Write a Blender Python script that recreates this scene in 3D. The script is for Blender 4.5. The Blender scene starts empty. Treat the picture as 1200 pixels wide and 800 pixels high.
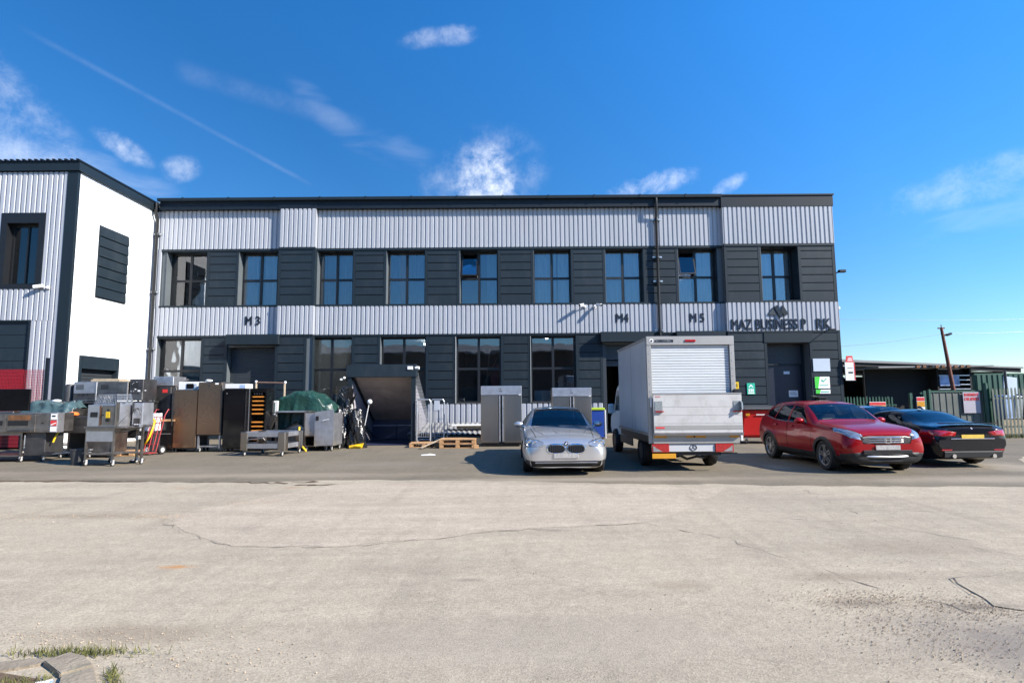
import bpy, bmesh, math, random
import numpy as np
from mathutils import Vector, Matrix

random.seed(7)
SC = bpy.context.scene
COL = SC.collection
R = math.radians
PI = math.pi

# ------------------------------------------------------------------ materials
def _nodes(name):
    m = bpy.data.materials.new(name); m.use_nodes = True
    nt = m.node_tree
    return m, nt, nt.nodes['Principled BSDF'], nt.nodes['Material Output']

def mk(name, col, rough=.5, metal=0., var=.12, vs=3., bump=0., bs=40., dirt=None, da=.4, ds=1.5,
       coat=0., stretch=(1, 1, 1), spec=.5, rvar=0., each=0.):
    """painted / metal / plastic surface: base colour with soft mottling, optional dirt, bump and roughness wear"""
    m, nt, p, out = _nodes(name)
    N = nt.nodes.new; Lk = nt.links.new
    tc = N('ShaderNodeTexCoord'); mp = N('ShaderNodeMapping'); mp.inputs['Scale'].default_value = stretch
    Lk(tc.outputs['Object'], mp.inputs['Vector'])
    n1 = N('ShaderNodeTexNoise'); n1.inputs['Scale'].default_value = vs; n1.inputs['Detail'].default_value = 6
    Lk(mp.outputs[0], n1.inputs['Vector'])
    cr = N('ShaderNodeValToRGB')
    lo = [max(0, c*(1-var)) for c in col]; hi = [min(1, c*(1+var)) for c in col]
    cr.color_ramp.elements[0].position = .3; cr.color_ramp.elements[1].position = .7
    cr.color_ramp.elements[0].color = (*lo, 1); cr.color_ramp.elements[1].color = (*hi, 1)
    Lk(n1.outputs['Fac'], cr.inputs['Fac'])
    last = cr.outputs['Color']
    if dirt:
        n2 = N('ShaderNodeTexNoise'); n2.inputs['Scale'].default_value = ds; n2.inputs['Detail'].default_value = 9
        n2.inputs['Roughness'].default_value = .7
        Lk(mp.outputs[0], n2.inputs['Vector'])
        r2 = N('ShaderNodeMapRange'); r2.inputs[1].default_value = .5; r2.inputs[2].default_value = .75
        r2.inputs[4].default_value = da
        Lk(n2.outputs['Fac'], r2.inputs[0])
        mx = N('ShaderNodeMix'); mx.data_type = 'RGBA'
        Lk(r2.outputs[0], mx.inputs['Factor']); Lk(last, mx.inputs['A']); mx.inputs['B'].default_value = (*dirt, 1)
        last = mx.outputs['Result']
    if each:   # every sheet or box has aged a little differently
        oi = N('ShaderNodeObjectInfo'); er = N('ShaderNodeMapRange'); er.inputs[3].default_value = 1-each; er.inputs[4].default_value = 1+each
        Lk(oi.outputs['Random'], er.inputs[0]); h2 = N('ShaderNodeHueSaturation'); Lk(er.outputs[0], h2.inputs['Value']); Lk(last, h2.inputs['Color']); last = h2.outputs['Color']
    Lk(last, p.inputs['Base Color'])
    p.inputs['Metallic'].default_value = metal
    p.inputs['Roughness'].default_value = rough
    p.inputs['Coat Weight'].default_value = coat
    p.inputs['Coat Roughness'].default_value = .04
    p.inputs['Specular IOR Level'].default_value = spec
    if rvar:
        rr = N('ShaderNodeMapRange'); rr.inputs[3].default_value = max(0, rough-rvar); rr.inputs[4].default_value = rough+rvar
        Lk(n1.outputs['Fac'], rr.inputs[0]); Lk(rr.outputs[0], p.inputs['Roughness'])
    if bump:
        n3 = N('ShaderNodeTexNoise'); n3.inputs['Scale'].default_value = bs; n3.inputs['Detail'].default_value = 4
        Lk(mp.outputs[0], n3.inputs['Vector'])
        b = N('ShaderNodeBump'); b.inputs['Strength'].default_value = bump; b.inputs['Distance'].default_value = .02
        Lk(n3.outputs['Fac'], b.inputs['Height']); Lk(b.outputs[0], p.inputs['Normal'])
    return m

def glass(name, tint, refl=1.0, rough=.0, ior=1.5):
    m, nt, p, out = _nodes(name)
    nt.nodes.remove(p)
    N = nt.nodes.new; Lk = nt.links.new
    t = N('ShaderNodeBsdfTransparent'); t.inputs[0].default_value = (*tint, 1)
    g = N('ShaderNodeBsdfGlossy'); g.inputs['Roughness'].default_value = rough
    g.inputs['Color'].default_value = (refl, refl, refl, 1)
    f = N('ShaderNodeFresnel'); f.inputs['IOR'].default_value = ior
    # slightly wavy panes, as real sheets are
    tc = N('ShaderNodeTexCoord'); no = N('ShaderNodeTexNoise'); no.inputs['Scale'].default_value = 1.3
    no.inputs['Detail'].default_value = 1
    b = N('ShaderNodeBump'); b.inputs['Strength'].default_value = .06; b.inputs['Distance'].default_value = .05
    Lk(tc.outputs['Object'], no.inputs['Vector']); Lk(no.outputs['Fac'], b.inputs['Height'])
    Lk(b.outputs[0], g.inputs['Normal'])
    mx = N('ShaderNodeMixShader')
    Lk(f.outputs[0], mx.inputs[0]); Lk(t.outputs[0], mx.inputs[1]); Lk(g.outputs[0], mx.inputs[2])
    Lk(mx.outputs[0], out.inputs['Surface'])
    return m

def lamp_mat(name, col, e):
    m, nt, p, out = _nodes(name)
    p.inputs['Base Color'].default_value = (*col, 1)
    p.inputs['Emission Color'].default_value = (*col, 1); p.inputs['Emission Strength'].default_value = e
    return m

M = {}
M['clad'] = mk('silver_white_cladding', (.355, .37, .405), .42, .0, .06, .6, dirt=(.20, .22, .25), da=.40, ds=1.3, stretch=(3.5, 3.5, .22))
M['render'] = mk('white_wall_panel', (.80, .81, .82), .6, 0, .03, .5, dirt=(.62, .62, .6), da=.25, ds=.8)
M['grey'] = mk('anthracite_panel', (.0115, .0198, .0275), .5, 0, .12, .7, dirt=(.04, .047, .052), da=.45, ds=1.6, stretch=(.8, 1, .5), spec=.3, each=.16)
M['greyt'] = mk('anthracite_trim', (.0105, .018, .025), .48, 0, .1, 1, spec=.3)
M['reveal'] = mk('reveal_lining', (.10, .115, .125), .5, 0, .08, 1)
M['fascia'] = mk('fascia_metal', (.006, .011, .018), .5, 0, .15, .6, spec=.3)
M['frame'] = mk('window_frame_black', (.007, .008, .010), .45, 0, .1, 4)
M['sill'] = mk('sunlit_sill', (.5, .5, .48), .5, 0, .1, 4)
M['gap'] = mk('dark_gap', (.004, .004, .005), .9, 0, 0, 4)
M['pane'] = glass('window_glass', (.80, .85, .88), 1., 0, 1.95)
M['curtain'] = mk('sheer_curtain', (.85, .86, .87), .9, 0, .12, 5, stretch=(4, 4, .15), bump=.4, bs=9)
M['curtain2'] = mk('dim_curtain', (.40, .42, .45), .9, 0, .2, 4, stretch=(4, 4, .15), bump=.4, bs=9)
M['steelrefl'] = mk('steel_with_brown_reflection', (.44, .30, .205), .27, 1., .05, 1.2, stretch=(1, 1, .5), rvar=.04, dirt=(.25, .17, .12), da=.25, ds=.9, bump=.04, bs=2)  # brown reflection of the surroundings put into the steel's base colour
M['blind'] = mk('vertical_blind', (.5, .5, .47), .8, 0, .1, 8, stretch=(4, 1, .1))
M['redcurtain'] = mk('dark_red_curtain', (.16, .02, .012), .9, 0, .3, 6, stretch=(3, 3, .1))
M['room'] = mk('interior_wall', (.24, .24, .24), .9, 0, .15, .5)
M['roomdark'] = mk('interior_floor', (.05, .05, .05), .8, 0, .2, .7)
M['tube'] = lamp_mat('strip_lamp', (1, .97, .9), 9)
M['shutter'] = mk('roller_shutter', (.034, .04, .047), .45, .1, .1, 1)
M['doornavy'] = mk('navy_door', (.014, .017, .03), .35, 0, .1, 2)
M['letter'] = mk('letter_navy', (.008, .011, .018), .35, 0, .1, 6)
M['steel'] = mk('brushed_steel', (.43, .385, .335), .30, 1., .05, 1.5, stretch=(1.5, 1.5, .5), rvar=.05, dirt=(.25, .22, .19), da=.25, ds=1.2, bump=.10, bs=2.5)
M['steel2'] = mk('worn_steel', (.34, .305, .27), .40, 1., .22, 4, rvar=.12, dirt=(.12, .1, .09), da=.55, ds=2.2, bump=.3, bs=4)
M['steelw'] = mk('pale_steel', (.55, .55, .57), .38, .85, .12, 5, rvar=.1, dirt=(.24, .21, .18), da=.5, ds=2.4, bump=.22, bs=4)
M['steeld'] = mk('dull_dark_steel', (.11, .105, .105), .45, .8, .25, 4, dirt=(.06, .055, .05), da=.5, ds=3)
M['rust'] = mk('baked_on_rust', (.17, .08, .035), .7, .3, .4, 7)
M['black'] = mk('black_plastic', (.012, .012, .013), .4, 0, .2, 5)
M['blackg'] = mk('black_gloss', (.006, .006, .007), .12, 0, .2, 3)
M['rubber'] = mk('rubber', (.014, .014, .014), .8, 0, .25, 8, dirt=(.06, .055, .05), da=.35, ds=5)
M['darkgrey'] = mk('dark_grey_plastic', (.045, .046, .048), .55, 0, .15, 5)
M['castor'] = mk('pale_castor', (.55, .54, .53), .5, .2, .15, 9)
M['yellow'] = mk('yellow_hose', (.78, .50, .02), .4, 0, .1, 8)
M['orange'] = mk('orange_cloth', (.75, .16, .02), .8, 0, .2, 9)
M['orangewood'] = mk('orange_wood', (.55, .2, .03), .5, 0, .2, 9)
M['red'] = mk('red_plastic', (.50, .012, .012), .38, 0, .12, 2, dirt=(.2, .03, .03), da=.35, ds=2)
M['redp'] = mk('red_tube', (.36, .035, .04), .45, 0, .2, 8)
M['rednet'] = mk('red_mesh', (.27, .006, .014), .5, 0, .15, 4)
M['white'] = mk('white_paint', (.72, .72, .71), .45, 0, .06, 3, dirt=(.45, .43, .4), da=.3, ds=3)
M['whitep'] = mk('white_paper', (.78, .78, .76), .6, 0, .04, 3)
M['wood'] = mk('pallet_wood', (.40, .23, .11), .8, 0, .3, 6, stretch=(1, 6, 6), bump=.3, bs=30)
M['wood2'] = mk('weathered_wood', (.36, .29, .2), .8, 0, .25, 6, stretch=(1, 6, 6), bump=.3, bs=30)
M['tarpg'] = mk('green_tarp', (.010, .042, .032), .36, 0, .25, 3, bump=.9, bs=11)
M['tarpb'] = mk('blue_green_tarp', (.05, .085, .09), .3, 0, .25, 5, bump=.8, bs=9)
M['bag'] = mk('black_polythene', (.012, .012, .013), .22, 0, .3, 5, bump=1., bs=14)
M['galv'] = mk('galvanised', (.48, .5, .52), .42, .8, .15, 8)
M['copper'] = mk('copper_pipe', (.5, .27, .17), .4, .8, .2, 8)
M['soffit'] = mk('stained_soffit', (.40, .345, .31), .8, 0, .2, 1.5, dirt=(.1, .08, .07), da=.5, ds=1)
M['lav'] = mk('pale_panel', (.36, .34, .38), .6, 0, .1, 1.5)
M['bluedoor'] = mk('deep_blue_door', (.02, .03, .07), .45, 0, .1, 2)
M['greenf'] = mk('green_fence_paint', (.018, .07, .045), .5, 0, .25, 2, dirt=(.10, .12, .1), da=.4, ds=3)
M['greygate'] = mk('grey_gate_sheet', (.105, .115, .10), .6, 0, .2, 1.2, dirt=(.2, .18, .15), da=.5, ds=1.5)
M['palis'] = mk('weathered_palisade', (.12, .135, .11), .6, .2, .25, 2, dirt=(.1, .16, .11), da=.5, ds=2)
M['rustpole'] = mk('rusty_pole', (.15, .055, .035), .7, .2, .3, 6)
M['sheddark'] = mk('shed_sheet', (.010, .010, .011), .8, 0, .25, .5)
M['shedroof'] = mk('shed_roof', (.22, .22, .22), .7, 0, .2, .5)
M['concrete'] = mk('kerb_concrete', (.25, .205, .15), .95, 0, .25, 5, bump=.6, bs=30, dirt=(.13, .13, .085), da=.6, ds=4)
M['earth'] = mk('scrub_ground', (.26, .24, .19), .95, 0, .25, .4, dirt=(.13, .16, .07), da=.5, ds=.6)
M['redpanel'] = mk('dark_red_panel', (.16, .006, .014), .5, 0, .15, 2, dirt=(.08, .01, .012), da=.4, ds=2)
M['mud'] = mk('damp_mud', (.105, .07, .04), .8, 0, .4, 3, bump=.6, bs=25)
M['crack'] = mk('crack_dirt', (.17, .14, .11), .95, 0, .3, 6)
M['stone'] = mk('loose_stone', (.36, .285, .205), .95, 0, .45, 30, spec=.05)
M['patch'] = mk('broken_tarmac', (.27, .235, .195), .95, 0, .45, 22, bump=1.2, bs=45, dirt=(.11, .10, .09), da=.75, ds=26)
M['grass'] = mk('grass_blades', (.11, .115, .03), .8, 0, .4, 9, dirt=(.24, .19, .08), da=.75, ds=9)
M['bluebin'] = mk('blue_bin', (.012, .05, .27), .4, 0, .1, 3)
M['lime'] = mk('lime_plastic', (.33, .45, .03), .5, 0, .1, 3)
M['green'] = mk('sign_green', (.02, .42, .27), .45, 0, .05, 3)
M['brightgreen'] = mk('sign_bright_green', (.06, .55, .05), .45, 0, .05, 3)
M['signgrey'] = mk('sign_silver', (.55, .6, .66), .35, .3, .05, 2)
M['signred'] = mk('sign_red', (.6, .04, .04), .45, 0, .08, 3)
M['amber'] = mk('amber_reflective', (.6, .28, .02), .4, 0, .1, 4)
M['brick'] = mk('brickwork', (.085, .07, .063), .9, 0, .25, 3)
M['bluevar'] = mk('pale_blue_sheet', (.3, .4, .6), .5, 0, .5, 2)
# vehicles
M['silver'] = mk('silver_car_paint', (.56, .555, .55), .3, .7, .03, 2, coat=.8)
M['redcar'] = mk('deep_red_car_paint', (.26, .0025, .006), .3, .2, .05, 2, coat=.5, spec=.2)
M['blackcar'] = mk('black_car_paint', (.004, .005, .009), .2, .0, .1, 2, coat=.4, spec=.35)
M['bluecar'] = mk('blue_car_paint', (.02, .06, .2), .3, .4, .05, 2, coat=1.)
M['carglass'] = glass('car_glass', (.66, .74, .74), 1., 0, 1.55)
M['carglassd'] = glass('tinted_car_glass', (.10, .12, .13), 1., 0, 1.65)
M['chrome'] = mk('chrome', (.75, .76, .78), .1, 1., .02, 5)
M['alloy'] = mk('alloy_rim', (.5, .5, .52), .28, .9, .05, 5)
M['alloyd'] = mk('dark_alloy_rim', (.09, .09, .1), .3, .8, .05, 5)
M['lens'] = mk('headlamp_lens', (.30, .32, .35), .08, .5, .3, 16, coat=1.)
M['taill'] = mk('tail_lamp_red', (.34, .006, .01), .15, 0, .2, 20, coat=1.)
M['seat'] = mk('car_seat', (.10, .10, .105), .8, 0, .15, 6)
M['plate'] = mk('blank_pale_plate', (.36, .35, .34), .5, 0, .25, 14, stretch=(3, 3, 1))
M['platey'] = mk('yellow_plate', (.62, .42, .06), .45, 0, .12, 12)
M['trimgrey'] = mk('unpainted_trim', (.014, .0145, .016), .6, 0, .15, 8)
M['vanside'] = mk('van_box_side', (.50, .51, .53), .38, 0, .05, 1, dirt=(.25, .25, .25), da=.5, ds=1.4, stretch=(1, 1.2, .4))
M['vanalu'] = mk('van_aluminium', (.36, .35, .33), .48, .5, .12, 2, dirt=(.2, .18, .16), da=.4, ds=2)
M['taillift'] = mk('tail_lift_plate', (.50, .49, .48), .5, .15, .06, 1.2, dirt=(.24, .22, .19), da=.6, ds=2.6, stretch=(1, 1, .7))
M['rollerd'] = mk('white_roller_door', (.55, .58, .60), .45, 0, .05, 1, dirt=(.36, .35, .33), da=.4, ds=9, stretch=(.6, 1, 4))
M['tread'] = mk('chequer_plate', (.32, .35, .35), .4, .6, .3, 40)

# ------------------------------------------------------------------ builder
class MB:
    def __init__(s):
        s.bm = bmesh.new()
    def _mat(s, faces, m):
        if m:
            for f in faces: f.material_index = m
    def box(s, x0, x1, y0, y1, z0, z1, bev=0, m=0, rot=None, piv=None, seg=1):
        b = s.bm
        vs = [b.verts.new((x, y, z)) for x in (x0, x1) for y in (y0, y1) for z in (z0, z1)]
        idx = [(0, 1, 3, 2), (4, 6, 7, 5), (0, 4, 5, 1), (2, 3, 7, 6), (0, 2, 6, 4), (1, 5, 7, 3)]
        fs = [b.faces.new([vs[i] for i in f]) for f in idx]
        s._mat(fs, m)
        if rot is not None:
            c = Vector(piv) if piv is not None else Vector(((x0+x1)/2, (y0+y1)/2, (z0+z1)/2))
            for v in vs: v.co = c + rot @ (v.co - c)
        if bev:
            es = {e for f in fs for e in f.edges}
            r = bmesh.ops.bevel(b, geom=list(es), offset=bev, segments=seg, affect='EDGES', profile=.5)
            s._mat(r['faces'], m)
        return s
    def cyl(s, p0, p1, r0, r1=None, n=12, m=0, cap=True):
        b = s.bm
        r1 = r0 if r1 is None else r1
        p0, p1 = Vector(p0), Vector(p1); d = (p1-p0).normalized()
        a = d.orthogonal().normalized(); c = d.cross(a)
        A = [b.verts.new(p0 + r0*(math.cos(2*PI*i/n)*a + math.sin(2*PI*i/n)*c)) for i in range(n)]
        B = [b.verts.new(p1 + r1*(math.cos(2*PI*i/n)*a + math.sin(2*PI*i/n)*c)) for i in range(n)]
        fs = [b.faces.new((A[i], A[(i+1) % n], B[(i+1) % n], B[i])) for i in range(n)]
        if cap: fs += [b.faces.new(A[::-1]), b.faces.new(B)]
        s._mat(fs, m)
        return s
    def tube(s, pts, r, n=8, m=0):
        b = s.bm; pts = [Vector(p) for p in pts]; rings = []
        a = None
        for i, p in enumerate(pts):
            d = (pts[min(i+1, len(pts)-1)] - pts[max(i-1, 0)]).normalized()
            if a is None: a = d.orthogonal().normalized()
            a = (a - d*a.dot(d)).normalized(); c = d.cross(a)
            rr = r[i] if isinstance(r, (list, tuple)) else r
            rings.append([b.verts.new(p + rr*(math.cos(2*PI*k/n)*a + math.sin(2*PI*k/n)*c)) for k in range(n)])
        fs = []
        for i in range(len(rings)-1):
            for k in range(n):
                fs.append(b.faces.new((rings[i][k], rings[i][(k+1) % n], rings[i+1][(k+1) % n], rings[i+1][k])))
        fs += [b.faces.new(rings[0][::-1]), b.faces.new(rings[-1])]
        s._mat(fs, m)
        return s
    def prism(s, poly, axis, a, c, m=0):
        """polygon extruded along an axis: x -> (y,z), y -> (x,z), z -> (x,y)"""
        b = s.bm
        def P(u, v, w):
            return {'x': (w, u, v), 'y': (u, w, v), 'z': (u, v, w)}[axis]
        A = [b.verts.new(P(u, v, a)) for u, v in poly]; B = [b.verts.new(P(u, v, c)) for u, v in poly]
        n = len(poly)
        fs = [b.faces.new((A[i], A[(i+1) % n], B[(i+1) % n], B[i])) for i in range(n)] + [b.faces.new(A[::-1]), b.faces.new(B)]
        s._mat(fs, m)
        return s
    def grid(s, nx, ny, fn, m=0):
        b = s.bm
        V = [[b.verts.new(fn(i/nx, j/ny)) for j in range(ny+1)] for i in range(nx+1)]
        fs = [b.faces.new((V[i][j], V[i+1][j], V[i+1][j+1], V[i][j+1])) for i in range(nx) for j in range(ny)]
        s._mat(fs, m)
        return s
    def lathe(s, prof, c, axis='y', n=24, m=0, cap=True):
        b = s.bm; c = Vector(c); rings = []
        for r, h in prof:
            ring = []
            for k in range(n):
                t = 2*PI*k/n
                v = {'y': (r*math.cos(t), h, r*math.sin(t)), 'z': (r*math.cos(t), r*math.sin(t), h), 'x': (h, r*math.cos(t), r*math.sin(t))}[axis]
                ring.append(b.verts.new(c + Vector(v)))
            rings.append(ring)
        fs = []
        for i in range(len(rings)-1):
            for k in range(n):
                fs.append(b.faces.new((rings[i][k], rings[i][(k+1) % n], rings[i+1][(k+1) % n], rings[i+1][k])))
        if cap and prof[0][0] > 1e-4: fs.append(b.faces.new(rings[0][::-1]))
        if cap and prof[-1][0] > 1e-4: fs.append(b.faces.new(rings[-1]))
        s._mat(fs, m)
        return s
    def ball(s, c, r, n=2, sc=(1, 1, 1), m=0, jit=0):
        g = bmesh.ops.create_icosphere(s.bm, subdivisions=n, radius=r)
        for v in g['verts']:
            k = 1 + random.uniform(-jit, jit)
            v.co = Vector((v.co.x*sc[0]*k, v.co.y*sc[1]*k, v.co.z*sc[2]*k)) + Vector(c)
        s._mat({f for v in g['verts'] for f in v.link_faces}, m)
        return s
    def build(s, name, mats, parent=None, smooth=False, recalc=True, loc=None, rz=0):
        if recalc: bmesh.ops.recalc_face_normals(s.bm, faces=s.bm.faces[:])
        me = bpy.data.meshes.new(name); s.bm.to_mesh(me); s.bm.free()
        if not isinstance(mats, (list, tuple)): mats = [mats]
        for m in mats: me.materials.append(M[m] if isinstance(m, str) else m)
        if smooth:
            me.polygons.foreach_set('use_smooth', [True]*len(me.polygons))
            if smooth is not True: me.set_sharp_from_angle(angle=R(smooth))
        o = bpy.data.objects.new(name, me); COL.objects.link(o)
        if parent: o.parent = parent
        if loc: o.location = loc
        if rz: o.rotation_euler.z = R(rz)
        return o

def tag(o, label=None, cat=None, group=None, kind=None):
    if label: o['label'] = label
    if cat: o['category'] = cat
    if group: o['group'] = group
    if kind: o['kind'] = kind
    return o
def thing(name, loc, label, cat, group=None, rz=0):
    o = bpy.data.objects.new(name, None); COL.objects.link(o)
    o.empty_display_size = .2
    o.location = loc; o.rotation_euler.z = R(rz)
    return tag(o, label, cat, group)
def structure(o): o['kind'] = 'structure'; return o
def dup(root, loc, rz, label=None):
    c = root.copy(); COL.objects.link(c); c.location = loc; c.rotation_euler.z = R(rz)
    if label: c['label'] = label
    for ch in root.children:
        d = ch.copy(); COL.objects.link(d); d.parent = c
        for g in ch.children:
            e = g.copy(); COL.objects.link(e); e.parent = d
    return c
def text_mb(s, size, depth, bold=.0, align='CENTER', fit=None, cap=None):
    """letters as solid mesh standing upright, reading from -Y, centred on x, base at z = 0"""
    cu = bpy.data.curves.new('letters', 'FONT'); cu.body = s; cu.size = size; cu.align_x = align
    cu.extrude = depth/2; cu.offset = bold*size; cu.resolution_u = 3
    o = bpy.data.objects.new('letters', cu); COL.objects.link(o)
    dg = bpy.context.evaluated_depsgraph_get()
    me = bpy.data.meshes.new_from_object(o.evaluated_get(dg))
    bpy.data.objects.remove(o); bpy.data.curves.remove(cu)
    mb = MB(); mb.bm.from_mesh(me); bpy.data.meshes.remove(me)
    xs = [v.co.x for v in mb.bm.verts]
    k = 1 if not fit else fit/(max(xs)-min(xs))
    hz = max(v.co.y for v in mb.bm.verts); kz = cap/hz if cap else 1
    for v in mb.bm.verts: v.co = Vector((v.co.x*k, -v.co.z, v.co.y*kz))
    return mb
def embolden(mb, d):
    me = bpy.data.meshes.new('tmp'); mb.bm.to_mesh(me); n0 = len(mb.bm.verts)
    for k, (dx, dy, dz) in enumerate(((d, .002, .002), (-d, .004, -.002), (0, .006, d*.8), (0, .008, -d*.8))):
        mb.bm.verts.ensure_lookup_table(); n = len(mb.bm.verts); mb.bm.from_mesh(me); mb.bm.verts.ensure_lookup_table()
        for v in mb.bm.verts[n:]: v.co += Vector((dx, dy, dz))
    bpy.data.meshes.remove(me); return mb
def shift(mb, d):
    for v in mb.bm.verts: v.co += Vector(d)
    return mb

# ------------------------------------------------------------------ camera, sun, sky
cam_d = bpy.data.cameras.new('camera'); cam = bpy.data.objects.new('camera', cam_d); COL.objects.link(cam)
cam.matrix_world = Matrix.Translation((0, 0, 1.63)) @ Matrix.Rotation(R(95.8), 4, 'X') @ Matrix.Rotation(R(-.43), 4, 'Z')
cam_d.sensor_width = 36; cam_d.lens = 19.8; cam_d.clip_end = 3000; cam_d.clip_start = .05
SC.camera = cam

AZ, EL = 65., 33.        # sun bearing from the facade normal (to the right), height
SUN = Vector((math.sin(R(AZ))*math.cos(R(EL)), -math.cos(R(AZ))*math.cos(R(EL)), math.sin(R(EL))))
sd = bpy.data.lights.new('sun', 'SUN'); sd.energy = 4.8; sd.angle = R(.53); sd.color = (1., .935, .83)
so = bpy.data.objects.new('sun', sd); COL.objects.link(so)
so.rotation_euler = SUN.to_track_quat('Z', 'Y').to_euler()

W = bpy.data.worlds.new('World'); SC.world = W; W.use_nodes = True
wn = W.node_tree; wn.nodes.clear(); N = wn.nodes.new; Lk = wn.links.new
bg = N('ShaderNodeBackground'); wo = N('ShaderNodeOutputWorld'); Lk(bg.outputs[0], wo.inputs['Surface'])
bg.inputs['Strength'].default_value = .1
sky = N('ShaderNodeTexSky'); sky.sky_type = 'NISHITA'; sky.sun_disc = False
sky.sun_elevation = R(EL); sky.sun_rotation = math.atan2(SUN.x, SUN.y)
sky.air_density = 1.0; sky.dust_density = .05; sky.ozone_density = 3.5; sky.altitude = 0
hs = N('ShaderNodeHueSaturation'); hs.inputs['Saturation'].default_value = 1.24; hs.inputs['Value'].default_value = 1.0
tint = N('ShaderNodeMix'); tint.data_type = 'RGBA'; tint.blend_type = 'MULTIPLY'; tint.inputs['Factor'].default_value = 1; tint.inputs['B'].default_value = (.92, 1.0, 1.12, 1)
Lk(sky.outputs[0], tint.inputs['A']); Lk(tint.outputs['Result'], hs.inputs['Color'])
tcw = N('ShaderNodeTexCoord'); D = tcw.outputs['Generated']
def math_n(op, a, b=None):
    n = N('ShaderNodeMath'); n.operation = op
    for i, v in enumerate((a, b)):
        if v is None: continue
        if isinstance(v, (int, float)): n.inputs[i].default_value = v
        else: Lk(v, n.inputs[i])
    return n.outputs[0]
def dirvec(az, el): return Vector((math.sin(R(az))*math.cos(R(el)), math.cos(R(az))*math.cos(R(el)), math.sin(R(el))))
def dot_n(v):
    n = N('ShaderNodeVectorMath'); n.operation = 'DOT_PRODUCT'; Lk(D, n.inputs[0]); n.inputs[1].default_value = v
    return n.outputs['Value']
# deep clear-air gradient: richer overhead, darkest across from the sun
gz = N('ShaderNodeMapRange'); gz.inputs[1].default_value = .08; gz.inputs[2].default_value = .55; gz.inputs[3].default_value = .90; gz.inputs[4].default_value = 1.34
sepz = N('ShaderNodeSeparateXYZ'); Lk(D, sepz.inputs[0]); Lk(sepz.outputs['Z'], gz.inputs[0])
gs = N('ShaderNodeMapRange'); gs.inputs[1].default_value = -.32; gs.inputs[2].default_value = .30; gs.inputs[3].default_value = .58; gs.inputs[4].default_value = 1.0
Lk(dot_n(SUN), gs.inputs[0])
gm = N('ShaderNodeMix'); gm.data_type = 'RGBA'; gm.blend_type = 'MULTIPLY'; gm.inputs['Factor'].default_value = 1
gcol = N('ShaderNodeCombineColor'); gg = math_n('MULTIPLY', gz.outputs[0], gs.outputs[0])
for k in range(3): Lk(gg, gcol.inputs[k])
Lk(hs.outputs[0], gm.inputs['A']); Lk(gcol.outputs[0], gm.inputs['B'])
wz = N('ShaderNodeTexNoise'); wz.inputs['Scale'].default_value = 17; wz.inputs['Detail'].default_value = 9
wz.inputs['Roughness'].default_value = .68; wz.inputs['Distortion'].default_value = .15
Lk(D, wz.inputs['Vector'])
wisp = N('ShaderNodeMapRange'); wisp.inputs[1].default_value = .36; wisp.inputs[2].default_value = .72; Lk(wz.outputs['Fac'], wisp.inputs[0])
mpw = N('ShaderNodeMapping'); mpw.inputs['Scale'].default_value = (7, 7, 30); Lk(D, mpw.inputs['Vector'])
wz2 = N('ShaderNodeTexNoise'); wz2.inputs['Scale'].default_value = 1.2; wz2.inputs['Detail'].default_value = 7; wz2.inputs['Distortion'].default_value = .5
Lk(mpw.outputs[0], wz2.inputs['Vector'])
cirr = N('ShaderNodeMapRange'); cirr.inputs[1].default_value = .38; cirr.inputs[2].default_value = .7; Lk(wz2.outputs['Fac'], cirr.inputs[0])
total = None
def add_mask(o):
    global total
    total = o if total is None else math_n('ADD', total, o)
def cloud(az, el, a, b, tilt, s, tex):
    d = dirvec(az, el); t = Vector((math.cos(R(az)), -math.sin(R(az)), 0)); u = t.cross(d).normalized()
    if u.z < 0: u = -u
    ct, st = math.cos(R(tilt)), math.sin(R(tilt))
    e1 = ct*t + st*u; e2 = -st*t + ct*u
    x = math_n('DIVIDE', math_n('SUBTRACT', dot_n(e1), d.dot(e1)), math.sin(R(a)))
    y = math_n('DIVIDE', math_n('SUBTRACT', dot_n(e2), d.dot(e2)), math.sin(R(b)))
    r2 = math_n('ADD', math_n('MULTIPLY', x, x), math_n('MULTIPLY', y, y))
    core = math_n('SUBTRACT', 1.0, r2)
    val = math_n('ADD', math_n('MULTIPLY', core, .62), math_n('MULTIPLY', math_n('SUBTRACT', tex, .5), 2.3))
    mr = N('ShaderNodeMapRange'); mr.interpolation_type = 'SMOOTHSTEP'
    mr.inputs[1].default_value = .05; mr.inputs[2].default_value = 1.45; mr.inputs[3].default_value = 0; mr.inputs[4].default_value = s
    Lk(val, mr.inputs[0])
    soft = N('ShaderNodeMapRange'); soft.interpolation_type = 'SMOOTHSTEP'; soft.inputs[1].default_value = 1.0; soft.inputs[2].default_value = .25; Lk(r2, soft.inputs[0])
    front = math_n('GREATER_THAN', dot_n(d), .3)
    add_mask(math_n('MULTIPLY', math_n('MULTIPLY', mr.outputs[0], front), soft.outputs[0]))
NZ, CZ = wz.outputs['Fac'], wz2.outputs['Fac']
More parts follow.
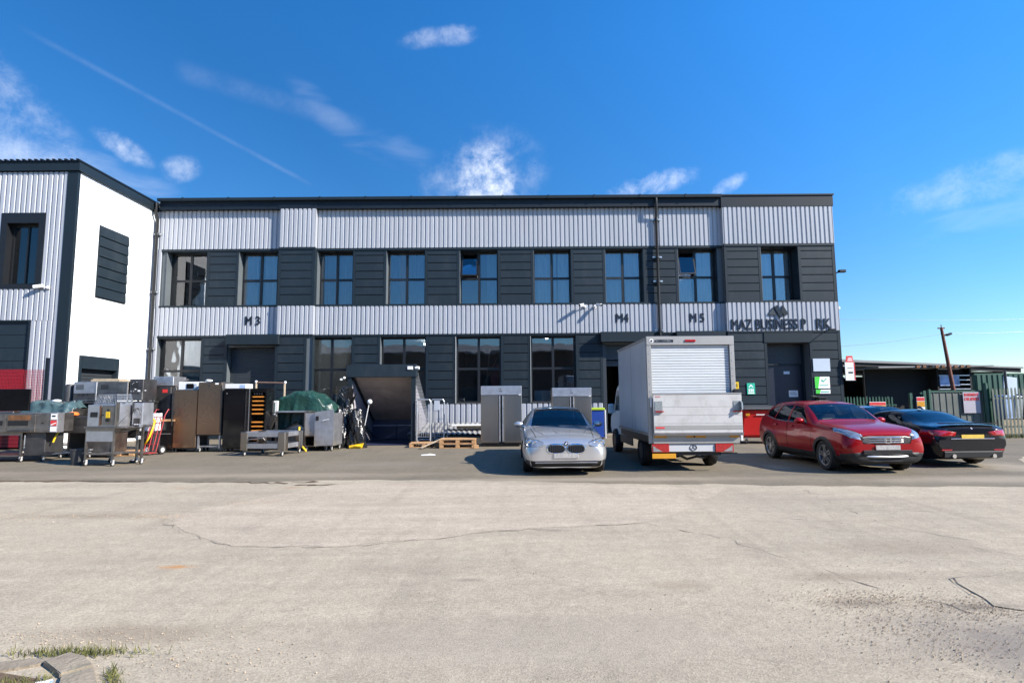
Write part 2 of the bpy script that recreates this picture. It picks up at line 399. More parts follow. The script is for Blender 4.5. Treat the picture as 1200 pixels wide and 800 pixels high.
for c in [(-2.5, 21.4, 3.9, 4.4, 0, 1.0, NZ), (-2.8, 22.0, 7.5, 5.5, 15, .28, NZ), (-7.4, 34.0, 4.6, 1.2, 10, .34, NZ), (-35.6, 20.7, 2.8, 1.2, -25, .6, NZ),
          (-31.1, 19.9, 2.1, 1.5, 15, .45, NZ), (-43.5, 20.6, 9.5, 4.2, -42, .42, NZ), (-38, 18.6, 8, 3., -8, .18, CZ), (14.6, 20.6, 5.6, 1.5, 8, .6, NZ),
          (21.5, 19.6, 2.6, 1.0, 25, .45, NZ), (40.6, 16.4, 8, 2.2, 6, .28, NZ), (44, 14, 10, 2.2, 3, .18, CZ), (-18.7, 26.5, 5.5, 1.6, -38, .10, CZ), (-12, 24, 6, 2., -15, .08, CZ),
          (-70, 22, 25, 8, 0, .6, NZ), (75, 20, 22, 6, 0, .5, CZ), (150, 30, 30, 9, 10, .8, NZ), (-140, 28, 26, 9, -10, .8, NZ)]:
    cloud(*c)
def trail(a, b, w, s):
    p, q = dirvec(*a), dirvec(*b); n = p.cross(q).normalized(); mid = (p+q).normalized(); half = p.angle(q)/2
    dd = math_n('ABSOLUTE', dot_n(n))
    mr = N('ShaderNodeMapRange'); mr.interpolation_type = 'SMOOTHSTEP'; mr.inputs[1].default_value = math.sin(R(w)); mr.inputs[2].default_value = 0
    mr.inputs[3].default_value = 0; mr.inputs[4].default_value = s; Lk(dd, mr.inputs[0])
    m2 = N('ShaderNodeMapRange'); m2.interpolation_type = 'SMOOTHSTEP'; m2.inputs[1].default_value = math.cos(half*1.02); m2.inputs[2].default_value = math.cos(half*.8)
    Lk(dot_n(mid), m2.inputs[0])
    add_mask(math_n('MULTIPLY', math_n('MULTIPLY', mr.outputs[0], m2.outputs[0]), math_n('ADD', wisp.outputs[0], .25)))
trail((-43.0, 27.4), (-19.7, 20.1), .32, .045)
trail((-32.5, 27.7), (-14.9, 25.9), 1.2, .05)
mxw = N('ShaderNodeMix'); mxw.data_type = 'RGBA'; mxw.clamp_factor = True
Lk(math_n('MINIMUM', total, .93), mxw.inputs['Factor']); Lk(gm.outputs['Result'], mxw.inputs['A']); mxw.inputs['B'].default_value = (7.6, 7.7, 7.9, 1)
Lk(mxw.outputs['Result'], bg.inputs['Color'])

SC.view_settings.view_transform = 'Standard'; SC.view_settings.look = 'None'
SC.view_settings.gamma = 1; SC.view_settings.exposure = 1.05; SC.view_settings.use_curve_mapping = False
SC.render.engine = 'CYCLES'
try:
    SC.cycles.use_denoising = True; SC.cycles.max_bounces = 8; SC.cycles.transparent_max_bounces = 12
    SC.cycles.caustics_reflective = False; SC.cycles.caustics_refractive = False; SC.cycles.sample_clamp_indirect = 6
except Exception: pass
# ------------------------------------------------------------------ ground
def ground_mat(name, c0, c1, speck, stain, wet=None, extra=None, rough=.92, bump=.5, craze=.0):
    m, nt, p, out = _nodes(name)
    N = nt.nodes.new; Lk = nt.links.new
    tc = N('ShaderNodeTexCoord'); co = tc.outputs['Object']
    def noise(sc, det=6, ro=.6, dist=0, st=None):
        n = N('ShaderNodeTexNoise'); n.inputs['Scale'].default_value = sc; n.inputs['Detail'].default_value = det
        n.inputs['Roughness'].default_value = ro; n.inputs['Distortion'].default_value = dist
        if st:
            mp = N('ShaderNodeMapping'); mp.inputs['Scale'].default_value = st; Lk(co, mp.inputs['Vector']); Lk(mp.outputs[0], n.inputs['Vector'])
        else: Lk(co, n.inputs['Vector'])
        return n.outputs['Fac']
    def rng(v, a, b, lo=0., hi=1., smooth=False):
        r = N('ShaderNodeMapRange'); r.inputs[1].default_value = a; r.inputs[2].default_value = b
        r.inputs[3].default_value = lo; r.inputs[4].default_value = hi
        if smooth: r.interpolation_type = 'SMOOTHSTEP'
        Lk(v, r.inputs[0]); return r.outputs[0]
    def mixc(f, a, b, mode='MIX'):
        x = N('ShaderNodeMix'); x.data_type = 'RGBA'; x.blend_type = mode
        if isinstance(f, float): x.inputs['Factor'].default_value = f
        else: Lk(f, x.inputs['Factor'])
        for k, v in (('A', a), ('B', b)):
            if isinstance(v, tuple): x.inputs[k].default_value = (*v, 1)
            else: Lk(v, x.inputs[k])
        return x.outputs['Result']
    def mul(a, b):
        n = N('ShaderNodeMath'); n.operation = 'MULTIPLY'
        for i, v in enumerate((a, b)):
            if isinstance(v, float): n.inputs[i].default_value = v
            else: Lk(v, n.inputs[i])
        return n.outputs[0]
    col = mixc(rng(noise(.35, 7, .65, .4), .36, .64), c0, c1)
    col = mixc(mul(rng(noise(1.7, 8, .7, .8, (.6, 1.4, 1)), .5, .72), .55), col, stain)
    sp = noise(75, 3, .75)
    col = mixc(mul(rng(sp, .56, .72), .6), col, speck)
    sp2 = noise(38, 4, .8)
    col = mixc(mul(rng(sp2, .6, .78), .5), col, tuple(min(1, c*1.5) for c in c1))
    # individual aggregate stones
    v = N('ShaderNodeTexVoronoi'); v.inputs['Scale'].default_value = 48; Lk(co, v.inputs['Vector'])
    patchy = rng(noise(.8, 5, .7), .5, .68)
    stones = mul(rng(v.outputs['Distance'], .24, .12), patchy)
    hsv = N('ShaderNodeSeparateColor'); Lk(v.outputs['Color'], hsv.inputs[0])
    col = mixc(mul(stones, rng(hsv.outputs[0], .35, .9)), col, tuple(c*.45 for c in c0))
    # fine grit, dusty mottling and long smears left by tyres
    g1 = N('ShaderNodeTexVoronoi'); g1.inputs['Scale'].default_value = 85; Lk(co, g1.inputs['Vector'])
    gsep = N('ShaderNodeSeparateColor'); Lk(g1.outputs['Color'], gsep.inputs[0])
    grit = rng(gsep.outputs[0], 0, 1, .80, 1.16)
    mott = rng(noise(7, 9, .78, .3), .3, .7, .86, 1.13)
    smear = rng(noise(1, 7, .65, .3, (.22, 2.2, 1)), .35, .68, 1.05, .90)
    smear2 = rng(noise(1.3, 6, .6, .8, (1.6, .16, 1)), .5, .72, 1.0, .88)
    fac = mul(mul(grit, mott), mul(smear, smear2))
    fc = N('ShaderNodeCombineColor')
    for kk in range(3): Lk(fac, fc.inputs[kk])
    col = mixc(1.0, col, fc.outputs[0], 'MULTIPLY')
    # hairline crazing, present only in patches
    vo = N('ShaderNodeTexVoronoi'); vo.feature = 'DISTANCE_TO_EDGE'; vo.inputs['Scale'].default_value = .9
    wv = N('ShaderNodeTexNoise'); wv.inputs['Scale'].default_value = 2.2; wv.inputs['Detail'].default_value = 6; Lk(co, wv.inputs['Vector'])
    vm = N('ShaderNodeVectorMath'); vm.operation = 'MULTIPLY_ADD'; Lk(wv.outputs['Color'], vm.inputs[0])
    vm.inputs[1].default_value = (.55, .55, 0); Lk(co, vm.inputs[2]); Lk(vm.outputs[0], vo.inputs['Vector'])
    cr = mul(rng(vo.outputs['Distance'], .012, .003), rng(noise(.28, 3, .5), .47, .6))
    if craze: col = mixc(mul(cr, craze), col, tuple(c*.3 for c in c0))
    for (x, y, rx, ry, c, s) in (extra or []):
        mp = N('ShaderNodeMapping'); mp.vector_type = 'POINT'
        mp.inputs['Scale'].default_value = (1/rx, 1/ry, 0); mp.inputs['Location'].default_value = (-x/rx, -y/ry, 0)
        Lk(co, mp.inputs['Vector'])
        ln = N('ShaderNodeVectorMath'); ln.operation = 'LENGTH'; Lk(mp.outputs[0], ln.inputs[0])
        nn = noise(6/max(rx, ry)/2, 6, .7)
        ad = N('ShaderNodeMath'); ad.operation = 'MULTIPLY_ADD'; Lk(nn, ad.inputs[0]); ad.inputs[1].default_value = 1.1; Lk(ln.outputs['Value'], ad.inputs[2])
        col = mixc(mul(rng(ad.outputs[0], 1.45, .6, smooth=True), s), col, c)
    Lk(col, p.inputs['Base Color']); p.inputs['Roughness'].default_value = rough
    p.inputs['Specular IOR Level'].default_value = .25
    hsum = N('ShaderNodeMath'); hsum.operation = 'ADD'; Lk(sp, hsum.inputs[0]); Lk(mul(stones, .8), hsum.inputs[1])
    h2 = N('ShaderNodeMath'); h2.operation = 'SUBTRACT'; Lk(hsum.outputs[0], h2.inputs[0]); Lk(mul(cr, craze+.01), h2.inputs[1])
    b = N('ShaderNodeBump'); b.inputs['Strength'].default_value = bump; b.inputs['Distance'].default_value = .012
    Lk(h2.outputs[0], b.inputs['Height']); Lk(b.outputs[0], p.inputs['Normal'])
    return m
rust = (.42, .20, .06); brown = (.20, .15, .10)
M['yard'] = ground_mat('pale_worn_concrete', (.425, .358, .262), (.362, .31, .232), (.12, .097, .072), (.315, .26, .195), craze=.18,
                       extra=[(-3.35, 5.77, .28, .11, rust, .75), (-4.15, 10.8, .45, .09, rust, .55), (-6.3, 10.9, .5, .1, rust, .35),
                              (1.45, 5.1, .5, .25, brown, .35), (3.3, 3.9, 1.1, .95, (.20, .172, .145), .85), (2.75, 4.65, .55, .16, (.17, .14, .11), .7), (3.6, 4.55, .5, .12, (.15, .125, .1), .7), (3.9, 3.2, 1.2, .6, (.2, .175, .15), .8), (3.0, 5.3, .9, .18, brown, .4), (-6.2, 8.3, 1.9, .28, brown, .45),
                              (-2.7, 4.15, 1.2, .32, brown, .45), (4.2, 6.3, 1.6, .6, brown, .25), (1.0, 8.8, 3.5, .7, (.43, .35, .27), .5), (-1.5, 9.4, 4, .9, (.42, .345, .265), .5), (.5, 7.2, .35, .12, (.13, .11, .09), .5), (-1.8, 8.0, .25, .1, (.13, .11, .09), .45), (2.2, 9.6, .5, .14, (.14, .12, .1), .4), (-7.5, 9.8, 1.2, .3, (.24, .2, .155), .5), (.3, 4.0, 3.5, .8, (.30, .255, .2), .45), (-.4, 5.3, .22, .09, (.17, .14, .11), .6), (5.5, 9.2, 2.2, .35, (.25, .21, .165), .45)])
M['tarmac'] = ground_mat('worn_grey_tarmac', (.20, .168, .12), (.165, .142, .106), (.075, .064, .05), (.245, .203, .145), craze=.3,
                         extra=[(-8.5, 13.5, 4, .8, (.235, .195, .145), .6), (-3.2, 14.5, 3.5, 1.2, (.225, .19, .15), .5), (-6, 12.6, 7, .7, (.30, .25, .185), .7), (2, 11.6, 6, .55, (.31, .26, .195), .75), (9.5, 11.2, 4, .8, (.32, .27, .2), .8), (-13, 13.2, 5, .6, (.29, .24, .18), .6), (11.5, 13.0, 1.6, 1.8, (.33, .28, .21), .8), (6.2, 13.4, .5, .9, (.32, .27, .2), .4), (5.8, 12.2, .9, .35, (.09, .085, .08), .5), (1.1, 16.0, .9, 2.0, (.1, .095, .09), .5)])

def sheet(name, poly, z, mat, jit=0, step=.5):
    """flat ground sheet with a slightly ragged outline"""
    pts = []; w = 0
    for i, (x, y) in enumerate(poly):
        x2, y2 = poly[(i+1) % len(poly)]
        d = math.hypot(x2-x, y2-y); n = max(1, int(d/step)) if jit else 1
        for k in range(n):
            t = k/n; w = .6*w + random.uniform(-jit, jit) if k else 0     # wander sideways only, so the outline never crosses itself
            pts.append((x+(x2-x)*t - (y2-y)/d*w, y+(y2-y)*t + (x2-x)/d*w))
    mb = MB(); vs = [mb.bm.verts.new((x, y, z)) for x, y in pts]; f = mb.bm.faces.new(vs); f.normal_update()
    if f.normal.z < 0: f.normal_flip()
    bmesh.ops.triangulate(mb.bm, faces=mb.bm.faces[:])
    return structure(mb.build(name, mat, recalc=False))
sheet('ground', [(-700, -700), (700, -700), (700, 900), (-700, 900)], -.012, 'earth')
sheet('tarmac_yard', [(-40, 9), (24, 9), (24, 26.5), (-40, 26.5)], -.004, 'tarmac')
sheet('concrete_yard', [(-40, -40), (40, -40), (40, 15.0), (22, 16.8), (14.5, 16.2), (12.6, 14.2), (11.6, 11.9), (9.8, 10.2), (7.7, 10.35), (4.5, 10.7), (1.6, 11.07),
                        (-1, 11.55), (-3.6, 11.75), (-5, 11.5), (-11.4, 11.95), (-16, 12.3), (-40, 13.4)], .000, 'yard', .07, .2)
random.seed(21)
def ribbon(name, pts, w, mat, z=.004, jit=.05, seg=.12):
    mb = MB(); P = []
    for (x, y), (x2, y2) in zip(pts, pts[1:]):
        n = max(2, int(math.hypot(x2-x, y2-y)/seg))
        P += [(x+(x2-x)*k/n+random.uniform(-jit, jit), y+(y2-y)*k/n+random.uniform(-jit, jit)) for k in range(n)]
    P.append(pts[-1]); prev = None
    for i, (x, y) in enumerate(P):
        dx, dy = P[min(i+1, len(P)-1)][0]-P[max(i-1, 0)][0], P[min(i+1, len(P)-1)][1]-P[max(i-1, 0)][1]
        l = math.hypot(dx, dy) or 1; ww = w*random.choice((0, 0, .15, .3, .55, .2))*random.uniform(.5, 1.2)*(.1 if i in (0, len(P)-1) else 1)
        a = mb.bm.verts.new((x-dy/l*ww, y+dx/l*ww, z)); c = mb.bm.verts.new((x+dy/l*ww, y-dx/l*ww, z))
        if prev: mb.bm.faces.new((prev[0], prev[1], c, a))
        prev = (a, c)
    bmesh.ops.recalc_face_normals(mb.bm, faces=mb.bm.faces[:])
    if mb.bm.faces[:] and sum(f.normal.z for f in mb.bm.faces) < 0: bmesh.ops.reverse_faces(mb.bm, faces=mb.bm.faces[:])
    return structure(mb.build(name, mat, recalc=False))
for pts, w in [([(1.71, 7.55), (2.4, 6.84), (2.87, 5.64)], .016), ([(5.13, 10.3), (4.9, 9.0), (4.72, 7.3), (5.2, 6.5)], .016), ([(-5.12, 8.23), (-4.1, 7.2), (-3.17, 6.5), (-1.92, 6.47), (-1.02, 6.78), (-.2, 7.2), (1.71, 7.55)], .02),
               ([(2.87, 5.64), (3.1, 5.0), (3.5, 4.4)], .016), ([(5.6, 8.2), (6.6, 7.9), (7.6, 7.2)], .014), ([(3.6, 7.9), (4.4, 7.4)], .014), ([(4.0, 6.9), (5.0, 6.2), (5.4, 5.6)], .016),
               ([(-5.1, 8.2), (-3.6, 9.6), (-2.2, 11.3)], .016)]:
    ribbon('ground_crack', pts, w, 'crack')
ribbon('damp_strip', [(-15.5, 12.30), (-11, 12.04), (-8, 11.78), (-6.2, 11.62), (-5.3, 11.50)], .14, 'mud', .005, .04, .15)
ribbon('damp_strip', [(-5.5, 11.55), (-4.9, 11.42), (-4.3, 11.38), (-3.9, 11.55)], .24, 'mud', .006, .10, .12)
ribbon('damp_strip', [(-4.2, 11.12), (-3.75, 11.05), (-3.4, 11.2)], .15, 'mud', .006, .07, .10)
ribbon('damp_strip', [(-24, 12.75), (-18, 12.40), (-13, 12.12), (-10.0, 11.95), (-8.5, 11.85)], .30, 'mud', .0055, .06, .2)
M['yard2'] = ground_mat('repaired_concrete', (.465, .385, .29), (.40, .335, .255), (.14, .115, .085), (.35, .29, .22), craze=.12, extra=[(-2.2, 9.0, 2.2, .25, (.30, .25, .19), .5), (1.2, 9.6, 1.8, .2, (.30, .25, .19), .4)])
sheet('repaired_concrete', [(-5.0, 8.25), (-4.1, 7.25), (-3.17, 6.55), (-1.92, 6.5), (-1.02, 6.8), (-.2, 7.22), (.9, 7.45), (1.7, 7.6), (2.4, 8.3), (3.2, 9.4), (3.9, 10.35), (1.6, 10.85), (-1, 11.3), (-3.0, 11.4), (-3.9, 10.4)], .0022, 'yard2', .05, .2)
sheet('old_concrete_slab', [(3.72, 4.55), (3.95, 5.25), (5.4, 5.35), (5.4, 4.3), (4.2, 4.32)], .008, 'yard', .03, .15)
ribbon('ground_crack', [(3.72, 4.5), (3.9, 4.38), (4.25, 4.3), (5.3, 4.26)], .016, 'crack', .0125, .015)
ribbon('ground_crack', [(3.72, 4.6), (3.9, 5.2), (4.6, 5.36), (5.3, 5.4)], .014, 'crack', .0125, .03)

# loose grit: far too many to count
def scatter(name, spots, n, s0, s1, mat, label):
    mb = MB()
    for _ in range(n):
        x, y, rx, ry = random.choice(spots)
        px, py = random.gauss(x, rx), random.gauss(y, ry)
        s = random.uniform(s0, s1)*random.choice((1, 1, 1, 1.6))
        vs = [mb.bm.verts.new((px+s*math.cos(t+random.uniform(-.4, .4))*random.uniform(.6, 1), py+s*math.sin(t+random.uniform(-.4, .4))*random.uniform(.6, 1), .004)) for t in (0, 1.25, 2.5, 3.8, 5.0)]
        top = [mb.bm.verts.new((v.co.x*.45+px*.55+random.uniform(-.1, .1)*s, v.co.y*.45+py*.55, .004+s*random.uniform(.4, .9))) for v in vs]
        for i in range(5): mb.bm.faces.new((vs[i], vs[(i+1) % 5], top[(i+1) % 5], top[i]))
        mb.bm.faces.new(top)
    return tag(mb.build(name, mat), label, 'gravel', kind='stuff')
scatter('gravel', [(3.2, 3.9, .45, .5), (2.9, 4.75, .35, .12), (3.6, 4.5, .3, .15), (2.7, 4.2, .3, .35), (4.0, 3.4, .6, .5)], 6500, .0014, .0055, 'stone', 'loose grit broken out of the tarmac beside the pale slab')
scatter('gravel', [(-6.5, 8.25, 1.2, .12), (-5.0, 8.2, .25, .1), (-4.2, 9.3, .4, .2), (-7.8, 8.2, .8, .2)], 1200, .002, .008, 'stone', 'line of loose grit along the crack in the middle of the yard')
scatter('gravel', [(-2.4, 4.0, .5, .18), (-1.9, 3.75, .4, .15), (-3.2, 4.1, .4, .12)], 900, .0018, .006, 'stone', 'loose grit gathered round the end of the kerb')
scatter('gravel', [(0, 5, 3.5, 2.2), (4, 7, 2.2, 1.5), (-3, 7, 3, 2), (3, 5.4, 1.2, .6), (5.5, 8.2, 1.5, .8)], 2200, .0015, .0055, 'stone', 'small stones scattered across the open concrete yard')

# kerb and verge by the camera
t = thing('kerb_edging', (-2.9, 3.7, 0), 'worn concrete kerb edging curving out of the grass near the camera', 'kerb'); t.scale = (.78, .78, 1)
for pts, h in [([(.05, .13), (.22, .07), (.42, -.10), (.27, -.24), (.14, -.14), (-.04, -.02)], .035), ([(.43, -.115), (.80, -.55), (1.15, -1.1), (.92, -1.2), (.6, -.72), (.29, -.26)], .032),
               ([(-.75, -.05), (-.15, .10), (.02, .10), (-.08, -.03), (-.5, -.24), (-.9, -.30)], .014)]:
    mb = MB(); mb.prism(pts, 'z', -.05, h); bmesh.ops.bevel(mb.bm, geom=mb.bm.edges[:], offset=.006, segments=2, affect='EDGES')
    mb.build('kerb_stone', 'concrete', t)
sheet('verge', [(-4.6, 3.3), (-3.6, 3.44), (-3.1, 3.58), (-2.8, 3.5), (-2.45, 3.1), (-2.0, 2.4), (-4.6, 2.0)], .012, 'mud', .03, .2)
mb = MB()
for _ in range(3600):
    k = random.random()
    if k < .72: x, y = random.uniform(-3.5, -2.3), random.uniform(3.2, 3.62)
    elif k < .86: tt = random.random(); x, y = -2.46+tt*.75+random.gauss(0, .02), 3.62-tt*1.0+random.gauss(0, .025)
    else: x, y = random.gauss(-2.85, .2), random.gauss(3.84, .03)
    if k < .72 and (y > 3.5-(x+2.75)*1.35 if x > -2.75 else y > 3.28+(x+3.9)*.22): continue
    h = random.uniform(.015, .05)*(1.3 if k > .72 else 1); a = random.uniform(0, 2*PI); w = .0035
    bx, by = random.gauss(0, .018), random.gauss(0, .018)
    p = [mb.bm.verts.new((x+w*math.cos(a), y+w*math.sin(a), .005)), mb.bm.verts.new((x-w*math.cos(a), y-w*math.sin(a), .005)), mb.bm.verts.new((x+bx, y+by, .005+h))]
    mb.bm.faces.new(p)
tag(mb.build('grass', 'grass', recalc=False), 'short patchy grass and moss growing behind the kerb', 'grass', kind='stuff')
mb = MB(); mb.box(-.045, .045, -.02, .02, 0, .008, .003); mb.box(-.03, .03, -.01, .01, .0085, .012, .001, 1); mb.box(-.04, .04, .013, .018, .0085, .012, 0, 1)
tag(mb.build('crushed_packet', ['bluevar', 'whitep'], loc=(-2.72, 3.43, .014), rz=24), 'crushed blue and white packet lying in the grass by the kerb', 'litter')
mb = MB(); mb.grid(7, 5, lambda u, v: ((u-.5)*.42, (v-.5)*.3, .006+.035*abs(math.sin(5*u+2*v))*(1-abs(2*u-1))*(1-abs(2*v-1))*2))
tag(mb.build('plastic_sheet_scrap', 'whitep', loc=(-2.49, 16.83, .0), rz=8, smooth=True), 'crumpled white scrap of sheeting lying on the tarmac before the pallets', 'litter')

# ------------------------------------------------------------------ main building
YF = 24.5
B = thing('business_unit_building', (0, YF, 0), 'long two storey business unit with ribbed silver bands and dark grey panels', 'building')
XL, XR = -15.88, 14.2
UP = [(-15.3, -13.5), (-12.1, -10.36), (-8.62, -7.02), (-5.55, -3.83), (-2.3, -.6), (.98, 2.64), (4.15, 5.84), (7.38, 9.12), (10.95, 12.6)]
LO = [(-15.55, -13.58), (-8.9, -7.0), (-5.77, -3.76), (-2.46, -.48), (.81, 2.79)]
DOORS = [(-12.45, -10.36), (3.95, 5.95), (7.2, 9.1), (11.02, 12.87)]
PROUD = [(-10.24, -8.65), (9.36, XR)]
PD = .24
def proud(x): return any(a-.01 <= x <= b+.01 for a, b in PROUD)
Z = dict(roof=10.5, f0=10.07, u1=8.33, u0=5.72, l1=4.47, l0=1.42, s0=.55)
def split(x0, x1, cuts):
    xs = [x0] + sorted(c for c in cuts if x0 < c < x1) + [x1]
    return list(zip(xs, xs[1:]))
# ribbed bands
def corr(mb, x0, x1, z0, z1, d, pitch=.2, dep=.042, axis='x'):
    n = max(1, round((x1-x0)/pitch)); p = (x1-x0)/n; prof = []
    for i in range(n):
        b = x0+i*p
        prof += [(b, 0), (b+.16*p, 0), (b+.28*p, -dep), (b+.88*p, -dep)]
    prof.append((x1, 0)); prev = None
    for u, w in prof:
        a, c = ((u, d+w, z0), (u, d+w, z1)) if axis == 'x' else ((d+w, u, z0), (d+w, u, z1))
        v = (mb.bm.verts.new(a), mb.bm.verts.new(c))
        if prev: mb.bm.faces.new((prev[0], v[0], v[1], prev[1]))
        prev = v
mb = MB()
segs = split(XL, XR, [c for p in PROUD for c in p])
for x0, x1 in segs:
    d = -PD if proud((x0+x1)/2) else 0
    corr(mb, x0, x1, Z['u1'], Z['f0'], d); corr(mb, x0, x1, Z['l1'], Z['u0'], d)
mb.build('ribbed_cladding', 'clad', B, recalc=False)
mb = MB(); corr(mb, -3.7, 3.9, Z['s0'], Z['l0'], -.02, .24, .05)
mb.build('ribbed_skirting', 'clad', B, recalc=False)
# solid core with openings, proud bays, plinth
mb = MB()
def rows(opens, z0, z1, o0, o1, mbx, d0, d1):
    cuts = sorted(opens); x = XL
    for a, b in cuts:
        mbx.box(x, a, d0, d1, z0, z1); mbx.box(a, b, d0, d1, o1, z1)
        if o0 > z0: mbx.box(a, b, d0, d1, z0, o0)
        x = b
    mbx.box(x, XR, d0, d1, z0, z1)
mb.box(XL, XR, .06, .5, Z['u1'], 10.4); mb.box(XL, XR, .06, .5, Z['l1'], Z['u0'])
rows(UP, Z['u0'], Z['u1'], 5.80, 8.22, mb, .06, .5)
allo = sorted(LO + DOORS)
x = XL
for a, b in allo:
    mb.box(x, a, .06, .5, 0, Z['l1'])
    isd = (a, b) in DOORS
    mb.box(a, b, .06, .5, 4.36 if not isd else 3.95, Z['l1'])
    if not isd: mb.box(a, b, .06, .5, 0, 1.46)
    x = b
mb.box(x, XR, .06, .5, 0, Z['l1'])
mb.box(-10.24, -8.65, -PD+.045, .06, 0, 10.4)
for a, b, z0, z1 in [(9.36, 10.95, 0, 10.4), (12.87, XR, 0, 5.72), (12.6, XR, 5.72, 10.4), (10.95, 12.6, 8.22, 10.4), (10.95, 12.87, 4.0, 5.80), (10.95, 11.02, 0, 4.0)]:
    mb.box(a, b, -PD+.045, .06, z0, z1)
mb.box(XL, XL+.5, .5, 12, 0, 10.4); mb.box(XR-.5, XR-.001, .5, 12, 0, 10.4); mb.box(XL, XR, 12, 12.4, 0, 10.4)
mb.build('wall', 'reveal', B)
mb = MB()
for a, b in split(XL, XR, [x for d in DOORS for x in d]+[9.36]):
    if (a, b) in DOORS: continue
    mb.box(a, b, -.03 if b <= 9.361 else -PD-.01, .055, 0, .545 if -3.7 < (a+b)/2 < 3.9 else .3)
mb.build('plinth', 'greyt', B)
# dark panel bands: planks between trims
def pier(mbp, mbt, x0, x1, z0, z1, d, joints, tl=.11, tr=.11):
    mbt.box(x0, x0+tl, d-.008, d+.055, z0, z1); mbt.box(x1-tr, x1, d-.008, d+.055, z0, z1)
    zs = [z0]+[j for j in joints if z0 < j < z1]+[z1]
    mbp.box(x0+tl, x1-tr, d+.022, d+.055, z0, z1, m=1)
    for a, b in zip(zs, zs[1:]):
        mbp.box(x0+tl+.001, x1-tr-.001, d, d+.021, a+(.017 if a > z0 else 0), b-(.017 if b < z1 else 0), .004)
mt_ = MB()
ju = [6.22+.357*i for i in range(6)]; jl = [.55+.383*i for i in range(1, 10)]
def band(opens, z0, z1, o0, o1, joints):
    x = XL+.35
    edges = []
    for a, b in sorted(opens)+[(XR, None)]:
        for s0, s1 in split(x, a, [c for p in PROUD for c in p]):
            if s1-s0 > .3: edges.append((s0, s1))
        if b: x = b
    for s0, s1 in edges:
        mp_ = MB(); pier(mp_, mt_, s0, s1, z0, z1, -PD if proud((s0+s1)/2) else 0, joints); mp_.build('dark_panel', ['grey', 'gap'], B)
band(UP, Z['u0']+.08, Z['u1']-.1, 0, 0, ju)
band(sorted(LO+DOORS), Z['l0'] if False else .55, Z['l1']-.07, 0, 0, jl)
# continuous head and cill flashings of the bands
for x0, x1 in split(XL+.35, XR, [c for p in PROUD for c in p]):
    d = -PD if proud((x0+x1)/2) else 0
    mt_.box(x0, x1, d-.035, d+.055, Z['u1']-.10, Z['u1']+.012); mt_.box(x0, x1, d-.035, d+.055, Z['u0']-.012, Z['u0']+.08)
    mt_.box(x0, x1, d-.03, d+.055, Z['l1']-.07, Z['l1']+.012)
mt_.box(-3.7, 3.9, -.045, .055, 1.40, 1.455)
mt_.build('panel_trim', 'greyt', B)
mb = MB()   # white return strip beside the neighbouring wall
corr(mb, XL, XL+.36, 0, Z['l1'], 0); corr(mb, XL, XL+.36, Z['u0'], Z['u1'], 0)
mb.build('ribbed_edge', 'clad', B, recalc=False)
# pale corners of the proud bays
mb = MB(); mb.box(-8.652, -8.63, -PD-.04, .05, Z['u1'], Z['f0']); mb.box(-8.652, -8.63, -PD-.04, .05, Z['l1'], Z['u0'])
mb.box(9.34, 9.362, -PD-.04, .05, Z['u1'], Z['f0']); mb.box(9.34, 9.362, -PD-.04, .05, Z['l1'], Z['u0']); mb.box(XR-.002, XR+.02, -PD-.04, .4, Z['u1'], Z['f0']); mb.box(XR-.002, XR+.02, -PD-.04, .4, Z['l1'], Z['u0'])
mb.build('corner_flashing', 'clad', B)
mb = MB(); mb.box(XR-.0015, XR+.022, -PD-.01, 12.4, 0, Z['l1']-.005); mb.box(XR-.0015, XR+.022, -PD-.01, 12.4, Z['u0']+.005, Z['u1']-.005)
mb.box(XR-.0015, XR+.02, .41, 12.4, Z['l1'], Z['u0']); mb.box(XR-.0015, XR+.02, .41, 12.4, Z['u1'], Z['f0']); mb.build('corner_trim', 'greyt', B)
mb = MB(); mb.box(-8.652, -8.63, -PD-.01, .05, Z['u0'], Z['u1']-.005); mb.box(-8.652, -8.63, -PD-.01, .05, 0, Z['l1']-.005)
mb.build('corner_trim', 'greyt', B)
# fascia, gutter, roof
mb = MB(); mb.box(XL+.3, 9.30, -PD-.01, .3, Z['f0']+.002, 10.44); mb.box(-10.3, -8.6, -PD-.035, -PD-.012, Z['f0']-.03, 10.40)
mb.box(9.302, XR+.06, -PD-.06, .5, Z['f0']-.06, 10.50)
mb.build('fascia', 'fascia', B)
mb = MB()
mb.prism([(-PD-.17, 10.54), (-PD-.16, 10.43), (-PD-.03, 10.43), (-PD-.03, 10.56), (-PD-.15, 10.56)], 'x', XL+.25, 9.3)
mb.box(9.2, XR+.1, -PD-.1, .1, 10.502, 10.56)
for i in range(16):
    xg = -14.5+i*2.02
    if xg < 9: mb.box(xg-.03, xg+.03, -PD-.185, -PD-.02, 10.42, 10.575)
mb.build('gutter', 'greyt', B)
mb = MB(); mb.box(XL, XR+.05, .0, 12.5, 10.445, 10.50); mb.build('roof', 'shedroof', B)
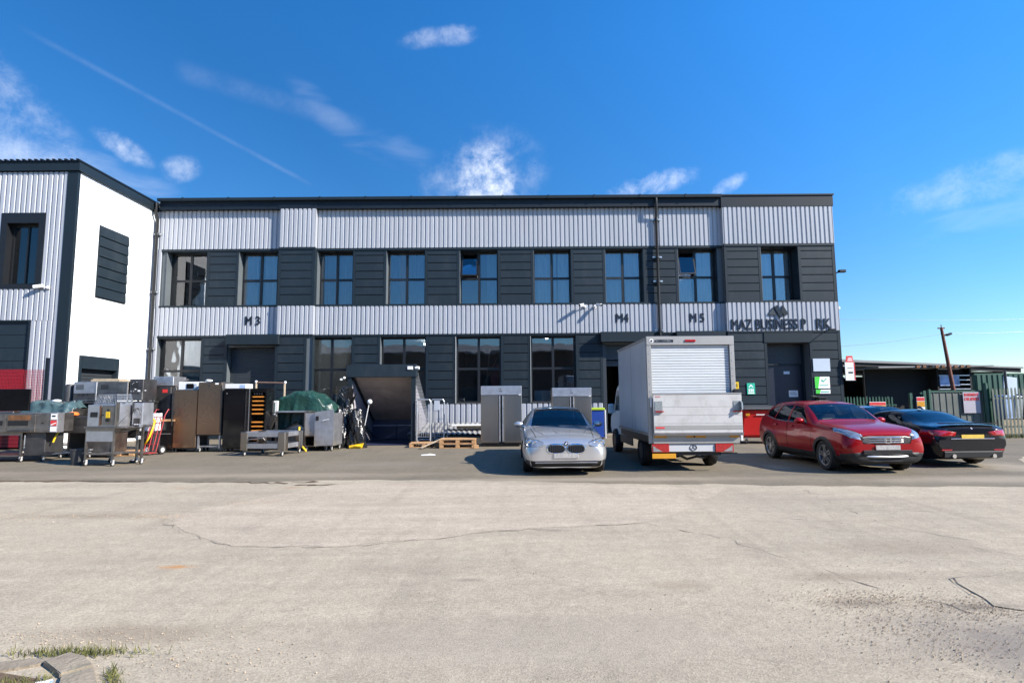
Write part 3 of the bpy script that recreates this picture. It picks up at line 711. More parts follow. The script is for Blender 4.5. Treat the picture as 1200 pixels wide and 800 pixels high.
# windows
def window(x0, x1, z0, z1, d, rows_z, opened=False, sill=False, inside='curtain', hw=.065, spans=None):
    f = MB()
    f.box(x0, x0+hw, d-.03, d+.05, z0, z1); f.box(x1-hw, x1, d-.03, d+.05, z0, z1)
    f.box(x0+hw, x1-hw, d-.03, d+.05, z0, z0+hw); f.box(x0+hw, x1-hw, d-.03, d+.05, z1-hw, z1)
    xm = (x0+x1)/2
    f.box(xm-.055, xm+.055, d-.028, d+.048, z0+hw, z1-hw)
    for zz in rows_z:
        f.box(x0+hw, xm-.055, d-.026, d+.046, zz-.05, zz+.05); f.box(xm+.055, x1-hw, d-.026, d+.046, zz-.05, zz+.05)
    w = f.build('window', 'frame', B)
    g = MB(); zs = [z0+hw]+list(rows_z)+[z1-hw]
    for i, (a, b) in enumerate(zip(zs, zs[1:])):
        for j, (u, v) in enumerate(((x0+hw, xm-.055), (xm+.055, x1-hw))):
            if opened and i == len(zs)-2 and j == 0: continue
            g.box(u, v, d+.005, d+.017, a+(.05 if i else 0), b-(.05 if i < len(zs)-2 else 0))
    g.build('pane', 'pane', w)
    if opened:   # top-hung sash swung outwards
        u, v, a, b = x0+hw+.01, xm-.065, rows_z[-1]+.04, z1-hw-.01
        s = MB(); rot = Matrix.Rotation(R(-17), 3, 'X'); pv = ((u+v)/2, d-.03, b)
        for q in ((u, u+.05, a, b), (v-.05, v, a, b), (u+.05, v-.05, a, a+.05), (u+.05, v-.05, b-.05, b)):
            s.box(q[0], q[1], d-.05, d-.01, q[2], q[3], 0, 0, rot, pv)
        s.box(u+.05, v-.05, d-.036, d-.026, a+.05, b-.05, 0, 1, rot, pv)
        for q in (u+.005, v-.015): s.box(q, q+.012, d-.30, d-.02, a+.02, a+.035, 0, 2)
        s.build('open_sash', ['frame', 'pane', 'white'], w)
    if sill:
        s = MB(); s.box(x0-.02, x1+.02, -.045, d-.03, z0-.06, z0-.002); s.box(x0-.012, x0-.001, -.03, d-.03, z0, z1-.02)  # pale sill and left edge strip: sunlight on them put into the colour
        s.build('sill', 'sill', w)
    if inside:
        c = MB(); n = 44
        for (a, b) in spans or ((x0+.05, x1-.05),):
            c.grid(n, 1, lambda u, v: (a+(b-a)*u, d+.16+.035*math.sin(u*38)+.02*math.sin(u*91+x0), z0+(z1-z0)*v))
        c.build('curtain' if inside != 'blind' else 'blind', inside, w, smooth=True)
    return w
for i, (a, b) in enumerate(UP):
    w_ = b-a
    spans = {0: [(a+.05, a+.5*w_), (b-.42*w_, b-.05)], 1: [(a+.05, a+.38*w_), (b-.5*w_, b-.05)], 3: [(a+.05, a+.30*w_), (a+.55*w_, b-.05)], 4: [(b-.30*w_, b-.05)], 5: [(a+.05, a+.62*w_), (a+.68*w_, b-.05)], 7: [(a+.05, a+.42*w_), (a+.52*w_, b-.05)]}.get(i)
    window(a, b, 5.80, 8.22, .40, [6.98], opened=i in (4, 7), inside='curtain2' if i in (2, 3, 4) else 'curtain', spans=spans)
for i, (a, b) in enumerate(LO):
    window(a, b, 1.46, 4.36, .30, [2.95], sill=i in (1, 3, 4), inside='blind' if i == 0 else None, hw=.08)
for a, b in UP:
    d = -PD if proud((a+b)/2) else 0
    mb = MB(); mb.box(a-.001, a+.02, d+.002, .37, 5.80, 8.22, m=1); mb.box(b-.02, b+.001, d+.002, .37, 5.80, 8.22); mb.box(a+.02, b-.02, d+.002, .37, 5.80, 5.815); mb.box(a+.02, b-.02, d+.002, .37, 8.205, 8.22); mb.build('window_lining', ['greyt', 'reveal'], B)  # paler left lining: sunlight on that reveal put into its colour
for a, b in LO:
    mb = MB(); mb.box(a-.001, a+.02, .002, .27, 1.46, 4.36, m=1); mb.box(b-.02, b+.001, .002, .27, 1.46, 4.36); mb.box(a+.02, b-.02, .002, .27, 4.345, 4.36); mb.build('window_lining', ['greyt', 'reveal'], B)  # left lining paler here too, with the sunlight put into its colour
# roller shutters, doors, canopies
def slats(mb, x0, x1, z0, z1, d, h=.085):
    n = int((z1-z0)/h)
    for i in range(n):
        a = z0+i*(z1-z0)/n
        mb.box(x0, x1, d, d+.03, a+.004, a+(z1-z0)/n-.004, .008)
    mb.box(x0, x1, d+.02, d+.045, z0, z1)
mb = MB(); slats(mb, -12.43, -10.38, 0, 3.94, .36); mb.build('roller_shutter', 'shutter', B)
mb = MB(); slats(mb, 7.22, 9.08, 0, 3.94, .36); mb.build('roller_shutter', 'shutter', B)
mb = MB(); slats(mb, 11.12, 12.77, 3.08, 3.93, .34); mb.build('roller_shutter', 'shutter', B)
mb = MB(); mb.box(11.14, 12.75, .37, .43, .06, 3.0); mb.box(12.55, 12.6, .30, .37, 1.0, 1.4, .01, 1)
mb.build('entrance_door', ['doornavy', 'galv'], B)
mb = MB(); mb.box(11.02, 11.13, .30, .46, 0, 3.94); mb.box(12.76, 12.87, .30, .46, 0, 3.94); mb.box(11.13, 12.76, .305, .46, 3.0, 3.075); mb.box(11.13, 12.76, .3, .46, 0, .055)
mb.build('door_frame', 'greyt', B)
mb = MB(); mb.box(3.95, 4.10, .02, .46, 0, 3.94); mb.box(5.80, 5.95, .02, .46, 0, 3.94); mb.box(4.10, 5.80, .25, .46, 3.02, 3.18); mb.box(4.10, 5.80, .26, .45, 3.30, 3.94); mb.box(4.10, 5.80, .20, .47, 3.18, 3.24)
mb.build('door_frame', 'shutter', B)
mb = MB(); mb.box(3.95, 5.95, -.55, .5, .0, .09); mb.build('door_step', 'concrete', B)
for x0, x1 in ((-12.33, -10.05), (3.83, 6.1), (7.1, 9.2)):
    mb = MB(); mb.box(x0, x1, -.42, -.002, 4.03, Z['l1']-.001, .008); mb.build('canopy', 'greyt', B)
mb = MB(); mb.box(10.9, 13.0, -PD-.03, -PD+.04, 3.96, 4.38, .006); mb.build('canopy', 'greyt', B)
# rooms behind the glass
mb = MB(); mb.box(XL+.5, XR-.5, .5, 11.99, 4.95, 5.25); mb.box(XL+.5, XR-.5, .5, 11.99, .0, .012)
for x in (-9.4, -3.2, 3.4, 6.5, 9.9): mb.box(x, x+.12, .5, 11.99, .012, 4.949); mb.box(x, x+.12, .5, 11.99, 5.251, 10.40)
mb.box(XL+.5, XR-.5, 6.0, 6.1, 5.251, 10.4)
mb.build('inner_wall', 'room', B)
mb = MB()
for x, y, z in ((-5.4, 2.0, 4.75), (-4.9, 3.4, 4.75), (-4.2, 5.4, 4.75), (-4.9, 7.5, 4.75), (1.8, 4, 4.75), (-8, 3, 4.75), (-8, 6, 4.75), (1.6, 2.5, 9.9), (-5.3, 2.6, 9.9), (-4.4, 2.6, 9.9), (-7.9, 3, 9.9)):
    mb.box(x-.06, x+.06, y-.6, y+.6, z-.05, z)
mb.build('ceiling_lamp', 'tube', B)
# a few dim things seen through the ground floor glass
mb = MB(); mb.box(-2.3, -1.0, 1.2, 2.0, .02, 2.2, .02); mb.box(1.0, 1.9, 1.0, 1.6, .02, 2.0, .02, 1); mb.box(-8.4, -7.6, 1.4, 2.0, .02, 1.9, .02, 1); mb.box(-.95, -.6, .9, 1.3, .02, 3.2, .01, 2); mb.box(2.0, 2.7, 1.6, 2.2, .02, 2.4, .02)
mb.tube([(-1.35, .7, .1), (-1.0, .8, 3.9)], .03, 6, 3); mb.tube([(-1.3, .7, 2.2), (-.55, .8, 3.7)], .02, 6, 3)
mb.build('stored_goods', ['roomdark', 'white', 'rednet', 'wood2'], B)
# rainwater pipes
def pipe(x, d, z0, z1, parent, r=.055):
    mb = MB(); mb.tube([(x, d, z0), (x, d, z1)], r, 12)
    for z in np.arange(z0+.3, z1, 2.0): mb.cyl((x, d, z-.04), (x, d, z+.04), r*1.35, n=12); mb.box(x-.12, x+.12, d+.0, d+.08, z-.02, z+.02, 0, 1)
    return mb.build('rain_pipe', ['black', 'galv'], parent, smooth=50)
mb = MB(); mb.tube([(6.42, -PD-.1, 10.42), (6.42, -PD-.1, 9.95), (6.45, -.14, 9.6), (6.45, -.14, 4.45), (6.45, -.14, 4.2)], .06, 12)
for z in (9.5, 7.8, 6.72, 4.55): mb.cyl((6.45, -.14, z-.05), (6.45, -.14, z+.05), .085, n=12); mb.box(6.25, 6.65, -.12, -.03, z-.03, z+.03, 0, 1)
mb.build('rain_pipe', ['black', 'galv'], B, smooth=50)
mb = MB(); mb.tube([(-15.70, -PD-.08, 10.4), (-15.70, -PD-.08, 10.0), (-15.72, -.13, 9.7), (-15.72, -.13, 0)], .06, 12)
for z in (9.0, 6.4, 3.9, 1.5): mb.cyl((-15.72, -.13, z-.05), (-15.72, -.13, z+.05), .085, n=12); mb.box(-15.86, -15.55, -.12, -.03, z-.03, z+.03, 0, 1)
mb.build('rain_pipe', ['black', 'galv'], B, smooth=50)

# lettering on the facade
def unit_sign(name, s, x0, x1, z, d, label, sz=.4, m='letter'):
    mb = text_mb(s, sz, .03, 0, fit=x1-x0, cap=.37); embolden(mb, .011)
    return tag(mb.build(name, m, loc=((x0+x1)/2, YF+d-.055, z)), label, 'sign', 'unit number signs')
unit_sign('unit_sign', 'M 3', -11.68, -11.05, 4.93, 0, 'dark raised letters M 3 on the silver band over the shuttered doorway')
unit_sign('unit_sign', 'M4', 4.56, 5.1, 4.93, 0, 'dark raised letters M4 on the silver band left of the rain pipe')
unit_sign('unit_sign', 'M 5', 7.8, 8.42, 4.91, 0, 'dark raised letters M 5 on the silver band above the van')
S = thing('building_sign', (11.4, YF-PD, 4.47), 'dark raised lettering MAZ BUSINESS P RK with a peaked emblem and one missing letter', 'sign')
mb = text_mb('MAZ BUSINESS P', .5, .03, 0, 'LEFT', fit=3.22, cap=.44); embolden(mb, .007); shift(mb, (-1.92, -.064, .07))
m2 = text_mb('RK', .5, .03, 0, 'LEFT', fit=.62, cap=.44); embolden(m2, .007); shift(m2, (1.75, -.064, .07))
me = bpy.data.meshes.new('tmp'); m2.bm.to_mesh(me); m2.bm.free(); mb.bm.from_mesh(me); bpy.data.meshes.remove(me)
mb.build('lettering', 'letter', S)
mb = MB()
mb.prism([(-.10, 1.02), (.12, 1.12), (.42, .50), (.22, .44)], 'y', -.13, -.06)          # dark slanted bar
mb.prism([(-.42, .62), (-.12, 1.0), (.10, .62), (.0, .56)], 'y', -.10, -.05, 1)
mb.prism([(.30, .78), (.44, 1.12), (.74, .62), (.48, .56)], 'y', -.11, -.055, 2)
for v in mb.bm.verts: v.co = Vector((.15+(v.co.x-.15)*.74, v.co.y, 1.1+(v.co.z-1.1)*.80))
mb.build('emblem', ['letter', 'shutter', 'greyt'], S)
mb = MB(); mb.tube([(0, 0, .0), (0, -.5, .04)], .018, 6); mb.box(-.14, .14, -.62, -.46, -.01, .05, .01)
tag(mb.build('sign_floodlight', 'black', loc=(13.55, YF-PD-.03, 4.42)), 'small black floodlight on an arm beneath the building lettering', 'lamp')
def cctv(name, loc, label, rz, dark=False):
    t = thing(name, loc, label, 'camera', rz=rz)
    mb = MB(); mb.cyl((0, 0, 0), (0, -.08, 0), .06, n=12); mb.tube([(0, -.08, 0), (0, -.2, .02)], .025, 8); mb.build('bracket', 'white', t)
    mb = MB(); mb.box(-.06, .06, -.50, -.18, -.03, .09, .02, 0, Matrix.Rotation(R(12), 3, 'X')); mb.cyl((0, -.505, .0), (0, -.52, -.004), .045, n=12, m=1); mb.build('housing', ['white', 'black'], t)
    return t
cctv('security_camera', (3.22, YF-.04, 5.62), 'left of the pair of small white security cameras under the upper windows', -35)
cctv('security_camera', (3.62, YF-.04, 5.62), 'right of the pair of small white security cameras under the upper windows', 30)
mb = MB(); mb.box(0, .14, -.05, .05, -.06, .06, .01); mb.tube([(.14, 0, 0), (.4, -.1, .1)], .03, 8); mb.box(.25, .55, -.2, -.02, .02, .14, .02)
tag(mb.build('security_camera', 'black', loc=(XR+.02, YF+.1, 7.05)), 'black security camera on the right hand corner of the building', 'camera')
mb = MB(); mb.box(0, .05, -.06, .06, -.12, .12, .01); mb.ball((.12, -.02, -.03), .08, 2); mb.box(0.02, .13, -.03, .03, .02, .08)
tag(mb.build('security_camera', 'white', loc=(XR+.025, YF+.0, 5.5), smooth=40), 'small white dome camera on the corner beside the building lettering', 'camera')

# notices by the entrance
def plaque(name, x0, x1, z0, z1, m, label, d=-PD, th=.02):
    mb = MB(); mb.box(x0, x1, -.02-th, -.02, z0, z1, .004)
    return tag(mb.build(name, m, loc=(0, YF+d, 0)), label, 'sign')
plaque('notice_board', 12.95, 13.68, 2.70, 3.25, 'signgrey', 'blank silver notice board on the panels right of the entrance')
S = thing('company_sign', (13.3, YF-PD-.02, 1.75), 'green and white company sign with a tick, below the silver notice board', 'sign')
mb = MB(); mb.box(-.32, .32, -.02, 0, .22, .72, .003); mb.box(-.30, .32, -.02, 0, 0, .17, .003); mb.build('panel', 'whitep', S)
mb = MB(); mb.prism([(-.319, .221), (-.319, .719), (-.1, .719), (-.19, .221)], 'y', -.024, -.021); mb.prism([(-.299, .001), (-.299, .169), (-.08, .169), (-.14, .001)], 'y', -.024, -.021); mb.build('green_field', 'brightgreen', S)
mb = MB(); mb.prism([(-.06, .56), (-.02, .60), (.05, .54), (.18, .67), (.20, .64), (.05, .49)], 'y', -.026, -.022); mb.box(-.12, .24, -.026, -.022, .34, .37); mb.box(-.08, .26, -.026, -.022, .06, .10)
mb.build('tick_mark', 'green', S)
S = thing('fire_point_sign', (10.23, YF-PD-.02, 1.74), 'green safety sign with white figures on the panels beside the van', 'sign')
mb = MB(); mb.box(-.17, .17, -.015, 0, 0, .48, .004); mb.build('panel', 'green', S)
mb = MB(); mb.box(-.13, .13, -.019, -.016, .03, .08); mb.prism([(-.11, .30), (0, .43), (.11, .30), (.06, .30), (0, .36), (-.06, .30)], 'y', -.019, -.016)
for x in (-.08, 0, .08): mb.cyl((x, -.016, .22), (x, -.019, .22), .028, n=10); mb.box(x-.03, x+.03, -.019, -.0165, .11, .19)
mb.build('pictogram', 'whitep', S)
S = thing('hydrant_sign', (9.58, YF-PD-.02, 1.98), 'small yellow hydrant plate marked H at the edge of the van', 'sign')
mb = MB(); mb.box(-.13, .13, -.015, 0, 0, .29, .004); mb.build('panel', 'yellow', S)
mb = MB()
for q in ((-.07, -.04, .05, .24), (.04, .07, .05, .24), (-.04, .04, .13, .155)): mb.box(q[0], q[1], -.019, -.0155, q[2], q[3])
mb.build('letter', 'black', S)
mb = MB(); mb.box(-.13, .13, -.012, 0, 0, .12, .003)
tag(mb.build('door_number_plate', 'signgrey', loc=(12.1, YF+.37, 2.62)), 'small pale number plate high on the navy entrance door', 'sign')
mb = MB(); mb.box(-.2, .2, -.008, 0, 0, .28); mb.box(-.16, .1, -.011, -.0085, .18, .2, 0, 1); mb.box(-.16, .14, -.011, -.0085, .1, .12, 0, 1)
tag(mb.build('door_notice', ['whitep', 'letter'], loc=(12.35, YF+.365, 1.62)), 'white paper notice taped to the navy entrance door', 'notice')
t = thing('letter_box', (13.2, YF-PD-.02, 1.12), 'black wall letter box with a lid under the green company sign', 'letter box')
mb = MB(); mb.prism([(0, 0), (-.16, 0), (-.2, .38), (0, .44)], 'x', -.19, .19); mb.build('box', 'darkgrey', t)
mb = MB(); mb.box(-.22, .22, -.24, .0, .44, .48, .01, 0, Matrix.Rotation(R(8), 3, 'X')); mb.tube([(-.2, -.05, .5), (-.5, -.2, .52)], .025, 6); mb.build('lid', 'black', t)
t = thing('entry_keypad', (13.55, YF-PD-.02, 1.1), 'black entry keypad with a white label right of the letter box', 'keypad')
mb = MB(); mb.box(-.1, .1, -.08, 0, 0, .4, .02); mb.build('housing', 'black', t)
mb = MB(); mb.box(-.08, .08, -.086, -.081, .04, .17); mb.build('label', 'whitep', t)
S = thing('agent_board', (14.26, YF-.35, 2.3), 'tall white and red letting board fixed to the right hand corner of the building', 'sign')
rot = Matrix.Rotation(R(-4), 3, 'Y')
mb = MB(); mb.box(0, .42, -.02, .0, 0, .78, .003); mb.build('board', 'white', S)
mb = MB(); mb.prism([(.04, .78), (.38, .78), (.34, 1.05), (.09, 1.05)], 'y', -.022, .002); mb.box(.38, .42, -.024, -.0205, .02, .78); mb.build('red_header', 'signred', S)
mb = MB(); mb.box(.12, .33, -.026, -.0225, .84, .88); mb.box(.14, .31, -.026, -.0225, .92, .96); mb.build('header_letters', 'whitep', S)
mb = MB(); mb.box(.13, .33, -.024, -.0205, .30, .37); mb.box(.1, .32, -.024, -.0205, .52, .54); mb.build('lettering', 'letter', S)
mb = MB(); mb.box(-.06, .0, -.01, .03, .1, .14); mb.box(-.06, 0, -.01, .03, .6, .64); mb.build('bracket', 'galv', S)
# ------------------------------------------------------------------ projecting wing on the left
LB = thing('side_building', (-15.9, 20.0, 0), 'white walled wing with dark corner trim projecting towards the yard on the left', 'building')
mb = MB()
# front wall (faces the yard) with window and gateway openings
mb.box(-13, -2.62, .05, .4, 8.45, 10.0); mb.box(-1.1, -.001, .05, .4, 4.54, 10.0); mb.box(-13, -2.62, .05, .4, 4.54, 8.45); mb.box(-2.62, -1.1, .05, .4, 8.45, 10.0)
mb.box(-2.62, -1.1, .05, .4, 4.54, 5.75); mb.box(-1.35, -.001, .05, .4, 0, 4.54); mb.box(-13, -12, .05, .4, 0, 4.54); mb.box(-13, -12.6, .4, 12, 0, 10); mb.box(-12.6, -.4, 11.6, 12, 0, 10); mb.box(-12.6, -.4, .4, 11.6, 4.8, 5.0)
mb.build('front_wall', 'reveal', LB)
mb = MB()
mb.box(-.40, -.0, .41, .62, 0, 10.1); mb.box(-.40, 0, .62, 2.69, 3.34, 10.1); mb.box(-.40, 0, 2.69, 4.52, 0, 10.1); mb.box(-.05, 0, .075, .409, 0, 10.1); mb.box(-.40, 0, 4.52, 11.6, 0, 10.0)
mb.build('white_wall', 'render', LB)
mb = MB()
corr(mb, -13, -2.62, 8.5, 10.04, 0); corr(mb, -13, -2.62, 4.54, 8.5, 0); corr(mb, -2.62, -1.1, 8.45, 10.04, 0); corr(mb, -2.62, -1.1, 4.54, 5.75, 0)
corr(mb, -1.1, -.35, 4.54, 10.04, 0); corr(mb, -1.35, -.35, 0, 4.54, 0)
mb.build('ribbed_cladding', 'clad', LB, recalc=False)
mb = MB(); mb.box(-.36, .022, -.06, .045, 0, 10.06); mb.box(.002, .02, .046, .07, 0, 10.06); mb.build('corner_trim', 'greyt', LB)
mb = MB(); mb.box(-13, .10, -.12, .1, 10.07, 10.40); mb.box(.0, .10, .101, 4.3, 10.06, 10.40); mb.build('fascia', 'greyt', LB)
mb = MB(); mb.box(-13, .13, -.16, 12, 10.402, 10.44)
for i in range(58): mb.box(.1-i*.22-.10, .1-i*.22, -.2, 11.9, 10.442, 10.48)
mb.build('roof', 'fascia', LB)
mb = MB(); mb.prism([(4.28, 10.0), (4.44, 10.02), (4.44, 10.44), (4.28, 10.44)], 'x', .0, .16); mb.build('end_cap', 'greyt', LB)
mb = MB()   # dark surround and window
mb.box(-2.66, -2.44, -.06, .35, 5.70, 8.5); mb.box(-1.28, -1.06, -.06, .35, 5.70, 8.5); mb.box(-2.44, -1.28, -.06, .35, 8.12, 8.5); mb.box(-2.44, -1.28, -.06, .35, 5.70, 5.86)
mb.box(-2.44, -2.36, .2, .3, 5.86, 8.12); mb.box(-1.36, -1.28, .2, .3, 5.86, 8.12); mb.box(-1.88, -1.82, .2, .3, 5.94, 8.04); mb.box(-2.36, -1.36, .2, .3, 8.04, 8.12); mb.box(-2.36, -1.36, .2, .3, 5.86, 5.94)
w = mb.build('window', 'frame', LB)
mb = MB(); mb.box(-2.36, -1.88, .24, .25, 5.94, 8.04); mb.box(-1.82, -1.36, .24, .25, 5.94, 8.04); mb.build('pane', 'pane', w)
mb = MB(); mb.grid(30, 1, lambda u, v: (-2.2+.42*u, .5+.03*math.sin(u*40), 5.9+2.2*v)); mb.build('curtain', 'redcurtain', w, smooth=True)
mb = MB(); mb.grid(14, 1, lambda u, v: (-2.38+.17*u, .46+.02*math.sin(u*20), 5.9+2.2*v)); mb.build('net_curtain', 'curtain', w, smooth=True)
mb = MB()   # gateway: dark boarded panel above a dark opening
for i in range(9): mb.box(-12, -1.36, .02, .06, 4.5-(i+1)*.47+.012, 4.5-i*.47, .004)
mb.box(-12, -1.36, .062, .2, .1, 4.52)
mb.build('boarded_gate', 'grey', LB)
mb = MB()
for i in range(22): mb.box(-12, -1.36, -.02, .018, .06+i*.125, .06+i*.125+.117, .006)
mb.build('red_shutter', 'redpanel', LB)
mb = MB(); mb.box(-1.37, -1.30, -.05, .06, 0, 4.56); mb.box(-12, -1.37, -.05, .06, 4.5, 4.56); mb.build('gate_trim', 'greyt', LB)
mb = MB()   # louvred vent on the white flank
mb.box(-.02, .03, 1.18, 2.83, 5.60, 8.42)
for i in range(7): mb.prism([(.031, 5.64+i*.395), (.075, 5.64+i*.395), (.05, 5.64+i*.395+.34), (.031, 5.64+i*.395+.365)], 'y', 1.2, 2.81)
mb.build('louvre', 'grey', LB)
mb = MB(); mb.box(-.3, .05, .62, .72, 0, 3.33); mb.box(-.3, .05, 2.59, 2.69, 0, 3.33); mb.box(-.3, .06, .72, 2.59, 2.86, 3.34)
mb.build('shutter_box', 'grey', LB)
mb = MB()
for i in range(22): mb.box(-.2, -.16, .72, 2.59, i*.13+.006, (i+1)*.13-.004, .01)
mb.box(-.24, -.2, .72, 2.59, 0, 2.86); mb.build('roller_shutter', 'shutter', LB)
cctv('security_camera', (-16.62, 19.96, 5.72), 'white security camera on the ribbed wall of the left hand wing', -70)

# red barrier mesh with its post, standing before the wing
t = thing('barrier_netting', (-19.5, 19.0, 0), 'red plastic barrier netting stretched across the dark gateway of the left wing', 'barrier')
mb = MB()
for i in range(76): mb.box(i*.05, i*.05+.008, -.004, .004, .9, 2.72)
for j in range(34): mb.box(0, 3.8, -.0035, .0035, .9+j*.0545, .9+j*.0545+.011)
mb.build('netting', 'rednet', t)
mb = MB(); mb.box(3.76, 3.84, -.04, .04, 0, 3.12); mb.box(3.6, 4.0, -.2, .2, 0, .06); mb.box(.0, .08, -.04, .04, 0, 2.8); mb.build('post', 'fascia', t)

# ------------------------------------------------------------------ covered cellar entrance
T = thing('cellar_entrance', (-4.70, 20.35, 0), 'dark metal hooded cellar entrance with a sloping soffit between the green tarp and the pallets', 'cellar entrance')
mb = MB(); mb.box(-1.24, -1.10, 0, .14, 0, 2.5); mb.box(1.06, 1.20, 0, .14, 0, 2.5); mb.build('post', 'greyt', T)
mb = MB(); mb.box(-1.28, 1.24, -.04, .30, 2.44, 2.88, .01); mb.build('hood', 'grey', T)
mb = MB(); mb.prism([(.14, 2.46), (3.2, .80), (3.2, .9), (.14, 2.56)], 'x', -1.1, 1.06); mb.build('soffit', 'soffit', T)
mb = MB(); mb.prism([(.3, 2.86), (3.3, 1.02), (3.3, 1.08), (.3, 2.92)], 'x', -1.22, 1.18); mb.build('sloping_roof', 'greyt', T)
mb = MB(); mb.prism([(.14, 0), (3.2, 0), (3.2, .8), (.14, 2.46)], 'x', -1.16, -1.1)
mb.build('side_wall', 'lav', T)
mb = MB(); mb.prism([(.02, 2.42), (.15, 2.5), (3.2, .88), (3.2, .74), (.14, 2.36)], 'x', -1.099, -1.03); mb.tube([(-1.0, .3, 1.15), (-1.0, 2.9, .15)], .03, 8); mb.build('handrail', 'greyt', T)
mb = MB(); mb.box(-1.1, 1.06, 3.2, 3.3, 0, 1.0); mb.box(-1.05, -.1, 3.15, 3.19, .02, .8); mb.box(-.05, 1.0, 3.15, 3.19, .02, .8); mb.box(-1.05, 1.0, 3.12, 3.148, .55, .6, 0, 1); mb.build('inner_door', ['bluedoor', 'lav'], T)
mb = MB(); mb.prism([(.2, .02), (3.2, .02), (3.2, .8), (.2, 2.4)], 'x', 1.08, 1.12); mb.build('side_wall', 'lav', T)
mb = MB()
for k in range(24):
    y = .2+k*.125; mb.box(1.185, 1.193, y, y+.008, .1, 2.85-.61*(y-.3))
for k in range(20):
    z = .2+k*.125; mb.box(1.183, 1.195, .2, min(3.2, .3+(2.85-z)/.613), z, z+.008)
mb.build('side_mesh', 'galv', T)
mb = MB(); mb.box(.92, 1.12, -.075, -.041, 2.7, 2.82, .01); mb.cyl((1.2, .0, 2.76), (1.34, -.02, 2.76), .06, n=10); mb.build('hood_lamp', 'white', T)
mb = MB(); mb.box(-1.1, 1.06, .14, 3.2, .004, .03); mb.build('floor', 'bluedoor', T)
mb = MB(); mb.tube([(-1.27, .1, 2.35), (-1.4, .0, 2.4), (-1.5, -.05, 2.36)], .02, 6); mb.ball((-1.36, -.02, 2.42), .05, 2, m=1); mb.box(-1.5, -1.42, -.08, .02, 2.33, 2.4, .01, 1)
mb.build('side_lamp', ['black', 'white'], T)

# ------------------------------------------------------------------ second hand catering kit
def castors(parent, pts, r=.05, mat=('rubber', 'castor'), h=None):
    """swivel castors: one part each"""
    for (x, y) in pts:
        mb = MB(); mb.cyl((x-.018, y, r), (x+.018, y, r), r, n=14); mb.cyl((x-.022, y, r), (x+.022, y, r), r*.6, n=10, m=1)
        mb.box(x-.03, x-.023, y-.02, y+.03, r*.8, 2*r+.03, 0, 1); mb.box(x+.023, x+.03, y-.02, y+.03, r*.8, 2*r+.03, 0, 1); mb.box(x-.03, x+.03, y-.02, y+.035, 2*r+.031, 2*r+.045, 0, 1)
        mb.build('castor', mat, parent)
def stand(parent, x0, x1, y0, y1, zt, zs=None, m='steel2', leg=.045, r=.05):
    for x in (x0, x1-leg):
        for y in (y0, y1-leg):
            mb = MB(); mb.box(x, x+leg, y, y+leg, 2*r+.045, zt); mb.build('leg', m, parent)
    castors(parent, [(x0+leg/2, y0+leg/2), (x1-leg/2, y0+leg/2), (x0+leg/2, y1-leg/2), (x1-leg/2, y1-leg/2)], r)
    mb = MB(); mb.box(x0-.005, x1+.005, y0-.005, y0+.012, zt-.07, zt-.001); mb.box(x0-.005, x1+.005, y1-.012, y1+.005, zt-.07, zt-.001); mb.box(x0-.005, x0+.012, y0+.012, y1-.012, zt-.07, zt-.001); mb.box(x1-.012, x1+.005, y0+.012, y1-.012, zt-.07, zt-.001)
    mb.build('rail', m, parent)
    if zs:
        mb = MB(); mb.box(x0+.0, x1, y0+.0, y1, zs, zs+.025, .004); mb.build('shelf', m, parent)

t = thing('conveyor_oven', (-14.18, 15.7, 0), 'long steel conveyor oven on a castored stand with red and white control labels, far left', 'oven')
mb = MB(); mb.box(-1.0, 1.40, 0, .85, .80, 1.33, .012); mb.box(-.95, .18, -.012, -.001, .82, 1.31, .003); mb.box(.2, 1.0, -.012, -.001, .82, 1.31, .003)
mb.build('body', 'steel2', t)
mb = MB(); mb.box(.24, .80, -.018, -.013, .99, 1.13); mb.box(-.8, .1, -.018, -.013, 1.0, 1.13); mb.build('oven_mouth', 'black', t)
mb = MB(); mb.box(.25, .86, -.0175, -.0125, 1.14, 1.28); mb.build('burnt_patch', 'rust', t)
mb = MB(); mb.box(.3, .95, -.10, -.02, .835, .87, .004); mb.build('crumb_tray', 'steeld', t)
mb = MB(); mb.box(1.42, 1.62, -.03, .22, .80, 1.34, .008); mb.build('control_box', 'steelw', t)
mb = MB(); mb.box(1.44, 1.60, -.036, -.031, .83, .96); mb.box(1.44, 1.60, -.036, -.031, 1.16, 1.31); mb.box(1.44, 1.60, -.036, -.031, .985, 1.13, 0, 1); mb.box(1.47, 1.57, -.04, -.0365, 1.23, 1.27, 0, 2); mb.prism([(1.45, .99), (1.59, 1.05), (1.59, 1.075), (1.45, 1.02)], 'y', -.040, -.0365)
mb.build('control_labels', ['whitep', 'signred', 'black'], t)
stand(t, -.95, .62, .05, .8, .795, .16)
mb = MB(); mb.box(.66, 1.22, .1, .75, .17, .795, .006); mb.build('cabinet', 'steeld', t)
castors(t, [(1.1, .2)])
mb = MB(); mb.cyl((1.2, -.015, 1.06), (1.2, -.03, 1.06), .02, n=10); mb.build('knob', 'black', t)
mb = MB(); mb.tube([(1.42, .3, .8), (1.40, .22, .68), (1.36, .2, .52)], .025, 8); mb.build('gas_hose', 'yellow', t)
t = thing('display_screen', (-14.3, 16.1, 1.331), 'black flat screen standing on top of the far left conveyor oven', 'screen')
mb = MB(); mb.box(-.5, .55, .0, .07, .06, .68, .01); mb.build('screen', 'blackg', t)
mb = MB(); mb.box(-.53, -.505, -.015, .08, .03, .70); mb.box(-.2, .2, -.08, .14, 0, .055, .01); mb.build('stand', 'steel', t)

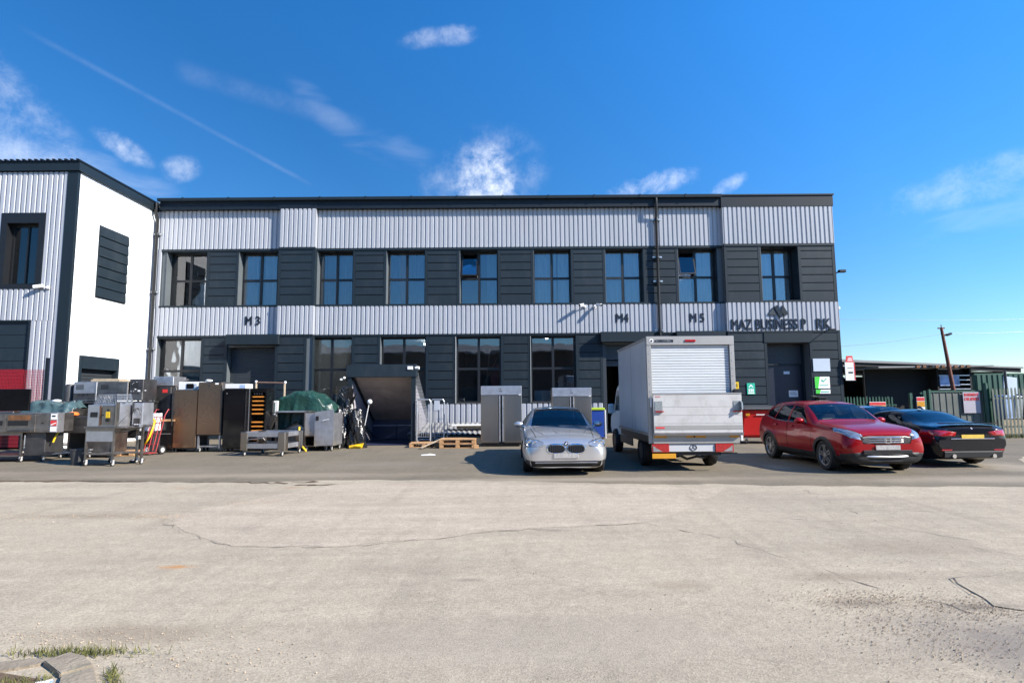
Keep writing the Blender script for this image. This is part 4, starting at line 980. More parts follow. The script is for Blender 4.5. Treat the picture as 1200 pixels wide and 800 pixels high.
def cloth(name, mat, loc, nx, ny, fn, label, cat='tarpaulin', rz=0, th=.012):
    mb = MB(); mb.grid(nx, ny, fn)
    o = mb.build(name, mat, smooth=True, loc=loc, rz=rz)
    so = o.modifiers.new('thick', 'SOLIDIFY'); so.thickness = th
    return tag(o, label, cat)
random.seed(5)
ph = [random.uniform(0, 6) for _ in range(12)]
def folds(u, v, k=1): return .05*math.sin(9*u+3*v+ph[0])+.035*math.sin(21*u-5*v+ph[1])*k+.025*math.sin(33*v+9*u+ph[2])*k
def tarp_low(u, v):
    e = min(u, 1-u)*2; x = (u-.5)*1.7; y = v*1.6
    z = 1.58+.06*math.sin(4*u+ph[3])+folds(u, v, .9)
    if v < .4: z -= (.4-v)*1.5; y = .4+(v-.4)*.75 
    return (x+.04*math.sin(8*v), y+folds(v, u)*.7, z-.25*max(0, .2-e)*3)
cloth('blue_tarpaulin', 'tarpb', (-14.35, 17.0, 0), 60, 40, tarp_low, 'creased blue green tarpaulin thrown over a bench behind the far left oven')
t = thing('work_bench', (-14.3, 17.3, 0), 'steel bench hidden beneath the blue green tarpaulin', 'bench')
mb = MB(); mb.box(-.75, .8, .1, 1.2, 1.2, 1.42, .01); mb.build('top', 'steel2', t); stand(t, -.7, .75, .1, 1.15, 1.2, .3)

t = thing('prep_counter', (-12.75, 16.7, 0), 'dull steel counter with an open base behind the small conveyor oven', 'counter')
mb = MB(); mb.box(-.62, 1.0, 0, .75, .72, 1.20, .01); mb.box(-.62, 1.0, -.012, -.001, .98, 1.0); mb.build('body', 'steeld', t)
mb = MB(); mb.box(.12, .98, .12, .72, .16, .71, .01); mb.build('cupboard', 'steel2', t)
mb = MB(); mb.box(-.62, .1, .5, .74, .16, .71); mb.build('back_panel', 'black', t)
castors(t, [(-.55, .1), (.9, .1), (.9, .65), (-.55, .65), (.3, .1)], .06)
mb = MB(); mb.box(-.6, .98, .06, .7, .125, .155); mb.build('shelf', 'steel2', t)
mb = MB(); mb.ball((0, 0, .07), .14, 3, (1.2, .8, .5), jit=.18); mb.ball((-.2, .0, .05), .08, 2, (1.5, .7, .4), jit=.15)
tag(mb.build('orange_cloth', 'orange', loc=(-13.0, 16.75, 1.2), smooth=True), 'crumpled bright orange cloth left on the dull steel counter', 'cloth')
mb = MB(); mb.box(-.62, .62, -.05, .05, -.02, .02, .006, 0, Matrix.Rotation(R(-6), 3, 'Y'), (0, 0, 0))
tag(mb.build('aluminium_bar', 'galv', loc=(-12.55, 16.15, .22), rz=4), 'long pale aluminium bar propped between bucket and oven stand', 'bar')
t = thing('bucket', (-11.4, 15.0, 0), 'black plastic bucket standing at the left foot of the oven table', 'bucket')
mb = MB(); mb.lathe([(.001, .0), (.15, .0), (.19, .38), (.205, .38), (.205, .41), (.18, .41), (.14, .03), (.001, .03)], (0, 0, 0), 'z', 20); mb.build('tub', 'darkgrey', t, smooth=50)
mb = MB(); mb.tube([(.2*math.cos(a), -.1*math.sin(a)-.02, .38-.14*math.sin(a)) for a in np.linspace(0, PI, 10)], .008, 6); mb.build('handle', 'galv', t)

# small conveyor oven on a castored table, turned a little
t = thing('oven_table', (-11.0, 14.66, 0), 'castored steel table carrying the small conveyor oven with the yellow tag', 'table', rz=-9)
mb = MB(); mb.box(-.04, 1.20, -.03, .85, .955, .995, .006); mb.build('tabletop', 'steel2', t)
stand(t, 0, .84, 0, .8, .95, .28, leg=.05, r=.055)
mb = MB(); mb.box(1.12, 1.17, .55, .60, .13, .955); mb.build('leg', 'steel2', t); castors(t, [(1.145, .575)], .05)
mb = MB(); mb.box(.03, .80, -.004, .01, .62, .88); mb.build('apron', 'steelw', t)
mb = MB(); mb.box(.84, 1.16, .45, .8, .28, .30); mb.build('side_shelf', 'steel2', t)
t = thing('small_conveyor_oven', (-11.0, 14.66, .996), 'small steel conveyor oven with yellow tag and dark mouth on the castored table', 'oven', rz=-9)
mb = MB(); mb.box(.0, .84, .02, .75, .0, .56, .008); mb.build('body', 'steelw', t)
mb = MB(); mb.box(.09, .30, .012, .019, .24, .37); mb.build('oven_mouth', 'black', t)
mb = MB(); mb.box(.36, .40, .013, .0192, .02, .54); mb.box(.41, .43, .013, .0192, .04, .5); mb.build('rust_streak', 'rust', t)
mb = MB(); mb.box(.44, .80, .005, .0185, .04, .54, .004); mb.box(.46, .5, -.01, .004, .28, .31, 0, 1); mb.build('door', ['steel2', 'black'], t)
mb = MB(); mb.box(.56, .68, -.006, .004, .22, .38, .004); mb.build('tag', 'yellow', t)
mb = MB(); mb.cyl((.62, .004, .17), (.62, -.02, .17), .05, n=14); mb.cyl((.62, .004, .42), (.62, -.004, .42), .03, n=12); mb.build('knob', 'black', t)
mb = MB(); mb.box(.845, .90, -.02, .06, -.0, .62); mb.build('corner_post', 'steel', t)
mb = MB(); mb.box(.91, 1.22, .45, .82, .02, .60, .01); mb.box(.97, 1.15, .438, .449, .02, .2, 0, 1); mb.box(.915, .96, .436, .449, .38, .6, 0, 1); mb.build('motor_box', ['steelw', 'steeld'], t)
mb = MB(); mb.tube([(1.06+.12*math.cos(a), .42, .26+.2*math.sin(a)) for a in np.linspace(2.9, .1, 12)], .01, 6); mb.tube([(.98, .22, .3), (.9, .05, .05), (.88, -.04, -.12), (1.0, .1, -.1), (1.1, .42, .1)], .008, 6); mb.build('cable', 'black', t)
mb = MB(); mb.box(1.10, 1.30, .3, .4, -.03, .05, .01); mb.box(1.13, 1.27, .29, .299, .0, .03, 0, 1); mb.build('discharge_chute', ['steelw', 'black'], t)
mb = MB()
def hoop(z, i): return [(.14+i, .05+i, z), (.82-i, .05+i, z), (.82-i, .6-i, z), (.14+i, .6-i, z), (.14+i, .05+i, z)]
t2 = thing('wire_basket', (-11.0, 14.66, .996+.565), 'upturned wire mesh basket lying on top of the small conveyor oven', 'basket', rz=-9)
mb.tube(hoop(.0, 0), .012, 6); mb.tube(hoop(.25, .06), .014, 6)
for k in range(14):
    f = k/13; mb.tube([(.14+.68*f, .05, 0), (.2+.56*f, .11, .25), (.2+.56*f, .54, .25), (.14+.68*f, .6, 0)], .004, 5)
    mb.tube([(.14, .05+.55*f, 0), (.2, .11+.43*f, .25), (.76, .11+.43*f, .25), (.82, .05+.55*f, 0)], .004, 5)
for zz, ii in ((.06, .015), (.12, .03), (.18, .045)): mb.tube(hoop(zz, ii), .004, 5)
mb.build('basket', 'galv', t2)
mb = MB(); mb.box(-.05, .05, -.04, .04, 0, .10, .015); mb.box(.06, .13, -.03, .04, 0, .1, .015)
tag(mb.build('switch_boxes', 'white', loc=(-10.0, 15.2, .62)), 'pair of small white electrical boxes under the right end of the oven table', 'box')
mb = MB(); mb.lathe([(.001, 0), (.16, 0), (.19, .05), (.17, .05), (.15, .015), (.001, .015)], (0, 0, 0), 'z', 20); 
tag(mb.build('metal_tray', 'steel', loc=(-10.25, 15.6, .0)), 'round metal tray lying on the tarmac behind the oven table', 'tray')

# row of steel machines on benches before the white wall
t = thing('low_bench', (-12.75, 18.0, 0), 'dark steel bench carrying the row of dented machines by the white wall', 'bench')
mb = MB(); mb.box(-1.35, .95, -.05, .9, 1.58, 1.645, .006); mb.build('top', 'steeld', t)
mb = MB(); mb.box(-1.3, .9, .3, .86, .5, 1.57); mb.build('back_panel', 'steeld', t)
for x in (-1.3, -.2, .85):
    for y in (0, .8): mb = MB(); mb.box(x, x+.06, y, y+.06, 0, 1.578); mb.build('leg', 'steeld', t)
mb = MB(); mb.box(-1.3, .9, -.02, .85, .48, .499); mb.build('shelf', 'steel2', t)
mb = MB(); mb.box(-1.25, -.1, 0, .3, .55, 1.25, .01); mb.box(.1, .85, 0, .3, .52, 1.2, .01); mb.build('drawer_unit', 'black', t)
def machine(x, w, h, mat, label, front):
    t = thing('catering_machine', (x, 18.02, 1.646), label, 'machine', 'steel machines on the dark bench')
    mb = MB(); mb.box(0, w, .0, .7, .02, h, .012); mb.build('casing', mat, t)
    mb = MB(); mb.box(.015, w-.015, -.012, -.001, .05, h*.42, .004); mb.build('lower_panel', 'steeld' if front != 2 else 'steel2', t)
    mb = MB()
    if front == 2:
        for (a, b, s) in ((.18, .36, .03), (.28, .3, .05), (.5, .32, .03)): mb.box(a, a+s*1.6, -.018, -.0125, b, b+s)
        for _ in range(9): a, b = random.uniform(.05, w-.1), random.uniform(.1, h-.08); mb.box(a, a+.02, -.006, -.001, b, b+.015)
    else: mb.box(w-.03, w-.01, -.02, -.001, .05, h-.02)
    mb.build('labels' if front == 2 else 'edge_strip', 'whitep' if front == 2 else 'steelw', t)
    mb = MB()
    for k in range(3): mb.cyl((w*.3+k*w*.18, -.012, h*.36), (w*.3+k*w*.18, -.04, h*.36), .022, n=12)
    mb.build('knob', 'black', t)
    mb = MB()
    for k in range(7): mb.box(w*.12+k*.035, w*.12+k*.035+.016, -.004, .002, h*.6, h*.86)
    mb.build('vent', 'black', t)
    mb = MB()
    for q in (.05, w-.05):
        for y in (.08, .6): mb.cyl((q, y, 0), (q, y, .02), .025, n=8)
    mb.build('foot', 'black', t)
machine(-14.0, .74, .62, 'steelw', 'left hand pale steel machine of the row by the white wall', 0)
machine(-13.24, .98, .62, 'steel2', 'middle brownish steel machine of the row by the white wall', 1)
machine(-12.22, .44, .70, 'steeld', 'speckled dark machine with small white labels at the right end of the row', 2)
mb = MB(); mb.box(0, .9, 0, .55, 0, .07, .01); mb.box(.05, .85, .02, .5, .072, .10, .004)
tag(mb.build('cardboard_sheet', 'wood2', loc=(-13.55, 18.12, 2.268), rz=3), 'flat tan cardboard lying on top of the steel machines', 'cardboard')
mb = MB(); mb.lathe([(.001, 0), (.13, 0), (.13, .5), (.1, .56), (.001, .57)], (0, 0, 0), 'z', 18)
tag(mb.build('grey_cylinder', 'darkgrey', loc=(-14.25, 18.2, 1.646), smooth=50), 'dark grey canister standing at the left end of the machine row', 'canister')
mb = MB(); mb.ball((0, 0, .06), .1, 2, (1.5, .8, .6), jit=.2); tag(mb.build('white_rag', 'whitep', loc=(-14.3, 17.75, 1.6), smooth=True), 'scrap of white rag beside the dark grey canister', 'cloth')

t = thing('tall_machine', (-11.72, 19.0, 0), 'tall dark cabinet with a red label and a pale steel box on top', 'cabinet')
mb = MB(); mb.box(-.28, .26, 0, .7, .06, 2.14, .01); mb.box(-.26, .24, -.02, -.001, 1.35, 2.1, .006); mb.build('cabinet', 'steeld', t)
mb = MB(); mb.box(-.36, .32, -.02, .72, 2.145, 2.46, .012); mb.build('top_box', 'steelw', t)
mb = MB(); mb.box(-.03, .14, -.026, -.021, 1.92, 2.03); mb.build('label', 'signred', t)
mb = MB(); mb.box(.27, .42, .02, .7, .9, 2.1, .01); mb.prism([(.02, 2.101), (.7, 2.101), (.7, 2.40)], 'x', .33, .43); mb.build('side_hood', 'steel2', t)
mb = MB(); mb.box(-.28, .26, .0, .7, 0, .058); mb.build('base', 'black', t)
t = thing('black_cabinets', (-11.35, 18.35, 0), 'low black cabinets with a wooden board on top beside the red sack truck', 'cabinet')
mb = MB(); mb.box(-.42, .42, 0, .6, .06, .98, .012); mb.box(-.4, .4, -.012, -.001, .5, .96); mb.build('casing', 'blackg', t)
mb = MB(); mb.box(-.02, .34, -.03, -.0125, .58, .60); mb.box(-.3, .05, -.018, -.0125, .16, .2); mb.build('handle', 'steelw', t)
mb = MB(); mb.box(-.45, .45, -.02, .6, .985, 1.05, .005); mb.build('board', 'wood', t)
mb = MB(); mb.box(-.4, .4, .02, .58, 0, .058); mb.build('plinth', 'black', t)
mb = MB(); mb.tube([(-.02, 0, .0), (-.02, -.02, .16), (.12, -.02, .18), (.14, 0, 0)], .02, 8); mb.box(-.06, .18, -.05, .15, 0, .03, .01)
tag(mb.build('tape_dispenser', 'greenf', loc=(-11.1, 18.55, 1.052)), 'small dark green carrying handle standing on the black cabinets', 'handle')

t = thing('sack_truck', (-11.25, 17.7, 0), 'red tubular sack truck leaning back with a yellow hose looped over it', 'sack truck', rz=-12)
mb = MB()
for x in (-.22, -.08, .08, .22): mb.tube([(x, .02, .12), (x, .28, 1.15)] if abs(x) < .2 else [(x, .0, .10), (x, .28, 1.2), (x, .40, 1.38), (x*.9, .46, 1.36)], .014, 8)
for z in (.3, .62, .95, 1.14): mb.tube([(-.22, .02+.245*(z-.1), z), (.22, .02+.245*(z-.1), z)], .011, 8)
mb.build('frame', 'redp', t)
mb = MB(); mb.box(-.24, .24, -.26, .02, .05, .07); mb.build('toe_plate', 'redp', t)
for s in (-1, 1):
    mb = MB(); mb.cyl((s*.25, .14, .13), (s*.33, .14, .13), .13, n=18); w = mb.build('wheel', 'rubber', t, smooth=40); mb = MB(); mb.cyl((s*.24, .14, .13), (s*.335, .14, .13), .075, n=14); mb.build('hub', 'castor', w)
mb = MB(); mb.tube([(-.55, -.0, .86), (-.36, .1, 1.0), (-.12, .2, 1.1), (.02, .14, 1.02), (.05, .05, .8), (.02, -.02, .55), (-.1, -.06, .3)], .03, 8)
tag(mb.build('gas_hose', 'yellow', loc=(-11.25, 17.65, .0), rz=-12, smooth=True), 'thick yellow gas hose hanging over the red sack truck', 'hose')
t = thing('white_carton', (-11.6, 18.0, .0), 'pale boxed appliance beside the red sack truck', 'box')
mb = MB(); mb.box(-.25, .25, 0, .4, .7, 1.25, .01); mb.build('casing', 'white', t); mb = MB(); mb.box(-.25, .25, .0, .4, 0, .698, .01); mb.build('base', 'steeld', t)
def pallet_t(loc, rz, label, w=1.2, d=1.0, stack=1):
    t = thing('pallet', loc, label, 'pallet', 'wooden pallets', rz)
    for s in range(stack):
        z = s*.150
        mb = MB()
        for k in range(7): mb.box(-w/2, w/2, -d/2+k*(d-.1)/6, -d/2+k*(d-.1)/6+.1, z+.122, z+.144, .003)
        mb.build('deck', 'wood', t)
        mb = MB()
        for k in range(3): mb.box(-w/2+k*(w-.1)/2, -w/2+k*(w-.1)/2+.1, -d/2, d/2, z+.1, z+.121, .003)
        for k in range(3): mb.box(-w/2, w/2, -d/2+k*(d-.1)/2, -d/2+k*(d-.1)/2+.1, z, z+.02, .003)
        mb.build('bearer', 'wood', t)
        for a in range(3):
            for b in range(3): mb = MB(); mb.box(-w/2+a*(w-.14)/2, -w/2+a*(w-.14)/2+.14, -d/2+b*(d-.1)/2, -d/2+b*(d-.1)/2+.1, z+.021, z+.099, .004); mb.build('block', 'wood', t)
    return t
pallet_t((-11.9, 17.5, 0), 6, 'orange brown pallet lying beneath the benches behind the oven table', .9, .7)

# uprights: fridges
def fridge_single(loc, w, d, h, mat, label, rz=0, legs=0., side='darkgrey', handle_l=False, cat='fridge'):
    t = thing('upright_fridge', loc, label, cat, 'single door fridges', rz)
    mb = MB(); mb.box(0, w, .05, d, legs+.1, h, .012); mb.build('cabinet', side, t)
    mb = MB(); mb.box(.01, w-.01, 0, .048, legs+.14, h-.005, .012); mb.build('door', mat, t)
    mb = MB()
    if handle_l: mb.box(-.035, .005, -.03, .0, h*.42, h*.75, .008)
    else: mb.box(w-.03, w-.0, -.015, .0, legs+.2, h-.1, .004)
    mb.build('handle', 'black', t)
    if legs:
        for x in (.02, w-.07):
            for y in (.06, d-.1): mb = MB(); mb.box(x, x+.05, y, y+.05, .11, legs+.1); mb.build('leg', 'steelw', t)
        mb = MB(); mb.box(.02, w-.02, .1, d-.1, .16, .19); mb.build('shelf', 'steelw', t)
    castors(t, [(.06, .12), (w-.06, .12), (.06, d-.1), (w-.06, d-.1)], .045)
    return t
fridge_single((-10.98, 18.35, 0), .78, .75, 2.0, 'steelrefl', 'steel upright fridge, brown reflection in its door colour, black side handle, left of the row', 0, handle_l=True)
t = fridge_single((-10.18, 18.3, 0), .78, .75, 2.24, 'steelrefl', 'taller steel cabinet, brown reflection in its door colour, raised on an open castored base', 0, legs=.42, side='darkgrey')
mb = MB(); mb.box(.55, .66, -.004, -.001, 2.16, 2.21); mb.box(.3, .4, -.004, -.001, 2.1, 2.14, 0, 1); mb.build('label', ['whitep', 'steeld'], t)
t = fridge_single((-9.34, 18.3, 0), .74, .7, 2.03, 'blackg', 'glossy black upright fridge between steel cabinet and wine cooler', 0, side='blackg')
mb = MB(); mb.box(.1, .11, -.004, -.001, 1.86, 1.88); mb.build('badge', 'white', t)
t = thing('wine_cooler', (-8.58, 18.5, 0), 'narrow black wine cooler with orange wooden racks behind its glass', 'wine cooler')
mb = MB(); mb.box(.0, .03, 0, .6, .1, 2.03); mb.box(.5, .54, 0, .6, .1, 2.03); mb.box(.03, .5, .0, .6, 1.9, 2.03); mb.box(.03, .5, 0, .6, .1, .25); mb.box(.03, .5, .56, .6, .25, 1.9); mb.box(0, .54, .03, .6, .0, .099); mb.build('cabinet', 'blackg', t)
for k in range(11):
    if k == 5: continue
    mb = MB(); mb.box(.06, .47, .03, .5, .36+k*.137, .405+k*.137, .006); mb.build('rack', 'orangewood', t)
mb = MB(); mb.box(-.05, -.005, -.02, .05, .1, 2.03); mb.build('door_edge', 'steelw', t)
mb = MB()
for k in range(4): mb.box(.12+k*.08, .15+k*.08, .02, .04, 1.83, 1.88)
mb.build('control', 'darkgrey', t)
t = thing('white_till', (-10.95, 18.5, 2.001), 'white appliance with a small grey screen on top of the left steel fridge', 'appliance')
mb = MB(); mb.box(-.02, .72, .05, .5, 0, .26, .012); mb.build('casing', 'white', t); mb = MB(); mb.box(.25, .48, .03, .049, .04, .2, .006); mb.build('screen', 'blackg', t)
mb = MB(); mb.box(.52, .6, .02, .048, .05, .2); mb.build('panel', 'signgrey', t)
t = thing('white_carton', (-9.35, 18.5, 2.031), 'flat white carton with a blue label on top of the glossy black fridge', 'box')
mb = MB(); mb.box(-.1, .62, .0, .5, 0, .15, .006); mb.build('carton', 'white', t); mb = MB(); mb.box(.42, .60, -.004, -.001, .02, .12); mb.build('label', 'bluevar', t)
mb = MB(); mb.ball((0, 0, .05), .08, 2, (1.6, .8, .6), jit=.2); tag(mb.build('white_rag', 'whitep', loc=(-10.0, 18.6, 2.24), smooth=True), 'small white rag on top of the taller steel cabinet', 'cloth')
t = thing('garment_rail', (-8.75, 20.2, 0), 'copper coloured pipe rail standing behind the wine cooler', 'rail')
mb = MB(); mb.tube([(-.42, 0, 2.28), (.62, 0, 2.25)], .03, 10); mb.build('top_rail', 'copper', t)
for x, z in ((-.42, 2.28), (.60, 2.25)): mb = MB(); mb.tube([(x, 0, 0), (x, 0, z-.02)], .042, 10); mb.box(x-.05, x+.05, -.25, .25, 0, .04); mb.build('upright', 'wood2', t)
for x, z in ((-.42, 2.28), (.62, 2.25)): mb = MB(); mb.ball((x, 0, z+.02), .05, 2); mb.build('end_cap', 'white', t)

# low trolley frame, work table, green tarp heap
t = thing('trolley_frame', (-8.1, 16.95, 0), 'low stainless trolley frame with thick corner legs and an empty top', 'trolley', rz=-7)
for x in (0, 1.18):
    for y in (0, 1.05): mb = MB(); mb.box(x, x+.22, y, y+.05, .16, .70, .01); mb.box(x+(.0 if x == 0 else .17), x+(.05 if x == 0 else .22), y+.051-(.0 if y == 0 else .23), y+.2-(.0 if y == 0 else .20), .16, .70, .008); mb.build('leg', 'steel', t)
mb = MB()
for z0, z1 in ((.22, .36), (.56, .70)):
    mb.box(.221, 1.179, .01, .04, z0, z1, .004); mb.box(.221, 1.179, 1.06, 1.09, z0, z1, .004); mb.box(.01, .04, .24, .84, z0, z1, .004); mb.box(1.36, 1.39, .24, .84, z0, z1, .004)
mb.build('rail', 'steelw', t)
mb = MB(); mb.tube([(.24, -.02, .44), (.3, -.04, .49), (.75, -.04, .53), (.8, -.02, .47)], .018, 8); mb.build('handle', 'steel', t)
mb = MB(); mb.grid(12, 8, lambda u, v: (.24+u*.95, .08+v*.94, .60+.03*math.sin(17*u+5*v)*math.sin(9*v))); mb.build('wire_tray', 'steeld', t)
castors(t, [(.1, .06), (1.3, .04), (.1, 1.06), (1.3, 1.06)], .06)
t = thing('work_table', (-7.9, 18.9, 0), 'stainless work table with a tall pale splashback and lower shelf', 'table', rz=-3)
mb = MB(); mb.box(0, 1.12, .0, .75, 1.23, 1.28, .005); mb.build('top', 'steelw', t)
mb = MB(); mb.box(.12, 1.0, .5, .53, .66, 1.225, .004); mb.build('back_panel', 'steelw', t)
mb = MB(); mb.box(.08, 1.04, .05, .7, .55, .585, .004); mb.build('shelf', 'steel', t)
for x in (.0, 1.06):
    for y in (.02, .68): mb = MB(); mb.box(x, x+.06, y, y+.06, .1, 1.229); mb.build('leg', 'steel2', t)
castors(t, [(.03, .05), (1.09, .05), (.03, .71), (1.09, .71)], .045)
mb = MB(); mb.box(-.2, -.02, -.04, .04, .7, 1.18, .01, 0, Matrix.Rotation(R(24), 3, 'Y')); mb.tube([(-.3, 0, .72), (-.06, 0, 1.22), (.02, .02, 1.22)], .02, 8); mb.build('hinged_arm', 'steel', t)
t = thing('steel_cupboard', (-6.75, 18.4, 0), 'grey steel castored cupboard with a sloping end panel in front of the green tarpaulin', 'cupboard', rz=-3)
mb = MB(); mb.box(0, .03, 0, .9, .15, 1.28); mb.box(.03, .36, .05, .09, .5, 1.22, m=1); mb.box(.03, .36, .06, .8, .14, .17); mb.box(.36, .40, .02, .9, .14, 1.26); mb.box(.03, .36, .06, .8, .46, .49); mb.build('carcass', ['steel2', 'steelw'], t)
mb = MB(); mb.prism([(.36, .16), (.98, .20), (.98, 1.34), (.36, 1.24)], 'y', -.03, .0); mb.box(.40, .96, .001, .85, .17, 1.2)
for k in range(5): mb.box(.42+k*.11, .424+k*.11, -.034, -.0305, .22, .92)
mb.build('end_panel', 'steelw', t)
mb = MB(); mb.box(.62, .82, -.06, -.035, .98, 1.0, .004, 0, Matrix.Rotation(R(-14), 3, 'Y')); mb.box(.40, .50, -.06, -.031, .98, 1.12, .01, 1); mb.build('handle', ['white', 'black'], t)
castors(t, [(.06, .1), (.7, .1), (.88, .1), (.06, .8), (.88, .8)], .06)
mb = MB(); mb.tube([(-.02, .0, .78), (.0, -.05, .7), (-.04, -.08, .5), (-.05, -.1, .33), (.02, -.12, .24), (.16, -.14, .16), (.26, -.16, .06), (.27, -.17, .02)], .032, 8)
tag(mb.build('gas_hose', 'yellow', loc=(-6.80, 18.18, 0), smooth=True), 'yellow gas hose dangling to the ground between work table and steel cupboard', 'hose')
def tarp_heap(u, v):
    # a sheet thrown over unequal boxes: low shoulder on the left, high middle, long fall on the right
    a = 2*PI*u; rr = min(1, v/.5); hang = max(0, v-.5)/.5
    k = (abs(math.cos(a))**3.2+abs(math.sin(a))**3.2)**(-1/3.2)
    fold = 1+.055*hang*math.sin(13*a+ph[4])+.035*hang*math.sin(29*a+ph[5]+3*hang)
    x = 1.12*k*rr*math.cos(a)*fold; y = .74*k*rr*math.sin(a)*fold
    top = 1.60+.34*math.exp(-((x-.05)/.62)**2)+.07*math.exp(-((x+.5)/.25)**2)-.05*(x > .7)
    crease = .035*math.sin(10*x+6*y+ph[6])*rr+.028*math.sin(19*x-8*y+ph[7])+.02*math.sin(37*a+ph[8])*rr
    drop = (1.42 if math.cos(a) > .45 else .92+.16*math.sin(3.1*a+ph[6])+.10*math.sin(7*a+ph[1]))*hang
    if math.cos(a) > .3: x += .20*hang**.6
    return (x, y, max(.07, top-.10*rr**6+crease-drop))
cloth('green_tarpaulin', 'tarpg', (-7.25, 19.95, 0), 150, 48, tarp_heap, 'shiny dark green tarpaulin draped over a heap of kitchen equipment')
t = thing('covered_machine', (-7.2, 19.95, 0), 'steel machine standing under the dark green tarpaulin', 'machine')
mb = MB(); mb.box(-.85, .85, -.5, .5, .12, 1.5, .02); mb.build('casing', 'steel2', t); castors(t, [(-.7, -.4), (.7, -.4), (-.7, .4), (.7, .4)], .05)
t = thing('glass_case', (-8.25, 19.2, 0), 'pale glass fronted case half hidden at the left of the green tarpaulin', 'case')
mb = MB(); mb.box(-.2, .3, .02, .5, .9, 1.62, .01); mb.build('casing', 'white', t); mb = MB(); mb.box(-.16, .2, .0, .019, 1.2, 1.56); mb.build('pane', 'tarpb', t); mb = MB(); mb.box(-.2, .3, .02, .5, 0, .898); mb.build('base', 'steeld', t)

# black polythene bundles beside the cellar entrance
def bundle(loc, r, h, label, seed, m='bag', lean=0):
    rnd = random.Random(seed); q = [rnd.uniform(0, 6) for _ in range(8)]
    mb = MB()
    def fn(u, v):
        a = 2*PI*u; rr = r*(1-.55*v**2.2)*(1+.16*math.sin(3*a+q[0]+4*v)+.10*math.sin(7*a+q[1]-9*v)+.06*math.sin(13*a+q[2]+15*v)) * (.02 if v > .999 else 1)
        return (rr*math.cos(a)+lean*v, rr*math.sin(a), h*v+.03*math.sin(6*a+q[3]))
    mb.grid(56, 30, fn)
    return tag(mb.build('wrapped_bundle', m, loc=loc, smooth=True), label, 'bundle', 'black wrapped bundles')
bundle((-5.95, 20.25, 0), .36, 2.12, 'tallest black polythene wrapped bundle right behind the green tarpaulin', 3)
bundle((-5.95, 19.75, 0), .34, 1.35, 'squat black polythene bundle against the right edge of the green tarpaulin', 5)
bundle((-5.35, 19.62, 0), .30, 1.32, 'black polythene wrapped bundle with a yellow base at the left of the cellar entrance', 9, lean=-.06)
mb = MB(); mb.prism([(-.22, 0), (.2, .02), (.26, .18), (-.22, .1)], 'y', -.05, .05); mb.tube([(-.2, -.06, .04), (0, -.08, .1), (.2, -.06, .08)], .03, 6)
tag(mb.build('yellow_sack', 'yellow', loc=(-5.3, 19.28, 0)), 'yellow sack crushed under the foot of a black bundle', 'sack')
t = thing('broom', (-5.12, 19.95, 0), 'pole with a round white head leaning in the cellar doorway', 'broom')
mb = MB(); mb.tube([(-.2, 0, .02), (.06, .05, 1.5)], .014, 6); mb.build('handle', 'white', t); mb = MB(); mb.ball((.08, .05, 1.56), .085, 3); mb.build('head', 'whitep', t, smooth=True)
t = thing('torn_strips', (-5.8, 20.05, 1.35), 'dark glossy torn strips of polythene poking out above the black bundles', 'wire')
mb = MB(); rr = random.Random(2)
for k in range(16):
    a = rr.uniform(0, PI); mb.tube([(0, 0, .0), (.2*math.cos(a), -.05, .25*math.sin(a)+.3), (.38*math.cos(a)+rr.uniform(-.1, .1), -.1, .3*math.sin(a)+.45)], [.02, .045, .012], 5)
mb.build('strip', 'bag', t)

# roll cages, pallets, sheets, double fridges
def roll_cage(loc, rz, label):
    t = thing('roll_cage', loc, label, 'roll cage', 'galvanised roll cage sides', rz)
    mb = MB(); mb.tube([(0, 0, .16), (0, 0, 1.56), (.04, 0, 1.62), (.44, 0, 1.62), (.48, 0, 1.56), (.48, 0, .16)], .027, 8); mb.build('frame', 'galv', t)
    mb = MB()
    for k in range(1, 6): mb.tube([(k*.08, .0, .3), (k*.08, .0, 1.2)], .006, 5)
    for z in (.3, .62, .92, 1.2, 1.28): mb.tube([(0, 0, z), (.48, 0, z)], .007, 5)
    mb.build('mesh', 'galv', t)
    mb = MB(); mb.tube([(0, .02, .16), (0, .7, .16), (.48, .7, .16), (.48, .02, .16)], .018, 8); mb.tube([(0, .7, .16), (0, .7, 1.5)], .018, 8); mb.tube([(.48, .7, .16), (.48, .7, 1.5)], .018, 8); mb.build('base', 'galv', t)
    castors(t, [(.03, .04), (.45, .04), (.03, .68), (.45, .68)], .055)
    return t
roll_cage((-3.42, 20.3, 0), 4, 'galvanised roll cage nearest to the cellar entrance')
roll_cage((-2.96, 20.6, 0), -3, 'galvanised roll cage left behind the stacked pallets, with a grey plate tied on')
mb = MB(); mb.box(0, .2, -.02, 0, 0, .34, .004); tag(mb.build('grey_plate', 'signgrey', loc=(-2.84, 20.57, 1.24), rz=-3), 'grey plate tied to the right hand roll cage', 'plate')
pallet_t((-3.05, 19.85, 0), 3, 'broken wooden pallet under the roll cages beside the cellar entrance', 1.0, .8)
pallet_t((-1.86, 19.5, 0), 2, 'stack of two sun lit wooden pallets left of the steel double fridge', 1.22, .9, 2)
mb = MB(); mb.box(-.09, .09, -.05, .05, 0, .12, .006); tag(mb.build('wood_block', 'wood', loc=(-1.22, 18.92, 0), rz=10), 'wooden offcut lying at the right corner of the stacked pallets', 'offcut')
mb = MB(); mb.box(-.05, .05, -.55, .55, -.012, .012, .004, 0, Matrix.Rotation(R(14), 3, 'X')); tag(mb.build('timber_plank', 'wood2', loc=(-2.72, 19.25, .17), rz=-38), 'bare timber plank leaning on the broken pallet', 'plank')
t = thing('roof_sheet_stack', (-2.5, 22.2, 0), 'grey ribbed roofing sheets lying at a slope on dark boxes under the silver skirting', 'sheets')
mb = MB()
